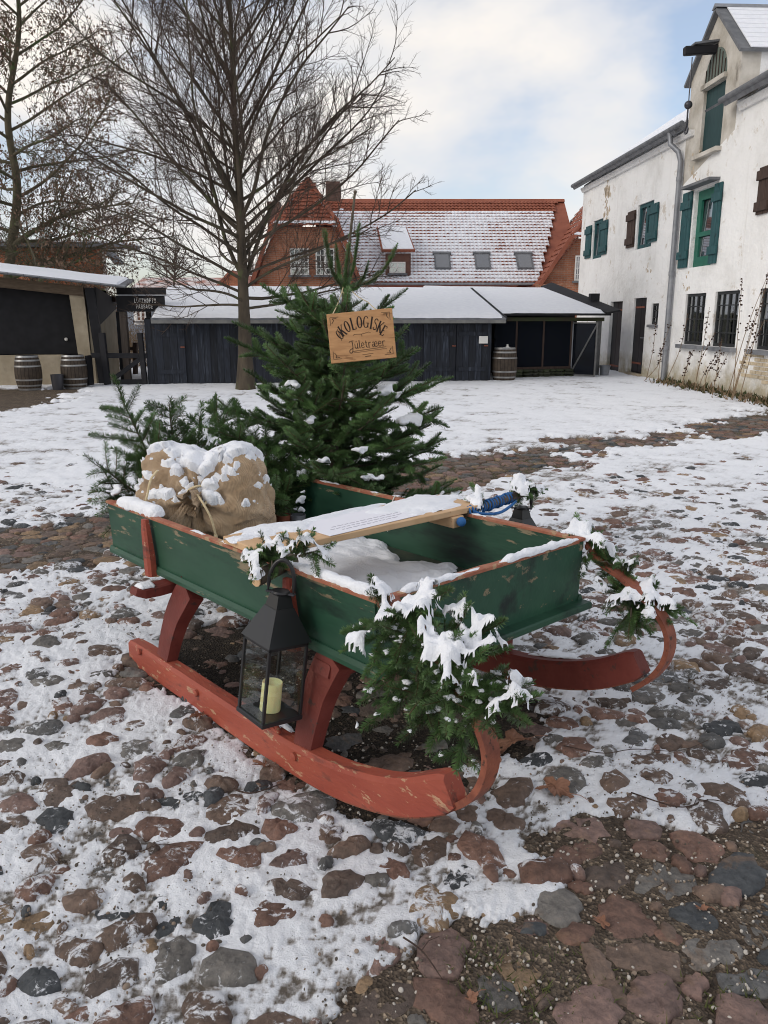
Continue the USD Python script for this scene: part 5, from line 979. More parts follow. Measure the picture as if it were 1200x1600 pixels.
# the hoist dormer
apex = FP((dl + dr) / 2, za, 0); dl0, dr0 = FP(dl, zd, 0), FP(dr, zd, 0); back = -FN * 4.5
part(white, 'dormer_side', hexa([FP(dr, Z_EAVE - .1, -.42), FP(dr, zd, -.42), FP(dr + .25, Z_EAVE - .1, -.42), FP(dr + .25, zd, -.42), FP(dr, Z_EAVE - .1, -4.5), FP(dr, zd, -4.5), FP(dr + .25, Z_EAVE - .1, -4.5), FP(dr + .25, zd, -4.5)]), m_plaster)
part(white, 'dormer_side', hexa([FP(dl, Z_EAVE - .1, -.42), FP(dl, zd, -.42), FP(dl - .25, Z_EAVE - .1, -.42), FP(dl - .25, zd, -.42), FP(dl, Z_EAVE - .1, -4.5), FP(dl, zd, -4.5), FP(dl - .25, Z_EAVE - .1, -4.5), FP(dl - .25, zd, -4.5)]), m_plaster)
for side in (0, 1):
    e = FP(dl + .12, zd - .16, .12) if side == 0 else FP(dr - .12, zd - .16, .12); ap = apex + FN * .12 + np.array([0, 0, .03])
    part(white, 'dormer_roof', slab(e, ap, e + back, ap + back, .07), m_slate)
    n_ = 9
    for k in range(n_):                                               # snowy slate courses
        a0, a1 = (k + .04) / n_, (k + .97) / n_; p0, p1 = e + (ap - e) * a0, e + (ap - e) * a1
        inset = -FN * .22
        part(white, 'slate_course', slab(p0 + inset, p1 + inset, p0 + back, p1 + back, .022, .072 + .010 * (1 - 0)), m_snow)
part(white, 'ridge_cap', sweep(np.array([apex + FN * .14 + np.array([0, 0, .12]), apex + back + np.array([0, 0, .12])]), [(-.13, -.06), (0, .05), (.13, -.06), (0, -.01)], scale=np.ones(2)), m_zinc)
loft = part(white, 'loft_door', wallmesh(Polygon([(-la, lz0), (-lb, lz0), (-lb, lz1), (-la, lz1)]), .05), m_loft, label='tall dark green loft door under the hoist')
loft.GetPrim(); UsdGeom.Xformable(loft).AddTranslateOp().Set(Gf.Vec3d(*(-FN * .07)))
av = wallmesh(arch, .03); part(white, 'arched_panel', (av[0] + FN * .012, av[1]), mat('weathered_arch_boards', (.16, .17, .14), (.08, .12, .11), 6, .8, .003, 30, stretch=(6, 6, .5)))
for q in range(7):
    x_ = -la + (la - lb) * (q + .5) / 7; part(white, 'arch_slat', (lambda h: (lambda m: (m[0] + FN * .03, m[1]))(wallmesh(Polygon([(x_ - .01, lz1 + .14), (x_ + .01, lz1 + .14), (x_ + .01, lz1 + .10 + h), (x_ - .01, lz1 + .10 + h)]), .012)))(1.1 * lr * math.sqrt(max(.05, 1 - ((x_ + lc) / lr) ** 2))), m_brown)
part(white, 'loft_lintel', beam(FP(la + .05, lz1 + .06, .03), FP(lb - .05, lz1 + .06, .03), .10, .10), m_dormer)
part(white, 'loft_sill', beam(FP(la + .12, lz0 - .06, .06), FP(lb - .08, lz0 - .06, .06), .16, .09), m_dormer)
hb = fac(1127, 67); part(white, 'hoist_beam', beam(FP((dl + dr) / 2, hb[1] - .05, -.3), FP((dl + dr) / 2, hb[1] - .12, .75), .15, .18, .02), m_black)
part(white, 'hoist_cover', beam(FP((dl + dr) / 2, hb[1] + .09, .0), FP((dl + dr) / 2, hb[1] + .02, .55), .22, .04), m_slate)
hx = FP((dl + dr) / 2, hb[1] - .24, .55); part(white, 'hoist_chain', tube([hx, hx - np.array([0, 0, .9])], .014, 5), m_steel); part(white, 'hook_ball', xf(trimesh.creation.icosphere(2, .09), None, hx - np.array([0, 0, .98])), m_steel, smooth=True)
part(white, 'hook', tube([hx - np.array([0, 0, 1.05]), hx - np.array([0, 0, 1.4])] + [hx - np.array([0, 0, 1.5]) + FD * .09 * math.cos(t) + np.array([0, 0, -.09 * math.sin(t)]) for t in np.linspace(0, 3.4, 8)], .02, 6), m_steel, smooth=True)
# windows, doors and shutters
def fbox(s0, s1, z0, z1, out0, out1): return hexa([FP(s0, z0, out0), FP(s0, z1, out0), FP(s0, z0, out1), FP(s0, z1, out1), FP(s1, z0, out0), FP(s1, z1, out0), FP(s1, z0, out1), FP(s1, z1, out1)])
def fwindow(key, m_f, cols, rows, dep=-.05, fw=.06, bar=.025, mid=None, curtain=False, name='window'):
    a, b, z0, z1 = OP[key]; w = part(white, name, (lambda L: (np.vstack([q[0] for q in L]), np.vstack([q[1] + 8 * i for i, q in enumerate(L)])))([fbox(a, a - fw, z0, z1, dep - .06, dep), fbox(b + fw, b, z0, z1, dep - .06, dep), fbox(a - fw, b + fw, z0, z0 + fw * 1.2, dep - .06, dep), fbox(a - fw, b + fw, z1 - fw * 1.1, z1, dep - .06, dep)]), m_f)
    W_, H_ = a - b, z1 - z0
    for c in range(1, cols):
        s_ = a - W_ * c / cols; t_ = bar * (2.2 if mid and c == mid else 1); part(w, 'glazing_bar', fbox(s_ + t_ / 2, s_ - t_ / 2, z0 + fw, z1 - fw, dep - .045, dep - .004), m_f)
    for r in range(1, rows):
        z_ = z0 + H_ * r / rows; part(w, 'glazing_bar', fbox(a - fw, b + fw, z_ - bar / 2, z_ + bar / 2, dep - .043, dep - .007), m_f)
    for c in range(cols):
        for r in range(rows):
            s0_, s1_ = a - W_ * c / cols, a - W_ * (c + 1) / cols; t1, t2 = z0 + H_ * r / rows, z0 + H_ * (r + 1) / rows; j = RNG.normal(0, .003, 2) + np.array([0, 0 if curtain else -.035 * (t2 - t1)]) * 1.0
            part(w, 'pane', hexa([FP(s0_, t1, dep - .034 + j[0]), FP(s0_, t2, dep - .034 + j[1]), FP(s0_, t1, dep - .030 + j[0]), FP(s0_, t2, dep - .030 + j[1]), FP(s1_, t1, dep - .034 + j[0]), FP(s1_, t2, dep - .034 + j[1]), FP(s1_, t1, dep - .030 + j[0]), FP(s1_, t2, dep - .030 + j[1])]), m_wpane if curtain else m_wglass)
    if curtain:
        part(w, 'dark_room', fbox(a, b, z0, z1, dep - .30, dep - .28), m_dark)
        for s0_, s1_ in ((a - .06, a - W_ * .42), (b + W_ * .40, b + .06)):
            n = 14; ss = np.linspace(s0_, s1_, n); zz_ = z0 + H_ * .62; V = []; 
            for q, s_ in enumerate(ss): V += [FP(s_, z0, dep - .16 + .02 * math.sin(q * 2.1)), FP(s_, zz_, dep - .16 + .02 * math.sin(q * 2.1))]
            part(w, 'curtain', (np.array(V), np.array([[2 * q, 2 * q + 2, 2 * q + 3] for q in range(n - 1)] + [[2 * q, 2 * q + 3, 2 * q + 1] for q in range(n - 1)])), m_curtain)
    return w
m_wpane = glass_pane('window_pane_glass', (.72, .75, .76), 1., .22)
for k in ('g1', 'g2', 'g3'):
    fwindow(k, m_wframe, 4, 4, mid=2, curtain=True); a, b, z0, z1 = OP[k]; part(white, 'window_sill', beam(FP(a + .08, z0 - .05, .03), FP(b - .08, z0 - .05, .03), .22, .09), m_zinc)
fwindow('sw', m_wframe, 2, 3, curtain=True); a, b, z0, z1 = OP['sw']; part(white, 'window_sill', beam(FP(a + .05, z0 - .04, .02), FP(b - .05, z0 - .04, .02), .12, .07), m_zinc)
fwindow('w1', m_teal, 2, 1, fw=.09, bar=.12, dep=-.05); fwindow('w2', m_teal, 2, 1, fw=.09, bar=.12, dep=-.05); fwindow('w3', m_tgreen, 1, 1, fw=.20, dep=-.10); fwindow('w4', m_teal, 2, 1, fw=.1, dep=-.05)
a, b, z0, z1 = OP['w3']; part(white, 'transom', fbox(a - .18, b + .18, z0 + (z1 - z0) * .40, z0 + (z1 - z0) * .46, -.13, -.09), m_tgreen)
def shutter(q, m_, nb=4):
    s0, s1, z0, z1 = frect(*q) if len(q) == 8 else q; w = (s0 - s1) / nb; t = part(white, 'shutter', fbox(s0, s0 - w + .008, z0, z1, .012, .045), m_)
    for k in range(1, nb): part(t, 'board', fbox(s0 - w * k, s0 - w * (k + 1) + .008, z0, z1, .012, .045 + .003 * (k % 2)), m_)
    for z in (z0 + (z1 - z0) * .17, z0 + (z1 - z0) * .83): part(t, 'batten', fbox(s0 + .03, s1 - .03, z - .09, z + .09, .046, .085), m_)
shutter((917, 354, 925, 353, 924, 403, 915.5, 404), m_teal, 3); shutter((941, 345, 951.5, 344, 948, 397, 939, 399), m_teal, 3); shutter((983, 331, 995, 329, 991, 386, 980, 388), m_brown, 3); shutter((1018, 319, 1031, 317, 1027, 377, 1015, 379), m_teal, 3)
shutter((1070, 303, 1083, 299, 1076, 418, 1061, 419.5), m_teal, 3); shutter((1120, 288, 1132, 283, 1120, 411, 1108, 413), m_teal, 3); shutter((1191, 262, 1210, 256, 1200, 330, 1183, 339), m_brown, 3)
a, b, z0, z1 = OP['w3']; part(white, 'canopy', beam(FP(a + .25, z1 + .10, .13), FP(b - .10, z1 + .10, .13), .26, .06), m_slate)
for k, (dep, nb) in (('d1', (-.10, 5)), ('d2', (-.06, 4))):
    a, b, z0, z1 = OP[k]; w = (a - b) / nb; dd = part(white, 'door', fbox(a, b, z0, z1, dep - .05, dep - .006), m_door)
    for q in range(nb): part(dd, 'plank', fbox(a - w * q - .004, a - w * (q + 1) + .004, z0 + .01, z1, dep - .01, dep + .004 + .003 * (q % 2)), m_door)
    part(dd, 'hinge', fbox(a - .03, a - (a - b) * .75, z1 - .28, z1 - .23, dep + .004, dep + .016), m_iron)
    part(dd, 'hinge', fbox(a - .03, a - (a - b) * .75, z0 + .25, z0 + .30, dep + .004, dep + .016), m_iron)
    part(white, 'door_step', fbox(a + .05, b - .05, -.05, z0, -.3, .12), m_tan)
a, b, z0, z1 = OP['d2']; part(dd, 'handle', tube([FP(b + .1, z0 + 1.0, -.04), FP(b + .1, z0 + 1.0, .02), FP(b + .22, z0 + 1.0, .02)], .012, 6), m_zinc)
# bricks laid bare where the limewash has fallen off the foot of the wall
for row in range(9):
    for k in range(16):
        s_ = fac(1150, 600)[0] + .3 - .25 * k + (.125 if row % 2 else 0); z_ = .28 + .085 * row
        e = ((k - 7.5) / 8) ** 2 + ((row - 4) / 5.0) ** 2
        if e < .8 - .6 * RNG.random(): part(white, 'brick', fbox(s_, s_ - .225, z_, z_ + .065, .0, .010 + .012 * RNG.random()), m_ybrick)
rf = np.random.default_rng(5)
for (px, py, n, sprd, el_) in ((948, 312, 60, (.34, .85), 1.), (1014, 425, 12, (.45, .3), .5), (1072, 440, 8, (.35, .18), .5), (1085, 262, 16, (.35, .35), .6)):
    s0, z0 = fac(px, py)
    for q in range(n):                                                # flakes of exposed undercoat, a few millimetres proud
        s_, z_ = s0 + rf.normal(0, sprd[0] * .5), z0 + rf.normal(0, sprd[1] * .5)
        if z_ > Z_EAVE - .15 and px < 1080: continue
        r_ = rf.uniform(.02, .11) * el_ * (1.5 if px == 946 else 1); pg = Polygon([(r_ * rf.uniform(.5, 1.1) * math.cos(t) - s_, r_ * rf.uniform(.5, 1.3) * math.sin(t) + z_) for t in np.linspace(0, 6.28, 10)[:-1]]).buffer(0)
        v, f = wallmesh(pg, .02); part(white, 'bare_patch', (v + FN * .004, f), m_peel)

# ---------------------------------------------------------------- black sheds along the back
def planks(parent, A, B, zb_, zt_, m_, w=.16, name='plank', seed=0, th=.025, gap=.006, zfun=None):
    A, B = np.asarray(A, float), np.asarray(B, float); L = np.linalg.norm((B - A)[:2]); d = nrm((B - A) * [1, 1, 0]); n = np.array([d[1], -d[0], 0]); r = np.random.default_rng(seed); k = int(L / w); w = L / k
    for q in range(k):
        a0, a1 = q * w, (q + 1) * w - gap; o = r.uniform(0, .010); p0, p1 = A + d * a0, A + d * a1; zt0, zt1 = (zfun(a0), zfun(a1)) if zfun else (zt_, zt_); z0 = zb_ + r.uniform(0, .03)
        c = [];
        for p, zz in ((p0, zt0), (p1, zt1)):
            for ou in (-th, o):
                for z in (z0, zz): c.append([p[0] + n[0] * ou, p[1] + n[1] * ou, z])
        part(parent, name, hexa(c), m_)
SA, SB = G(232, 603), G(766, 597); SA[2] = SB[2] = 0; sd = nrm(SB - SA); sn = np.array([sd[1], -sd[0], 0])     # sn points to us
shed = thing('black_shed', 'long low black plank shed with a thick snowy roof behind the yard', 'shed', loc=(SA + SB) / 2)
ZE = at(500, 500, (SA[1] + SB[1]) / 2 - .4)[2]; L_ = np.linalg.norm(SB - SA)
planks(shed, SA, SB, .02, ZE + .02, m_blackwood, .155, seed=3)
part(shed, 'wall_core', hexa([[*(p - sn * o)[:2], z] for p in (SA + sd * .02, SB - sd * .02) for o in (3.0, .035) for z in (0., ZE + .05)]), m_dark)
eo = .42; RD = 3.3; RH = .86
def rp_(a, k, lift=0.):
    a = max(a, .22)
    return SA + sd * a + sn * (eo - k * (RD + eo)) + np.array([0, 0, ZE + RH * k + lift])
part(shed, 'roof', slab(rp_(-.12, 0), rp_(L_ + .25, 0), rp_(-.12, 1), rp_(L_ + .25, 1), .05), m_slate)
nx, ny = 140, 24; V = []
for j in range(ny):
    for i in range(nx):
        a, k = .24 + (L_ - .04) * i / (nx - 1), j / (ny - 1); e = min(i, nx - 1 - i, j, ny - 1 - j); k = k if j else (fbm([[a * 2.2, 3, 1]], 3, 4)[0] - .5) * .02 - .004; V.append(rp_(a, k * .995 + .002, .05 + (.062 + .02 * (fbm([[a * .8, k * 3, 1]], 3, 4)[0] - .5)) * (1 if e > 0 else 0)))
i, j = np.meshgrid(np.arange(ny - 1), np.arange(nx - 1), indexing='ij'); q = np.stack([i * nx + j, i * nx + j + 1, (i + 1) * nx + j + 1, (i + 1) * nx + j], -1).reshape(-1, 4); QF = np.vstack([q[:, [0, 1, 2]], q[:, [0, 2, 3]]])
part(shed, 'roof_snow', (np.array(V), QF), m_snow, smooth=35)
part(shed, 'fascia', beam(rp_(-.12, 0, -.03) - sn * .02, rp_(L_ + .25, 0, -.03) - sn * .02, .03, .10), mat('grey_fascia', (.20, .20, .19), (.13, .13, .13), 4, .8))
part(shed, 'roof_back', slab(rp_(-.12, 1, .02), rp_(L_ + .25, 1, .02), rp_(-.12, 1, .02) - sn * 2.2 - np.array([0, 0, .7]), rp_(L_ + .25, 1, .02) - sn * 2.2 - np.array([0, 0, .7]), .05), m_slate)
part(shed, 'verge_board', beam(rp_(L_ + .26, 0, .0), rp_(L_ + .26, 1, .0), .03, .14), m_black)
def on_shed(x, out=.03):
    r = ray(x, 550); t = ((SA + sn * out - CAMP) @ sn) / (r @ sn); p = CAMP + r * t; return (p - SA) @ sd
def shed_door(x0, x1, label):
    a0, a1 = on_shed(x0), on_shed(x1); d_ = part(shed, 'door', hexa([[*(SA + sd * a + sn * o)[:2], z] for a in (a0, a1) for o in (.012, .030) for z in (.05, ZE - .10)]), m_blackwood, label=label); n = max(3, int((a1 - a0) / .15)); w = (a1 - a0) / n
    for q in range(n): part(d_, 'board', hexa([[*(SA + sd * a + sn * o)[:2], z] for a in (a0 + w * q, a0 + w * (q + 1) - .008) for o in (.030, .044 + .004 * (q % 3)) for z in (.06, ZE - .11)]), m_blackwood)
    for z in (.35, ZE - .35): part(d_, 'batten', hexa([[*(SA + sd * a + sn * o)[:2], zz] for a in (a0 + .05, a1 - .05) for o in (.052, .068) for zz in (z - .05, z + .05)]), m_blackwood)
    part(d_, 'latch', cbox(SA + sd * (a1 - .06) + sn * .075 + np.array([0, 0, .95]), (.10, .04, .03), .004), m_iron)
shed_door(662, 712, 'left leaf of the shed door, with a small latch'); shed_door(713, 762, 'right shed door leaf with the white notice'); shed_door(244, 290, 'left shed door with pale worn paint')
a0 = on_shed(754); notice = thing('notice', 'small white paper notice pinned to the black shed door', 'notice', loc=SA + sd * a0 + sn * .09 + np.array([0, 0, 1.0]))
zc0 = at(754, 531, (SA + sd * a0)[1])[2]; part(notice, 'sheet', hexa([[*(SA + sd * a + sn * o)[:2], z] for a in (a0 - .12, a0 + .12) for o in (.078, .082) for z in (zc0 - .09, zc0 + .10)]), m_white)
ns_ = part(shed, 'side_wall', hexa([[*(SB + sd * o - sn * k)[:2], z] for o in (-.03, .0) for k in (0.05, 3.0) for z in (0, ZE + .05)]), m_black)

# ---------------------------------------------------------------- open aviary shed with mesh front, right of the black shed
AA, AB = at(772, 590, SB[1] + .95), at(958, 585, SB[1] + 2.2); AA[2] = AB[2] = 0; ad = nrm(AB - AA); an_ = np.array([ad[1], -ad[0], 0])
def on_av(x):
    r = ray(x, 550); t = ((AA - CAMP) @ an_) / (r @ an_); p = CAMP + r * t; return (p - AA) @ ad
avz = lambda y, x=830: at(x, y, (AA + ad * on_av(x))[1])[2]
av_ = thing('aviary', 'low open fronted aviary with wire mesh panels and snowy lean-to roof', 'shed', loc=(AA + AB) / 2)
AL = np.linalg.norm(AB - AA); ZA = avz(496)
def ap_(a, k, lift=0.): return AA + ad * a + an_ * (.35 - k * 3.6) + np.array([0, 0, ZA + .05 + .80 * k + lift])
aL, aR = -.9, on_av(940)
part(av_, 'roof', slab(ap_(aL, 0), ap_(aR, 0), ap_(aL, 1), ap_(aR, 1), .06), m_black)
V = []
for j in range(ny):
    for i in range(nx):
        a, k = aL + (aR - aL - .1) * i / (nx - 1), j / (ny - 1); e = min(i, nx - 1 - i, j, ny - 1 - j); k = k if j else (fbm([[a * 2.2, 5, 1]], 3, 4)[0] - .5) * .02 - .006; V.append(ap_(a, k * .99 + .004, .06 + (.06 + .02 * (fbm([[a * .8, k * 3, 5]], 3, 4)[0] - .5)) * (1 if e > 0 else 0)))
part(av_, 'roof_snow', (np.array(V), QF), m_snow, smooth=35)
for x in (806, 848, 891): part(av_, 'post', beam(AA + ad * on_av(x) + np.array([0, 0, .28]), AA + ad * on_av(x) + np.array([0, 0, ZA]), .06, .05), m_brown)
z_pl = avz(577)
part(av_, 'sill_beam', beam(AA + ad * on_av(776) + np.array([0, 0, z_pl + .03]), AA + ad * on_av(892) + np.array([0, 0, z_pl + .03]), .08, .07), m_brown)
part(av_, 'top_beam', beam(AA + ad * (-.6) + np.array([0, 0, ZA - .05]), AA + ad * aR + np.array([0, 0, ZA - .05]), .08, .10), mat('mossy_beam', (.06, .05, .035), (.05, .07, .03), 3, .9))
m_mesh = usdkit.material(stage, '/World/Looks/fine_wire_mesh', {'t': ('transparent_bsdf', {'color': (.20, .21, .23)}), 'd': ('diffuse_bsdf', {'color': (.012, .014, .019)}), 'm': ('mix_closure', {'fac': .45})}, [('t.BSDF', 'm.closure1'), ('d.BSDF', 'm.closure2')], surface='m.closure')
for x0, x1 in ((772, 805), (807, 847), (849, 890)): part(av_, 'mesh_panel', hexa([[*(AA + ad * a + an_ * o)[:2], z] for a in (on_av(x0), on_av(x1)) for o in (-.003, .003) for z in (z_pl + .07, ZA - .1)]), m_mesh)
part(av_, 'perch_rail', beam(AA + ad * (-.3) - an_ * .5 + np.array([0, 0, avz(533)]), AA + ad * on_av(891) - an_ * .5 + np.array([0, 0, avz(533)]), .06, .10), m_brown)
part(av_, 'back_wall', hexa([[*(AA + ad * a - an_ * o)[:2], z] for a in (-.9, aR + .3) for o in (2.0, 2.1) for z in (0, ZA + .6)]), m_black)
part(av_, 'side_wall', hexa([[*(AA + ad * a - an_ * o)[:2], z] for a in (-.95, -.9) for o in (-.02, 2.1) for z in (0, ZA + .2)]), m_black)
r_ = np.random.default_rng(4); m_moss = mat('mossy_stone', (.05, .05, .045), (.05, .065, .028), 5, .9, .01, 40, rnd=.3)
x_ = on_av(800)
while x_ < on_av(892):
    z_ = 0
    w = r_.uniform(.14, .34)
    for hz in (z_pl * .36, z_pl * .34, z_pl * .30):
        s = trimesh.creation.icosphere(1, 1.0); v = np.asarray(s.vertices); v = np.sign(v) * np.abs(v) ** .6 * [w * .53, .15, hz * .55] * (1 + .18 * r_.standard_normal((len(v), 1))); part(av_, 'plinth_stone', (v @ np.stack([ad, -an_, [0, 0, 1]], 1).T + AA + ad * (x_ + w / 2) + np.array([0, 0, z_ + hz / 2]), np.asarray(s.faces)), m_moss, smooth=True); z_ += hz
    x_ += w
dA = AA + ad * on_av(893); dB = dA + ad * .30 + an_ * .75
dr_ = part(av_, 'mesh_door', hexa([[*(p)[:2], z] for p in (dA, dA + (dB - dA) * .07) for o in (0, 1) for z in (.06, ZA - .12)]) if False else beam(dA + np.array([0, 0, .06]), dA + np.array([0, 0, ZA - .12]), .05, .05), m_zinc, label='open mesh door standing out into the yard')
for p, q in ((dB + np.array([0, 0, .06]), dB + np.array([0, 0, ZA - .12])), (dA + np.array([0, 0, .09]), dB + np.array([0, 0, .09])), (dA + np.array([0, 0, ZA - .15]), dB + np.array([0, 0, ZA - .15])), (dA + np.array([0, 0, .1]), dB + np.array([0, 0, ZA - .2]))): part(dr_, 'rail', beam(p, q, .05, .04), mat('grey_weathered_wood', (.16, .16, .16), (.10, .10, .10), 6, .8) if 'gw' not in globals() else gw); gw = UsdShade.Material.Get(stage, '/World/Looks/grey_weathered_wood')
part(dr_, 'mesh', hexa([[*(p + nrm(np.cross(dB - dA, [0, 0, 1])) * o)[:2], z] for p in (dA, dB) for o in (-.002, .002) for z in (.1, ZA - .15)]), m_mesh)
for x in (918, 936): part(av_, 'post', beam(AA + ad * on_av(x) - an_ * (.1 if x > 920 else .8), AA + ad * on_av(x) - an_ * (.1 if x > 920 else .8) + np.array([0, 0, ZA]), .14, .14), m_brown if x < 930 else gw)
part(av_, 'flashing', slab(ap_(aR - .22, -.04, .075), ap_(aR + .16, -.06, .16), ap_(aR - .22, 1.0, .075), ap_(aR + .16, 1.0, .20), .05), m_black)
part(av_, 'flashing_box', box(ap_(aR + .12, .30, .24), (.26, .26, .30)), m_black)
bk = thing('bucket', 'small grey bucket by the black door beside the aviary', 'bucket', loc=G(944, 589)); c = G(944, 589); part(bk, 'body', rev([(0, 0), (.11, 0), (.155, .32), (.165, .33), (.165, .30), (.15, .31), (.105, .02), (0, .02)], 18, c), m_zinc, smooth=40); part(bk, 'rim', rev([(.158, .31), (.168, .31), (.168, .335), (.158, .335)], 18, c), m_zinc)

# ---------------------------------------------------------------- barrels
def barrel(name, label, c, h=.95, tap=False):
    t = thing(name, label, 'barrel', 'wooden barrels round the yard', loc=c); r = lambda z: .285 + .075 * (1 - ((z - .5) / .5) ** 2)
    zz = np.linspace(0, 1, 12); NS = 22
    for k in range(NS):
        a0, a1 = 2 * np.pi * k / NS + .012, 2 * np.pi * (k + 1) / NS - .012; V = []
        for z in zz:
            for a in (a0, (a0 + a1) / 2, a1): V.append([r(z) * math.cos(a), r(z) * math.sin(a), z * h])
        F = []
        for j in range(11):
            for q in range(2): o = j * 3 + q; F += [[o, o + 1, o + 4], [o, o + 4, o + 3]]
        part(t, 'stave', (np.array(V) * [h / .95, h / .95, 1] + c, np.array(F)), m_barrel, smooth=True)
    part(t, 'inside', rev([(r(z) * h / .95 - .008, z * h) for z in zz], 20, c), m_dark)
    for z0_, z1_ in ((.0, .055), (.115, .16), (.28, .325), (.675, .72), (.84, .885), (.945, 1.0)): part(t, 'hoop', rev([(r(z0_) * h / .95 + .004, z0_ * h), (r(z1_) * h / .95 + .004, z1_ * h), (r(z1_) * h / .95 - .003, z1_ * h), (r(z0_) * h / .95 - .003, z0_ * h)], 28, c), m_hoop, smooth=30)
    part(t, 'lid', rev([(0, h - .03), (r(1) * h / .95 - .006, h - .03), (r(1) * h / .95 - .006, h - .045)], 20, c), m_barrel)
    if tap: part(t, 'bung', rev([(0, 0), (.05, 0), (.05, .04), (.025, .06), (.03, .10), (0, .11)], 12, c + np.array([.06, -.05, h - .03])), m_white, smooth=40); part(t, 'snow', mound(c + np.array([.05, 0, h - .028]), .2, .2, .03, 3, None, 20, .4), m_snow, smooth=True)
barrel('barrel', 'dark oak barrel with steel hoops, leftmost of the pair by the barn', G(47, 609), .80); barrel('barrel', 'dark oak barrel with steel hoops beside the barn corner', G(118, 607), .80); barrel('barrel', 'grey oak barrel with a white bung beside the black shed', G(787, 596), .90, True)
dk = thing('dark_bucket', 'dark metal bucket standing between the two barrels by the barn', 'bucket', loc=G(91, 609)); part(dk, 'body', rev([(0, 0), (.12, 0), (.15, .36), (.14, .36), (.11, .03), (0, .03)], 16, G(91, 609)), m_steel, smooth=40)
# ---------------------------------------------------------------- the open barn on the left
BR_ = G(143, 606); BL_ = BR_ + (G(118, 606) - G(47, 608)) * np.array([-6.5, -6.5, 0]) / 3.0 + np.array([-2.0, -.2, 0]); BR_ = BR_ + np.array([0, .75, 0]); BL_ = BL_ + np.array([0, .75, 0])
bd = nrm(BR_ - BL_); bn = np.array([bd[1], -bd[0], 0]); BLen = np.linalg.norm(BR_ - BL_)
def on_barn(x, y, out=0.):
    r = ray(x, y); t = ((BR_ + bn * out - CAMP) @ bn) / (r @ bn); p = CAMP + r * t; return (p - BL_) @ bd, p[2]
BP = lambda a, z, o=0.: BL_ + bd * a + bn * o + np.array([0, 0, z])
bslope = (on_barn(140, 440, .4)[1] - on_barn(0, 424, .4)[1]) / (on_barn(140, 440, .4)[0] - on_barn(0, 424, .4)[0])
zev = lambda a: on_barn(0, 424, .4)[1] + bslope * (a - on_barn(0, 424, .4)[0])
barn = thing('open_barn', 'dark open fronted barn with tan rendered walls and a snowy sloping roof', 'barn', loc=(BL_ + BR_) / 2)
zs_ = on_barn(60, 555)[1]; aO = on_barn(119, 520)[0]; aO2 = on_barn(136, 520)[0]
def bbox(a0, a1, z0, z1, o0, o1): return hexa([BP(a, z, o) for a in (a0, a1) for o in (o0, o1) for z in (z0, z1)])
part(barn, 'low_wall', bbox(0, BLen - .12, 0, zs_, -.3, 0), m_tan)
part(barn, 'pier', hexa([BP(aO, zs_ + .002, -.3), BP(aO - .09, zev(aO) - .25, -.3), BP(aO, zs_ + .002, .0), BP(aO - .09, zev(aO) - .25, .0), BP(aO2 + .04, zs_ + .002, -.3), BP(aO2, zev(aO) - .25, -.3), BP(aO2 + .04, zs_ + .002, 0), BP(aO2, zev(aO) - .25, 0)]), m_tan)
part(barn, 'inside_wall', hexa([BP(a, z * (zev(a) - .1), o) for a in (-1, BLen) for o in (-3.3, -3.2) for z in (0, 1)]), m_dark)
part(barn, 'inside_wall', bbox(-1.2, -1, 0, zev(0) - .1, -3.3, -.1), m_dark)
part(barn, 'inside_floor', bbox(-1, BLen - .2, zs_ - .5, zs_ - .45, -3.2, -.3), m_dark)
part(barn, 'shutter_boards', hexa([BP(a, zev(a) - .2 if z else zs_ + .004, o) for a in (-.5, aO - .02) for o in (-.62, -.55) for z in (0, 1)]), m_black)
part(barn, 'wall_plate', hexa([BP(a, zev(a) + z, o) for a in (-.5, BLen - .25) for o in (-.15, .05) for z in (-.36, -.12)]), mat('old_timber_plate', (.085, .06, .04), (.13, .095, .065), 5, .8, .003, 30, stretch=(1, 1, 5)))
part(barn, 'corner_post', hexa([BP(BLen + dx + (0 if z else .16), z, o) for dx in (-.22, .0) for o in (-.22, .06) for z in (0, zev(BLen) - .12)]), m_black)
SWd = nrm(G(187, 597) - G(146, 604)); swp = lambda k, z: BP(BLen, z, 0) + (at(186, 560, BR_[1] + 2.3) - BP(BLen, 0, 0)) * np.array([k, k, 0])
part(barn, 'side_wall', hexa([swp(0.02, 0), swp(.02, 2.35), swp(.02, 0) + bn * -.02 - bd * .2, swp(.02, 2.35) - bd * .2, swp(1, 0), swp(1, 2.1), swp(1, 0) - bd * .2, swp(1, 2.1) - bd * .2]), m_tan)
part(barn, 'gable_boards', (np.array([swp(.0, zev(BLen) - .1) + bd * .035, swp(1.05, zev(BLen) - .35) + bd * .035, swp(.0, zev(BLen) - 1.05) + bd * .035, swp(.0, zev(BLen) - .1) + bd * .01, swp(1.05, zev(BLen) - .35) + bd * .01, swp(.0, zev(BLen) - 1.05) + bd * .01, swp(.97, zev(BLen) - .60) + bd * .035, swp(.97, zev(BLen) - .60) + bd * .01]), np.array([[0, 1, 6], [0, 6, 2], [3, 7, 4], [3, 5, 7], [0, 2, 5], [0, 5, 3], [2, 6, 7], [2, 7, 5], [1, 4, 7], [1, 7, 6], [0, 3, 4], [0, 4, 1]])), m_black)
part(barn, 'corbel', beam(swp(.8, zev(BLen) - .35) + bd * .05, swp(1.02, zev(BLen) - .36) + bd * .3, .16, .14), m_brown)
rb = lambda a, k, l=0.: BP(a, zev(a) - .06 + .34 * k + l, .45 - 4.2 * k)
part(barn, 'roof', slab(rb(-1.5, 0), rb(BLen + .75, 0), rb(-1.5, 1), rb(BLen + .75, 1), .05), m_slate)
V = []
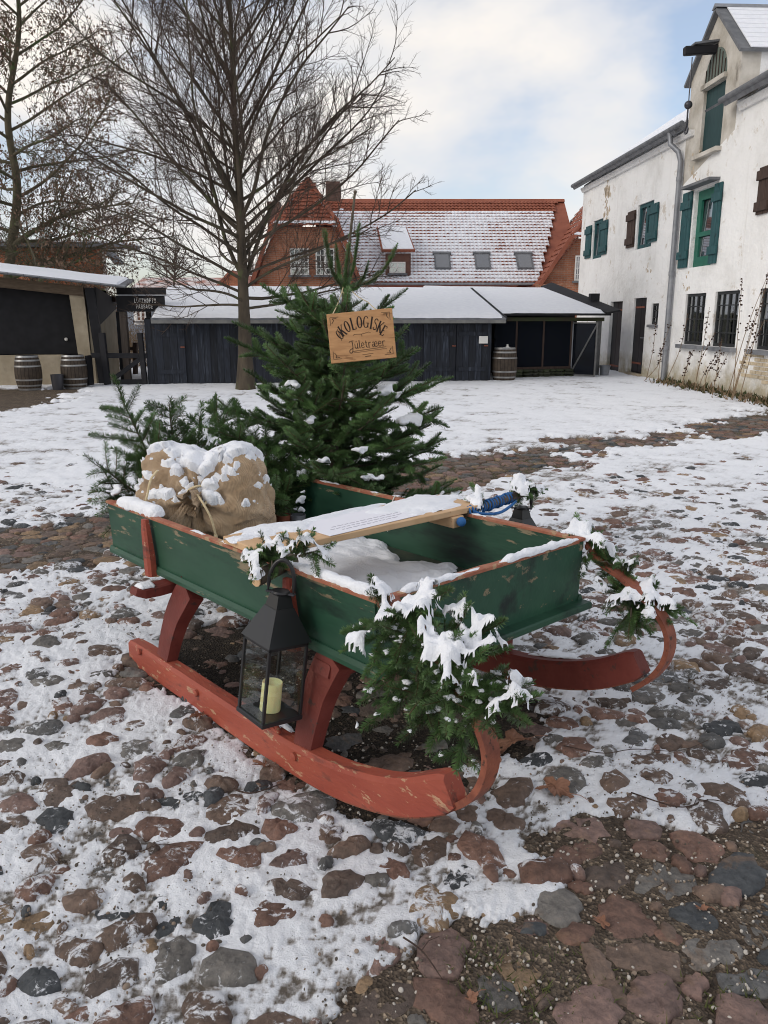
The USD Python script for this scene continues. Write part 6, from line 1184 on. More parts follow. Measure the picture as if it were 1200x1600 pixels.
for j in range(ny):
    for i in range(nx):
        a, k = -1.4 + (BLen + 2.0) * i / (nx - 1), j / (ny - 1); e = min(i, nx - 1 - i, j, ny - 1 - j); V.append(rb(a, k * .95 + .02, .052 + (.045 + .03 * (fbm([[a * 1.1, k * 3, 9]], 3, 4)[0] - .5)) * (1 if e > 0 else 0)))
part(barn, 'roof_snow', (np.array(V), QF), m_snow, smooth=35)
aa = np.arange(-1.4, BLen + .7, .34)
for k, a in enumerate(aa): part(barn, 'eave_slate', slab(rb(a + .01, -.015, .03), rb(min(a + .33, BLen + .76), -.015, .03), rb(a + .01, .07, .03), rb(min(a + .33, BLen + .76), .07, .03), .026), m_zinc)
part(barn, 'white_knob', xf(trimesh.creation.icosphere(1, .045), None, BP(on_barn(99, 531)[0], on_barn(99, 531)[1], -.5)), m_white, smooth=True)

# gate with posts, and the portal over the passage
gP = lambda x, y=602: G(x, y); g0, g1 = G(170, 604), G(227, 603)
gate = thing('wooden_gate', 'low black timber gate with a diagonal brace closing the passage', 'gate', loc=(g0 + g1) / 2)
zz = lambda y, p: at(600, y, p[1])[2]
gd = nrm(g1 - g0)
part(gate, 'gate_post', beam(g0 - gd * .02, g0 - gd * .06 + np.array([0, 0, zz(520, g0)]), .14, .14, .01), m_black); part(gate, 'gate_post', beam(g1, g1 - gd * .04 + np.array([0, 0, zz(520, g1)]), .12, .12, .01), m_black)
part(gate, 'top_rail', beam(g0 - gd * .35 + np.array([0, 0, zz(555, g0)]), g1 + gd * .1 + np.array([0, 0, zz(556, g1)]), .06, .12, .006), m_black)
part(gate, 'bottom_rail', beam(g0 + gd * .1 + np.array([0, 0, .10]), g1 + np.array([0, 0, .10]), .06, .14, .006), m_black)
part(gate, 'brace', beam(g0 + gd * .12 + np.array([0, 0, .18]), g1 - gd * .06 + np.array([0, 0, zz(560, g1)]), .05, .11, .006), m_black)
part(gate, 'side_panel', beam(g0 - gd * .42 + np.array([0, 0, .02]), g0 - gd * .42 + np.array([0, 0, zz(555, g0)]), .36, .05), m_black)
pY = SA[1] + .6
portal = thing('portal', 'black timber portal with white lettering over the passage', 'portal', loc=at(215, 600, pY) * [1, 1, 0])
def prt(x0, x1, y0, y1, Y, d=.08): a, b = at(x0, y1, Y), at(x1, y0, Y); return box(((a[0] + b[0]) / 2, Y + d / 2, (a[2] + b[2]) / 2), (b[0] - a[0], d, b[2] - a[2]))
part(portal, 'fascia', prt(183, 256, 462, 487, pY), m_black); part(portal, 'cap', prt(182, 258, 449, 460, pY + .12), m_black); part(portal, 'trim', prt(184, 258, 460, 462.5, pY - .03, .06), m_zinc)
a, b = at(187, 487, pY), at(189, 600, pY)
part(portal, 'jamb', box((at(193.5, 540, pY)[0], pY + .12, a[2] / 2 + .0), (.16, .12, a[2])), mat('weathered_jamb', (.10, .08, .065), (.15, .12, .10), 5, .8, stretch=(6, 6, .5)))
part(portal, 'jamb', box((at(232, 540, pY)[0], pY + .2, a[2] / 2), (.10, .12, a[2])), m_black)
part(portal, 'jamb', box((at(184, 540, pY)[0], pY + .5, a[2] / 2), (.14, .5, a[2])), m_black)
for txt, xc, yb, w_ in (('LÜTZHØFTS', 227, 473, 35), ('PASSAGE', 226, 482, 27)):
    hgt = .098; X = at(xc - w_ / 2, yb, pY)[0]; X1 = at(xc + w_ / 2, yb, pY)[0]; Z = at(xc, yb, pY)[2]; ms = [np.asarray(meshkit.text_mesh(c, hgt, .006, True).vertices)[:, 0].max() for c in txt]; adv = (X1 - X) / len(txt)
    for k, c in enumerate(txt):
        m = meshkit.text_mesh(c, hgt, .006, True); v = np.asarray(m.vertices); kx = min(1.15, adv * .84 / ms[k]); v = np.stack([X + adv * k + v[:, 0] * kx, pY - .004 - v[:, 2], Z + v[:, 1]], 1); part(portal, 'letter', (v, np.asarray(m.faces)), m_white)

# ---------------------------------------------------------------- red brick building behind the sheds
Y0 = 36.0
def tiles(parent, O, U, V_, nu, nv, mask, m_, snow=None, seed=0, amp=.035, depth=.055, stuff='roof_tile'):
    """Pantiles laid on a roof plane: O eave corner, U along the eave, V_ up the slope. Each tile is an S-curved plate lapping the one below; snow lies on it, short of its lower lip."""
    r = np.random.default_rng(seed); n = nrm(np.cross(U, V_)); n = n if n[2] > 0 else -n; u, v = U / nu, V_ / nv; mb, sn_ = MB(), MB(); s = np.array([0, .25, .5, .75, 1.0]); wv = np.array([0, .9, 1, .35, 0]) * amp
    F = np.vstack([[[k, k + 1, k + 6], [k, k + 6, k + 5]] for k in range(4)] + [[[10 + k, k, k + 1], [10 + k, k + 1, 11 + k]] for k in range(4)])
    F2 = np.vstack([[[k, k + 1, k + 6], [k, k + 6, k + 5]] for k in range(4)] + [[[k + 5, k + 6, k + 11], [k + 5, k + 11, k + 10]] for k in range(4)])
    for j in range(nv):
        for i in range(nu):
            if not mask((i + .5) / nu, (j + .5) / nv): continue
            jt = r.normal(0, .006); o = O + u * i + v * j
            lo = np.array([o + u * s_ * 1.04 + n * (w_ + depth + jt) for s_, w_ in zip(s, wv)]); hi = np.array([o + u * s_ * 1.04 + v * 1.1 + n * (w_ * 1. + .004) for s_, w_ in zip(s, wv)]); bl = lo - n * .03
            mb.add((np.vstack([lo, hi, bl]), F))
            if snow is not None:
                k = snow((i + .5) / nu, (j + .5) / nv) + r.normal(0, .13)
                if k > .12:
                    k = min(k, 1); l0 = .52 - .30 * k; hgt = .022 + .02 * k; A = np.array([lo[q] + v * l0 + n * .002 for q in range(5)]); B = np.array([lo[q] + v * (l0 + .16) + n * (hgt - wv[q] * .5) for q in range(5)]); C = np.array([hi[q] + n * (hgt + .016 - wv[q] * .5) for q in range(5)]); sn_.add((np.vstack([A, B, C]), F2))
    part(parent, stuff, mb.m, m_, smooth=False, kind='stuff')
    if sn_.n: part(parent, 'roof_snow', sn_.m, m_snow, kind='stuff')
brick = thing('brick_building', 'long red brick building with snowy tiled roof, skylights and gabled wings', 'building', loc=at(700, 500, Y0) * [1, 1, 0])
EL, ER = at(485, 443, Y0), at(915, 446, Y0); ZEV = EL[2]; EL[1] = ER[1] = Y0; ER[2] = ZEV
RDp = 5.2; zr_ = at(700, 315, Y0 + RDp)[2]; RU = np.array([0, RDp, zr_ - ZEV])
part(brick, 'wall', box(((EL[0] + ER[0]) / 2, Y0 + .55, ZEV / 2 - .1), (ER[0] - EL[0] + 4, .4, ZEV - .2)), m_brick)
for k in range(3): part(brick, 'brick_course', box(((EL[0] + ER[0]) / 2, Y0 + .30 - .035 * k, ZEV - .62 + .13 * k), (ER[0] - EL[0], .14 + .06 * k, .085)), m_brick)
part(brick, 'dentil_course', (lambda L: (np.vstack([q[0] for q in L]), np.vstack([q[1] + 8 * i for i, q in enumerate(L)])))([box((EL[0] + .3 + .26 * k, Y0 + .26, ZEV - .70), (.13, .12, .07)) for k in range(int((ER[0] - EL[0]) / .26))]), m_brick, kind='stuff')
xv = at(866, 318, Y0 + RDp)[0] - EL[0]; UW = ER[0] - EL[0]; xv0 = at(838, 445, Y0)[0] - EL[0]
def main_mask(u, v): return u * UW < xv0 + (xv - xv0) * v + .1
def main_snow(u, v):
    t = 1.0 - max(0, v - .80) * 6.5 - .2 * v; t -= .55 * math.exp(-((u - .71) / .045) ** 2) * (v > .35) * (v < .72) * .9 + .25 * max(0, v - .55); t += (fbm([[u * 7, v * 5, 3]], 4, 4)[0] - .5) * .9; return t if v < .86 else t - .5
part(brick, 'roof_deck', slab(EL, ER, EL + RU, ER + RU, .02, -.04), m_tile)
tiles(brick, EL + np.array([0, -.05, 0]), ER - EL, RU, 67, 27, main_mask, m_tile, main_snow, 1)
part(brick, 'ridge', sweep(np.array([EL + RU, ER + RU]) + np.array([0, 0, .02]), [(-.14, -.04), (0, .10), (.14, -.04)], scale=np.ones(2)), m_tile)
part(brick, 'gutter', sweep(np.array([EL + [0, -.10, -.02], ER + [0, -.10, -.02]]), circ(.055, 8), scale=np.ones(2)), m_zinc)
part(brick, 'back_roof', slab(EL + RU, ER + RU, EL + RU + [0, RDp, -RU[2]], ER + RU + [0, RDp, -RU[2]], .03), m_tile)
nR = nrm(np.cross(ER - EL, RU)); nR = nR if nR[2] > 0 else -nR
for (x0, x1) in ((676, 708), (739, 770), (804, 836)):
    v0, v1 = (zr_ * 0 + .12), .34
    def on_roof(x, y):
        r = ray(x, y); t = ((EL - CAMP) @ nR) / (r @ nR); return CAMP + r * t
    c4 = [on_roof(x0 + 6, 425), on_roof(x1 - 2, 426), on_roof(x0 - 1, 402), on_roof(x1 - 7, 403)]; L = c4[0][0], c4[1][0]
    vv = lambda p: (p - EL) @ nrm(RU); h0, h1 = vv(c4[0]), vv(c4[2]); xa_, xb_ = (c4[0][0] + c4[2][0]) / 2, (c4[1][0] + c4[3][0]) / 2; B_ = lambda x, h, l: np.array([x, EL[1], EL[2]]) + nrm(RU) * h + nR * l
    sk = part(brick, 'skylight', hexa([B_(x, h, l) for x in (xa_, xb_) for h in (h0, h1) for l in (.0, .20)]), m_slate); part(sk, 'pane', hexa([B_(x, h, l) for x in (xa_ + .07, xb_ - .07) for h in (h0 + .07, h1 - .10) for l in (.19, .207)]), mat('skylight_glass', (.10, .11, .13), None, 3, .08, spec=1.0) if k else m_wglass)
    part(sk, 'flashing', hexa([B_(x, h, l) for x in (xa_ - .06, xb_ + .06) for h in (h1 - .02, h1 + .12) for l in (.0, .22)]), m_slate)
def far_window(parent, xc, yc, w, h, Y, m_f=m_white, cols=4, rows=4, rot=None):
    c = at(xc, yc, Y); W_, H_ = w / FOC * Y, h / FOC * Y; b = .05
    fr = part(parent, 'window', (lambda L: (np.vstack([q[0] for q in L]), np.vstack([q[1] + 8 * i for i, q in enumerate(L)])))([box(c + [sx_ * (W_ / 2 - b / 2), 0, 0], (b, .06, H_)) for sx_ in (-1, 1)] + [box(c + [0, 0, sz * (H_ / 2 - b / 2)], (W_ - 2 * b, .06, b)) for sz in (-1, 1)] + [box(c, (.09, .05, H_ - 2 * b))]), m_f)
    for k in range(1, cols):
        if k * 2 != cols: part(fr, 'glazing_bar', box(c + [-W_ / 2 + W_ * k / cols, 0.004, 0], (.028, .035, H_ - 2 * b)), m_f)
    for k in range(1, rows): part(fr, 'glazing_bar', box(c + [0, 0.006, -H_ / 2 + H_ * k / rows], (W_ - 2 * b, .033, .028)), m_f)
    part(fr, 'pane', box(c + [0, .035, 0], (W_ - .06, .02, H_ - .06)), m_wglass); part(fr, 'sill', box(c + [0, -.05, -H_ / 2 - .05], (W_ + .16, .16, .08)), m_slate)
def wing(apex_px, hipL_px, eaveL_px, Yf, mirror_x=None, wins=()):
    """A gabled wing with a half-hipped tiled roof facing us."""
    A = at(*apex_px, Yf + 1.6); hl = at(*hipL_px, Yf); e = at(*eaveL_px, Yf); xm = A[0]; hw, ww = xm - hl[0], xm - e[0]; zh, ze, zA = hl[2], e[2], A[2]; back = Yf + RDp + 1.2
    P = Polygon([(xm - ww + .15, -.1), (xm + ww - .15, -.1), (xm + ww - .15, ze), (xm + hw - .05, zh - .05), (xm - hw + .05, zh - .05), (xm - ww + .15, ze)]); v, f = extr(P, .35); part(brick, 'gable_wall', (np.stack([v[:, 0], Yf + .12 + v[:, 2], v[:, 1]], 1), f), m_brick)
    yh = lambda z: Yf - .05 + 1.6 * (z - zh) / (zA - zh)
    for sg in (-1, 1):
        pts = lambda: None
        e0 = np.array([xm + sg * ww, Yf - .1, ze]); e1 = np.array([xm + sg * ww, back, ze]); r0 = np.array([xm + sg * hw, Yf - .1, zh]); r1 = np.array([xm, back, zA]); a = np.array([xm, Yf + 1.6, zA])
        U, V_ = (e1 - e0), (np.array([xm, Yf - .1, zA]) - e0); hv = (zh - ze) / (zA - ze)
        nu, nv = max(6, int(np.linalg.norm(U) / .30)), max(6, int(np.linalg.norm(V_) / .33)); Ly = U[1]
        tiles(brick, e0, U, V_, nu, nv, lambda u, v: v < hv + .02 or u * Ly > (v - hv) / (1 - hv) * 1.7, m_tile, (lambda u, v: .12 + (fbm([[u * 6, v * 5, 7]], 3, 4)[0] - .5) * .8) if mirror_x is None else (lambda u, v: -.3 + .5 * max(0, .3 - v) + (fbm([[u * 6, v * 5, 7]], 3, 4)[0] - .5) * .5), 5)
        part(brick, 'barge', beam(e0 + [0, -.02, .02], r0 + [0, -.02, .02], .12, .16), m_tile); part(brick, 'hip_ridge', tube([r0 + [0, 0, .06], a + [0, 0, .06]], .09, 6), m_tile)
        part(brick, 'kneeler', box((xm + sg * (ww - .35), Yf - .02, ze - .12), (1.0, .30, .34)), m_brick)
    h0 = np.array([xm - hw, Yf - .12, zh - .04]); h1 = np.array([xm + hw, Yf - .12, zh - .04]); V_ = np.array([xm, Yf + 1.6, zA]) - (h0 + h1) / 2
    tiles(brick, h0, h1 - h0, V_, max(4, int(2 * hw / .3)), 12, lambda u, v: abs(u - .5) < .5 * (1 - v) + .02, m_tile, lambda u, v: .5 if v < .07 else -2, 6)
    part(brick, 'ridge', tube([np.array([xm, Yf + 1.6, zA + .04]), np.array([xm, back, zA + .04])], .10, 6), m_tile)
    return xm, ww, hw, zh, ze
m_chim = brick_mat('sooty_brick', (.10, .06, .05), (.14, .085, .07), (.12, .10, .09))
wing((481, 281), (425, 352), (393, 447), 34.0); far_window(brick, 468, 409, 28, 38, 34.04); far_window(brick, 508, 409, 28, 38, 34.04); far_window(brick, 392, 410, 8, 30, 34.6, cols=2)
wing((957, 296), (893, 370), (843, 446), 34.6, mirror_x=1); far_window(brick, 907, 419, 17, 36, 34.64)
part(brick, 'chimney', box(at(521, 304, 41.5), (.7, .8, 1.1)), m_chim); part(brick, 'chimney', box(at(429, 342, 41.0), (.6, .7, 1.5)), m_chim)
# the small dormer
dc = at(622, 417, Y0 + .4); dm = part(brick, 'dormer', box(dc + [0, .6, .05], (1.10, 1.5, 1.0)), mat('dormer_boards', (.10, .05, .04), (.15, .075, .055), 6, .8)); part(dm, 'dormer_roof', slab(dc + [-.72, -.30, .60], dc + [.72, -.30, .60], dc + [-.95, 1.7, 1.75], dc + [.40, 1.7, 1.75], .10), m_tile); part(dm, 'dormer_snow', slab(dc + [-.66, -.24, .60], dc + [.66, -.24, .60], dc + [-.89, 1.7, 1.75], dc + [.34, 1.7, 1.75], .05, .104), m_snow); far_window(brick, 621, 418, 24, 16, Y0 + .22, cols=4, rows=2)
part(brick, 'downpipe', tube([EL + [xv0, -.1, -.05], EL + [xv0, -.1, -1.6]], .05, 6), m_zinc)
# house at the left behind the barn, far roofs and what one sees through the passage
Yh = 31.0
hs = thing('brick_house', 'orange brick house with overhanging flat roof behind the barn', 'house', loc=at(110, 500, Yh) * [1, 1, 0])
a, b = at(-40, 450, Yh), at(164, 388, Yh); kb = (Yh + 5) / Yh; part(hs, 'wall', hexa([[x * (kb if y else 1), Yh + y, z] for x in (a[0], b[0] - .0) for y in (0, 5) for z in (0, b[2])]), m_brick2)
part(hs, 'roof', slab(at(-60, 384, Yh - .5), at(156, 386, Yh - .5), at(-60, 384, Yh - .5) + [0, 5, .3], at(156, 386, Yh - .5) + [.0, 5, .3], .16), m_slate); part(hs, 'roof_snow', slab(at(-60, 384, Yh - .45), at(154, 386, Yh - .45), at(-60, 384, Yh - .45) + [0, 5, .3], at(154, 386, Yh - .45) + [.0, 5, .3], .06, .165), m_snow)
part(hs, 'roof_verge', slab(at(154, 385, Yh - .5), at(178, 412, Yh - .5), at(154, 385, Yh - .5) + [.05, .8, 0], at(178, 412, Yh - .5) + [.05, .8, 0], .12), m_slate)
part(hs, 'corner_board', box(at(164, 424, Yh - .02), (.10, .06, 1.9)), m_white); far_window(hs, 77, 418, 48, 26, Yh - .02, mat('green_frame', (.05, .08, .05)), 3, 1)
Yf = 62.0
fh = thing('far_house', 'distant row house with a long snow dusted red roof beyond the sheds', 'house', loc=at(275, 450, Yf) * [1, 1, 0]); a, b = at(205, 452, Yf), at(342, 452, Yf); part(fh, 'wall', box(((a[0] + b[0]) / 2, Yf + 2, a[2] / 2), (b[0] - a[0], 4, a[2])), m_brick2); O_ = a + [0, -.2, 0]; R_ = np.array([0, 3.5, at(270, 436, Yf + 3.5)[2] - a[2]])
part(fh, 'roof', slab(O_, b + [0, -.2, 0], O_ + R_, b + [0, -.2, 0] + R_, .1), mat('snowy_far_tiles', (.30, .12, .08), (.62, .60, .60), 1.2, .8, stretch=(1, 1, 3))); part(fh, 'gable_end', (np.array([a, a + [0, 7, 0], a + R_, a + [.2, 0, 0], a + [.2, 7, 0], a + R_ + [.2, 0, 0]]), np.array([[0, 1, 2], [3, 5, 4], [0, 3, 1], [1, 3, 4]])), m_brick2)
fg = thing('far_gable', 'small distant orange gable peeping between the tree trunk and shed roof', 'house', loc=at(355, 450, 58) * [1, 1, 0]); gL, gR, gT = at(338, 452, 58), at(392, 452, 58), at(362, 427, 58); part(fg, 'gable_wall', (np.array([gL, gR, gT, gL * [1, 1, 0], gR * [1, 1, 0]]), np.array([[0, 1, 2], [3, 4, 1], [3, 1, 0]])), m_brick2); part(fg, 'roof', slab(gL + [0, -.2, 0], gT + [0, -.2, .1], gL + [0, 8, 0], gT + [0, 8, .1], .15), m_tile); part(fg, 'roof', slab(gR + [0, -.2, 0], gT + [0, -.2, .1], gR + [0, 8, 0], gT + [0, 8, .1], .15), m_tile)
ph = thing('passage_house', 'pale house with white windows seen through the passage opening', 'house', loc=at(212, 500, 44) * [1, 1, 0]); a, b = at(150, 545, 44), at(300, 480, 44); part(ph, 'wall', box(((a[0] + b[0]) / 2, 46, 1.4), (b[0] - a[0], 4, 2.8)), mat('blue_grey_boards', (.16, .19, .23), (.22, .25, .29), 3, .8, stretch=(.3, .3, 8))); far_window(ph, 220, 492, 14, 18, 43.9, cols=2, rows=3); part(ph, 'porch', box(at(220, 494, 43.95) + [0, .05, 0], (.75, .1, .9)), m_white)
# snow covered ground and shrubs beyond the passage
rg = np.random.default_rng(31)
def twig_mass(name, label, c, size, n, m_, seed, cat='bush', twig=.006, kind=None, snow=0):
    r = np.random.default_rng(seed); t = thing(name, label, cat, loc=c); mb = MB(); lv = MB()
    for k in range(n):
        p = c + np.array([r.uniform(-.8, .8) * size[0], r.uniform(-.8, .8) * size[1], 0]); d = np.array([r.normal(0, .4), r.normal(0, .4), 1.0]); L = size[2] * r.uniform(.5, 1.05); mb.add(tube(catmull([p, p + d * L * .5 + r.normal(0, .04, 3), p + d * L * .9 + r.normal(0, .12, 3)], 5), np.linspace(twig, twig * .3, 5), 3))
        for q in range(5):
            b = p + d * L * r.uniform(.3, .9); e = b + r.normal(0, 1, 3) * [.16, .16, .1]; mb.add(tube([b, (b + e) / 2 + r.normal(0, .02, 3), e], [twig * .5, twig * .4, twig * .2], 3)); x = nrm(r.normal(size=3)) * .028; y = nrm(np.cross(x, r.normal(size=3))) * .016; lv.add((np.array([e - x, e + y, e + x, e - y]), np.array([[0, 1, 2], [0, 2, 3]])))
    part(t, 'stems', mb.m, m_, kind='stuff'); part(t, 'leaves', lv.m, m_, kind='stuff')
    return t
twig_mass('bush', 'brown leafless bush seen through the passage opening', at(213, 560, 28) * [1, 1, 0], (.9, .6, 1.5), 170, m_bush, 41)
twig_mass('bush', 'snow topped brown bush farther down the passage', at(205, 560, 33) * [1, 1, 0], (1.4, .8, 2.2), 200, m_bush, 42)
pp_ = thing('short_post', 'short wooden post standing in the passage behind the gate', 'post', loc=at(212, 590, 24) * [1, 1, 0]); part(pp_, 'post', beam(at(212, 590, 24) * [1, 1, 0], at(212, 545, 24) * [1, 1, 0] + [0, 0, .95], .12, .12), m_brown); part(pp_, 'rail', beam(at(201, 545, 24), at(213, 545, 24), .06, .10), m_brown)

# ---------------------------------------------------------------- trees
def grow(t, seed, trunk_pts, r0, limbs, m_wood, m_fine, levels=(13, 7, 3), leaf=None, droop=0., lens=(.42, .42, .45), fine=.006, up=.25):
    """trunk, each main limb a part, twigs one part. limbs: (height fraction, azimuth, length, rise, radius)."""
    r = np.random.default_rng(seed); TP = catmull(trunk_pts, 40); zf = np.linspace(0, 1, 40); TR = r0 * (1 - .93 * zf ** .65) ; TR[:5] *= np.linspace(1.35, 1.0, 5)
    part(t, 'trunk', tube(TP, TR, 14), m_wood, smooth=True); tw = MB(); leaves = []
    def pt(P, k): i = k * (len(P) - 1); a = int(min(i, len(P) - 2)); return P[a] + (P[a + 1] - P[a]) * (i - a)
    def bough(p, d, L, bend, n):
        q = [p]; d = nrm(d)
        for k in range(n): d = nrm(d + bend / n + r.normal(0, .09, 3)); q.append(q[-1] + d * L / n)
        return np.array(q)
    for (h, az, L, rise, rr) in limbs:
        p = pt(TP, h); d = np.array([math.cos(az) * math.cos(rise), math.sin(az) * math.cos(rise), math.sin(rise)]); P = catmull(bough(p, d, L, np.array([0, 0, up - droop]), 7), 16); part(t, 'limb', tube(P, np.linspace(rr, .012, 16), 7), m_wood, smooth=True)
        n1 = max(5, int(levels[0] * L / 4))
        for k in range(n1):
            a = .16 + .84 * (k + r.random()) / n1; b = pt(P, min(a, .99)); tg = nrm(pt(P, min(a + .05, 1)) - pt(P, a - .05)); side = nrm(np.cross(tg, r.normal(size=3))); dd = nrm(tg * .75 + side * .75 + np.array([0, 0, .22 - droop * .5])); l1 = L * lens[0] * (1.15 - a * .75) * r.uniform(.6, 1.15); Q = bough(b, dd, l1, np.array([0, 0, up * .8 - droop]), 5); tw.add(tube(Q, np.linspace(max(.009, rr * .28), .005, 6), 4))
            n2 = max(3, int(levels[1] * l1 / 1.2))
            for q in range(n2):
                a2 = .15 + .85 * (q + r.random()) / n2; b2 = pt(Q, min(a2, .99)); t2 = nrm(pt(Q, min(a2 + .1, 1)) - pt(Q, max(a2 - .1, 0))); s2 = nrm(np.cross(t2, r.normal(size=3))); d2 = nrm(t2 * .8 + s2 * .7 + np.array([0, 0, .15 - droop * .7])); l2 = (.25 + l1 * lens[1]) * (1.1 - a2 * .6) * r.uniform(.5, 1.1); R2 = bough(b2, d2, l2, np.array([0, 0, up - droop]), 3); tw.add(tube(R2, np.linspace(fine * 1.5, fine * .8, 4), 3, False))
                for z in range(levels[2]):
                    a3 = r.uniform(.2, 1); b3 = pt(R2, min(a3, .99)); s3 = nrm(np.cross(t2, r.normal(size=3))); d3 = nrm(d2 * .8 + s3 * .7 + np.array([0, 0, .12])); l3 = l2 * lens[2] * r.uniform(.5, 1.1); e3 = b3 + d3 * l3; tw.add(tube([b3, (b3 + e3) / 2 + r.normal(0, .012, 3), e3], [fine * .75, fine * .6, fine * .4], 3, False))
                    if leaf and r.random() < leaf: leaves.append(e3); leaves.append((b3 + e3) / 2)
    part(t, 'twigs', tw.m, m_fine, kind='stuff'); return leaves
Lb = G(385, 611); lin = thing('linden_tree', 'tall bare spreading tree in front of the black shed', 'tree', loc=Lb)
TP_ = [Lb + [-.02, 0, -.1], at(383, 540, Lb[1]), at(381, 480, Lb[1]), at(378, 400, Lb[1]), at(374, 300, Lb[1]), at(366, 180, Lb[1]), at(362, 60, Lb[1]), at(352, -120, Lb[1]), at(345, -260, Lb[1])]
LB = []
r = np.random.default_rng(3)
for k in range(58):
    u_ = k / 57; h = .245 + .68 * u_ ** 1.05; az = 2.4 * k + r.normal(0, .3); L = (1.2 + 3.3 * math.sqrt(max(0, 1 - ((h - .42) / .56) ** 2))) * r.uniform(.76, 1.02); LB.append((h, az, L, math.radians(8 + 52 * u_ ** .75 + r.normal(0, 8)), .012 + .006 * L * r.uniform(.7, 1.2)))
for k, (az, rise, L, rr) in enumerate(((math.radians(20), 60, 6.8, .05), (math.radians(165), 62, 6.8, .05), (math.radians(-80), 66, 6.4, .045), (math.radians(80), 64, 6.4, .045), (math.radians(5), 44, 4.2, .05), (math.radians(185), 42, 4.6, .05), (math.radians(-35), 50, 4.8, .05), (math.radians(215), 50, 5.0, .05))): LB.append((.30 + .025 * k, az, L, math.radians(rise), rr))
grow(lin, 8, TP_, .205, LB, m_bark, m_twig, levels=(12, 8, 5), droop=.06, up=.22, fine=.004)
Tb = at(18, 600, 28.0) * [1, 1, 0]; oak = thing('brown_leaved_tree', 'large tree behind the barn still holding brown dead leaves', 'tree', loc=Tb)
TP2 = [Tb, at(14, 430, 28), at(27, 300, 28), at(12, 180, 28), at(30, 40, 28), at(18, -100, 28), at(15, -220, 28)]
LB2 = [(.14 + .78 * (k / 43), 2.4 * k + 1.0, (4.9 - 1.4 * k / 43) * r.uniform(.85, 1.2), math.radians(4 + 42 * k / 43 + r.normal(0, 9)), .065 - .035 * k / 43) for k in range(44)] + [(.12, math.radians(-25), 5.2, math.radians(30), .12), (.10, math.radians(-160), 4.5, math.radians(48), .12), (.16, math.radians(-8), 5.6, math.radians(18), .10), (.22, math.radians(-35), 5.4, math.radians(24), .10)]
lv = grow(oak, 9, TP2, .25, LB2, m_oakbark, m_oakbark, levels=(12, 7, 3), leaf=.7, droop=.16, up=.2, fine=.007)
r = np.random.default_rng(2); lv = np.repeat(np.array(lv), 3, 0); lv = lv[r.random(len(lv)) < .12 + .75 * (fbm(lv * .55, 3, 6) > .5)]; n_ = len(lv)
c = lv + r.normal(0, .10, (n_, 3)); x = nrm(r.normal(size=(n_, 3)) * [1, 1, 1.6]) * r.uniform(.035, .075, (n_, 1)); y = nrm(np.cross(x, r.normal(size=(n_, 3)))) * r.uniform(.018, .035, (n_, 1))
i4 = np.arange(n_)[:, None] * 4; mb = MB().add((np.stack([c - x, c + y, c + x, c - y], 1).reshape(-1, 3), np.vstack([i4 + [0, 1, 2], i4 + [0, 2, 3]])))
part(oak, 'dead_leaves', mb.m, m_oakleaf, kind='stuff')
Fb = at(272, 455, 52) * [1, 1, 0]; ft = thing('far_tree', 'small distant bare tree above the left end of the shed roof', 'tree', loc=Fb); LB3 = [(.45 + .5 * k / 13, 2.4 * k, 2.3 * (1 - .4 * k / 13), math.radians(25 + 40 * k / 13), .05) for k in range(14)]
grow(ft, 10, [Fb, at(272, 450, 52), at(273, 430, 52), at(272, 408, 52)], .12, LB3, m_twig, m_twig, levels=(12, 6, 2), fine=.012)

# ---------------------------------------------------------------- along the foot of the white wall
r = np.random.default_rng(77)
STL = ['dry stalk leaning across the wall left of the small window', 'dry stalk just below the small window by the door', 'dry stalk touching the grey downpipe from the left', 'tall dry stalk just right of the downpipe', 'short dry stalk at the wall left of the first barred window', 'short dry stalk under the middle of the first barred window', 'dry stalk with pods at the right edge of the first barred window', 'dry stalk in the gap between the two barred windows', 'short dry stalk below the gap between the barred windows', 'short dry stalk under the left half of the second barred window', 'dry stalk in front of the second barred window', 'very tall dry stalk just right of the second barred window', 'tallest pod covered stalk right of the second barred window', 'medium dry stalk among the tall pod covered ones at the right', 'tall dry stalk nearest the third barred window', 'dry stalk between second and third barred window, lower than its neighbours', 'short dry stalk under the right half of the second barred window', 'dry stalk in front of the third barred window at the right edge']
for k, (px, top) in enumerate(((1030, 545), (1022, 505), (1052, 500), (1068, 490), (1085, 560), (1098, 560), (1106, 480), (1112, 520), (1118, 560), (1128, 550), (1140, 530), (1165, 436), (1176, 420), (1180, 480), (1187, 408), (1172, 500), (1150, 560), (1195, 470))):
    s_ = fac(px + 8, 600)[0]; zt_ = fac(px, top)[1]; zt_ = max(.9, zt_); c = FP(s_, 0, .35 + r.uniform(0, .3)); c[2] = 0
    t = thing('dry_stalk', STL[k], 'plant', 'dry hollyhock stalks along the white wall', loc=c); top_ = FP(s_ + r.normal(.1, .25), zt_, .2); P = catmull([c, c * .5 + top_ * .5 + r.normal(0, .06, 3), top_], 10); part(t, 'stem', tube(P, np.linspace(.010, .004, 10), 5), m_stalk)
    pods = MB()
    for q in range(int(r.integers(14, 26))):
        a = r.uniform(.45, 1.0); i = min(int(a * 9), 8); p = P[i] + (P[i + 1] - P[i]) * (a * 9 - i) + r.normal(0, .022, 3); m = trimesh.creation.icosphere(0, r.uniform(.012, .024)); pods.add(xf(m, None, p))
    part(t, 'seed_pods', pods.m, m_brown, kind='stuff')
wd = MB(); gr = MB(); 
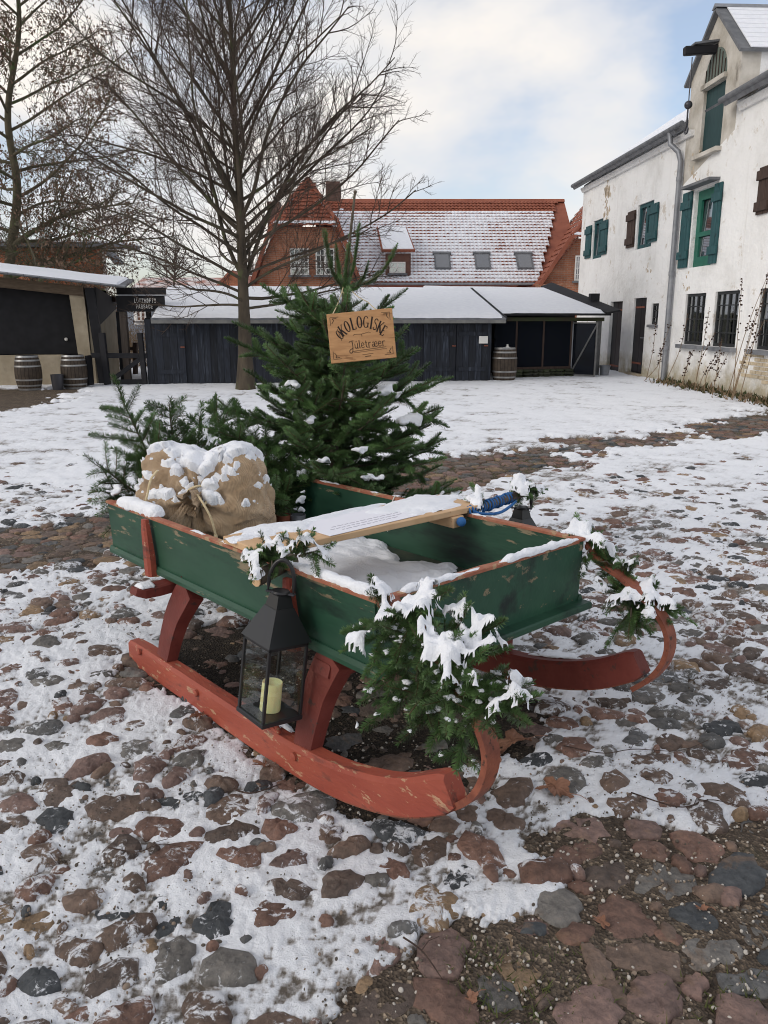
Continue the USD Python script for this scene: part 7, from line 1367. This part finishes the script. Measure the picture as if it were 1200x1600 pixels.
for k in range(2600):
    s_ = r.uniform(S_NEAR, fac(1046, 590)[0]); o = abs(r.normal(0, .28)) + .05; c = FP(s_, 0, o); c[2] = 0; L = r.uniform(.06, .26) * (1.1 - min(o, 1) * .7); d = nrm(r.normal(0, .7, 3) + [0, 0, .8]); x = nrm(np.cross(d, r.normal(size=3))) * r.uniform(.006, .035); (wd if r.random() < .6 else gr).add((np.array([c - x * .3, c + d * L * .6 + x, c + d * L, c + d * L * .6 - x]), np.array([[0, 1, 2], [0, 2, 3]])))
part(None, 'weeds', wd.m, m_weed, kind='stuff', label='low tangled weeds along the foot of the white wall', cat='weeds'); part(None, 'dry_grass', gr.m, m_stalk, kind='stuff', label='dry brown grass along the foot of the white wall', cat='grass')
gt = MB()
q = np.array([G(r.uniform(640, 1200), r.uniform(640, 780)) if r.random() < .95 else G(r.uniform(700, 1200), r.uniform(1480, 1600)) for k in range(4600)]); q = q[((sdist(BARE[0][0], q[:, :2]) < .05) | (sdist(BARE[3][0], q[:, :2]) < -.1)) & (fbm(q * [1.5, 1.5, 0] + [0, 0, 4], 3, 2) > .52)]
q = np.repeat(q, 3, 0); n_ = len(q); c = q + r.normal(0, .03, (n_, 3)) * [1, 1, 0]; d = nrm(np.column_stack([r.normal(0, .6, n_), r.normal(0, .6, n_), np.full(n_, .7)])); L = r.uniform(.015, .05, (n_, 1)); x = nrm(np.cross(d, r.normal(size=(n_, 3)))) * .003
gt.add((np.stack([c - x, c + x, c + d * L], 1).reshape(-1, 3), np.arange(3 * n_).reshape(-1, 3)))
part(None, 'grass', gt.m, mat('grass_blades', (.05, .07, .02), (.09, .09, .03), 6, .8), kind='stuff', label='short grass growing in the joints of the bare cobbled track', cat='grass')

# ---------------------------------------------------------------- fallen leaves and twigs
def dead_leaf(label, px, py, size, rz, seed, mat_=m_deadleaf, lift=.03):
    r = np.random.default_rng(seed); c = G(px, py); c[2] = lift; t = thing('fallen_leaf', label, 'leaf', loc=c); a = np.linspace(0, 2 * np.pi, 61)[:-1]; rad = .62 + .30 * np.cos(a * 5 + .3) * (1 - .5 * np.cos(a)) * .6 + .05 * np.sin(13 * a); rings = []
    for k in (1, .75, .5, .25): x, y = rad * k * np.cos(a) * 1.25, rad * k * np.sin(a) * .9; z = .34 * np.abs(y) ** 1.3 + .16 * np.sin(x * 3 + seed) + .05 * r.standard_normal(60) * k; rings.append(np.stack([x, y, z], 1))
    V = np.vstack(rings + [np.array([[0, 0, .0]])]) * size; F = []
    for q in range(3):
        i = np.arange(60); j = (i + 1) % 60; F += [np.stack([q * 60 + i, q * 60 + j, (q + 1) * 60 + j], 1), np.stack([q * 60 + i, (q + 1) * 60 + j, (q + 1) * 60 + i], 1)]
    F.append(np.stack([180 + np.arange(60), 180 + (np.arange(60) + 1) % 60, np.full(60, 240)], 1)); F = np.vstack(F); R = Rot.from_euler('zxy', [rz, r.uniform(-15, 15), r.uniform(-15, 15)], degrees=True).as_matrix()
    part(t, 'blade', (V @ R.T + c, F), mat_, smooth=True); part(t, 'stalk', tube(np.array([[size * .6, 0, .0], [size * 1.2, size * .1, .0], [size * 1.7, size * .05, -.01]]) @ R.T + c, .0015, 4), mat_)
dead_leaf('large pinkish brown dead leaf on the ground by the near front hoop', 800, 1172, .095, 20, 1); dead_leaf('curled orange brown leaf on the cobbles right of the sled front', 868, 1245, .075, -40, 2); dead_leaf('dead leaf lying against the outer side of the near runner', 312, 1128, .045, 70, 3); dead_leaf('dead leaf by the curve of the near runner in the snow', 415, 1205, .05, 10, 4)
dead_leaf('small orange leaf on the bare stones at lower right', 1097, 1428, .022, 0, 5, lift=.02); dead_leaf('crumpled dark leaf at the bottom of the picture on gravel', 735, 1572, .028, 30, 6, lift=.02); dead_leaf('small brown leaf on the bare cobbles lower middle', 940, 1450, .024, 120, 7, lift=.02); dead_leaf('brown leaf beside the near front hoop tip', 770, 1190, .05, 100, 8)
def stick(label, pts, rr, seed, lift=.03):
    r = np.random.default_rng(seed); P = np.array([G(*p) for p in pts]); P[:, 2] = lift + r.uniform(0, .012, len(P)); t = thing('fallen_twig', label, 'twig', loc=P[0]); Q = catmull(P, 20); part(t, 'stem', tube(Q, np.linspace(rr, rr * .5, 20), 5), m_brown, smooth=True); b = Q[9]; part(t, 'side_twig', tube([b, b + [.02, .03, .004], b + [.05, .05, .0]], rr * .5, 4), m_brown)
stick('long thin twig lying from the brown leaf towards the right edge', [(880, 1178), (940, 1192), (990, 1182), (1060, 1188), (1110, 1166)], .0022, 1); stick('thin dark twig on the snow at lower left', [(170, 1338), (215, 1346), (255, 1336), (300, 1341)], .0022, 2); stick('short bent twig beside the near runner', [(365, 1245), (395, 1252), (440, 1240)], .004, 3); stick('thin twig lying across the bare gravel at the bottom', [(630, 1480), (660, 1500), (690, 1545)], .003, 4, .02); stick('dark twig on the wet stones right of the front hoop', [(985, 1252), (1060, 1275), (1110, 1262), (1165, 1275)], .0028, 5, .025)
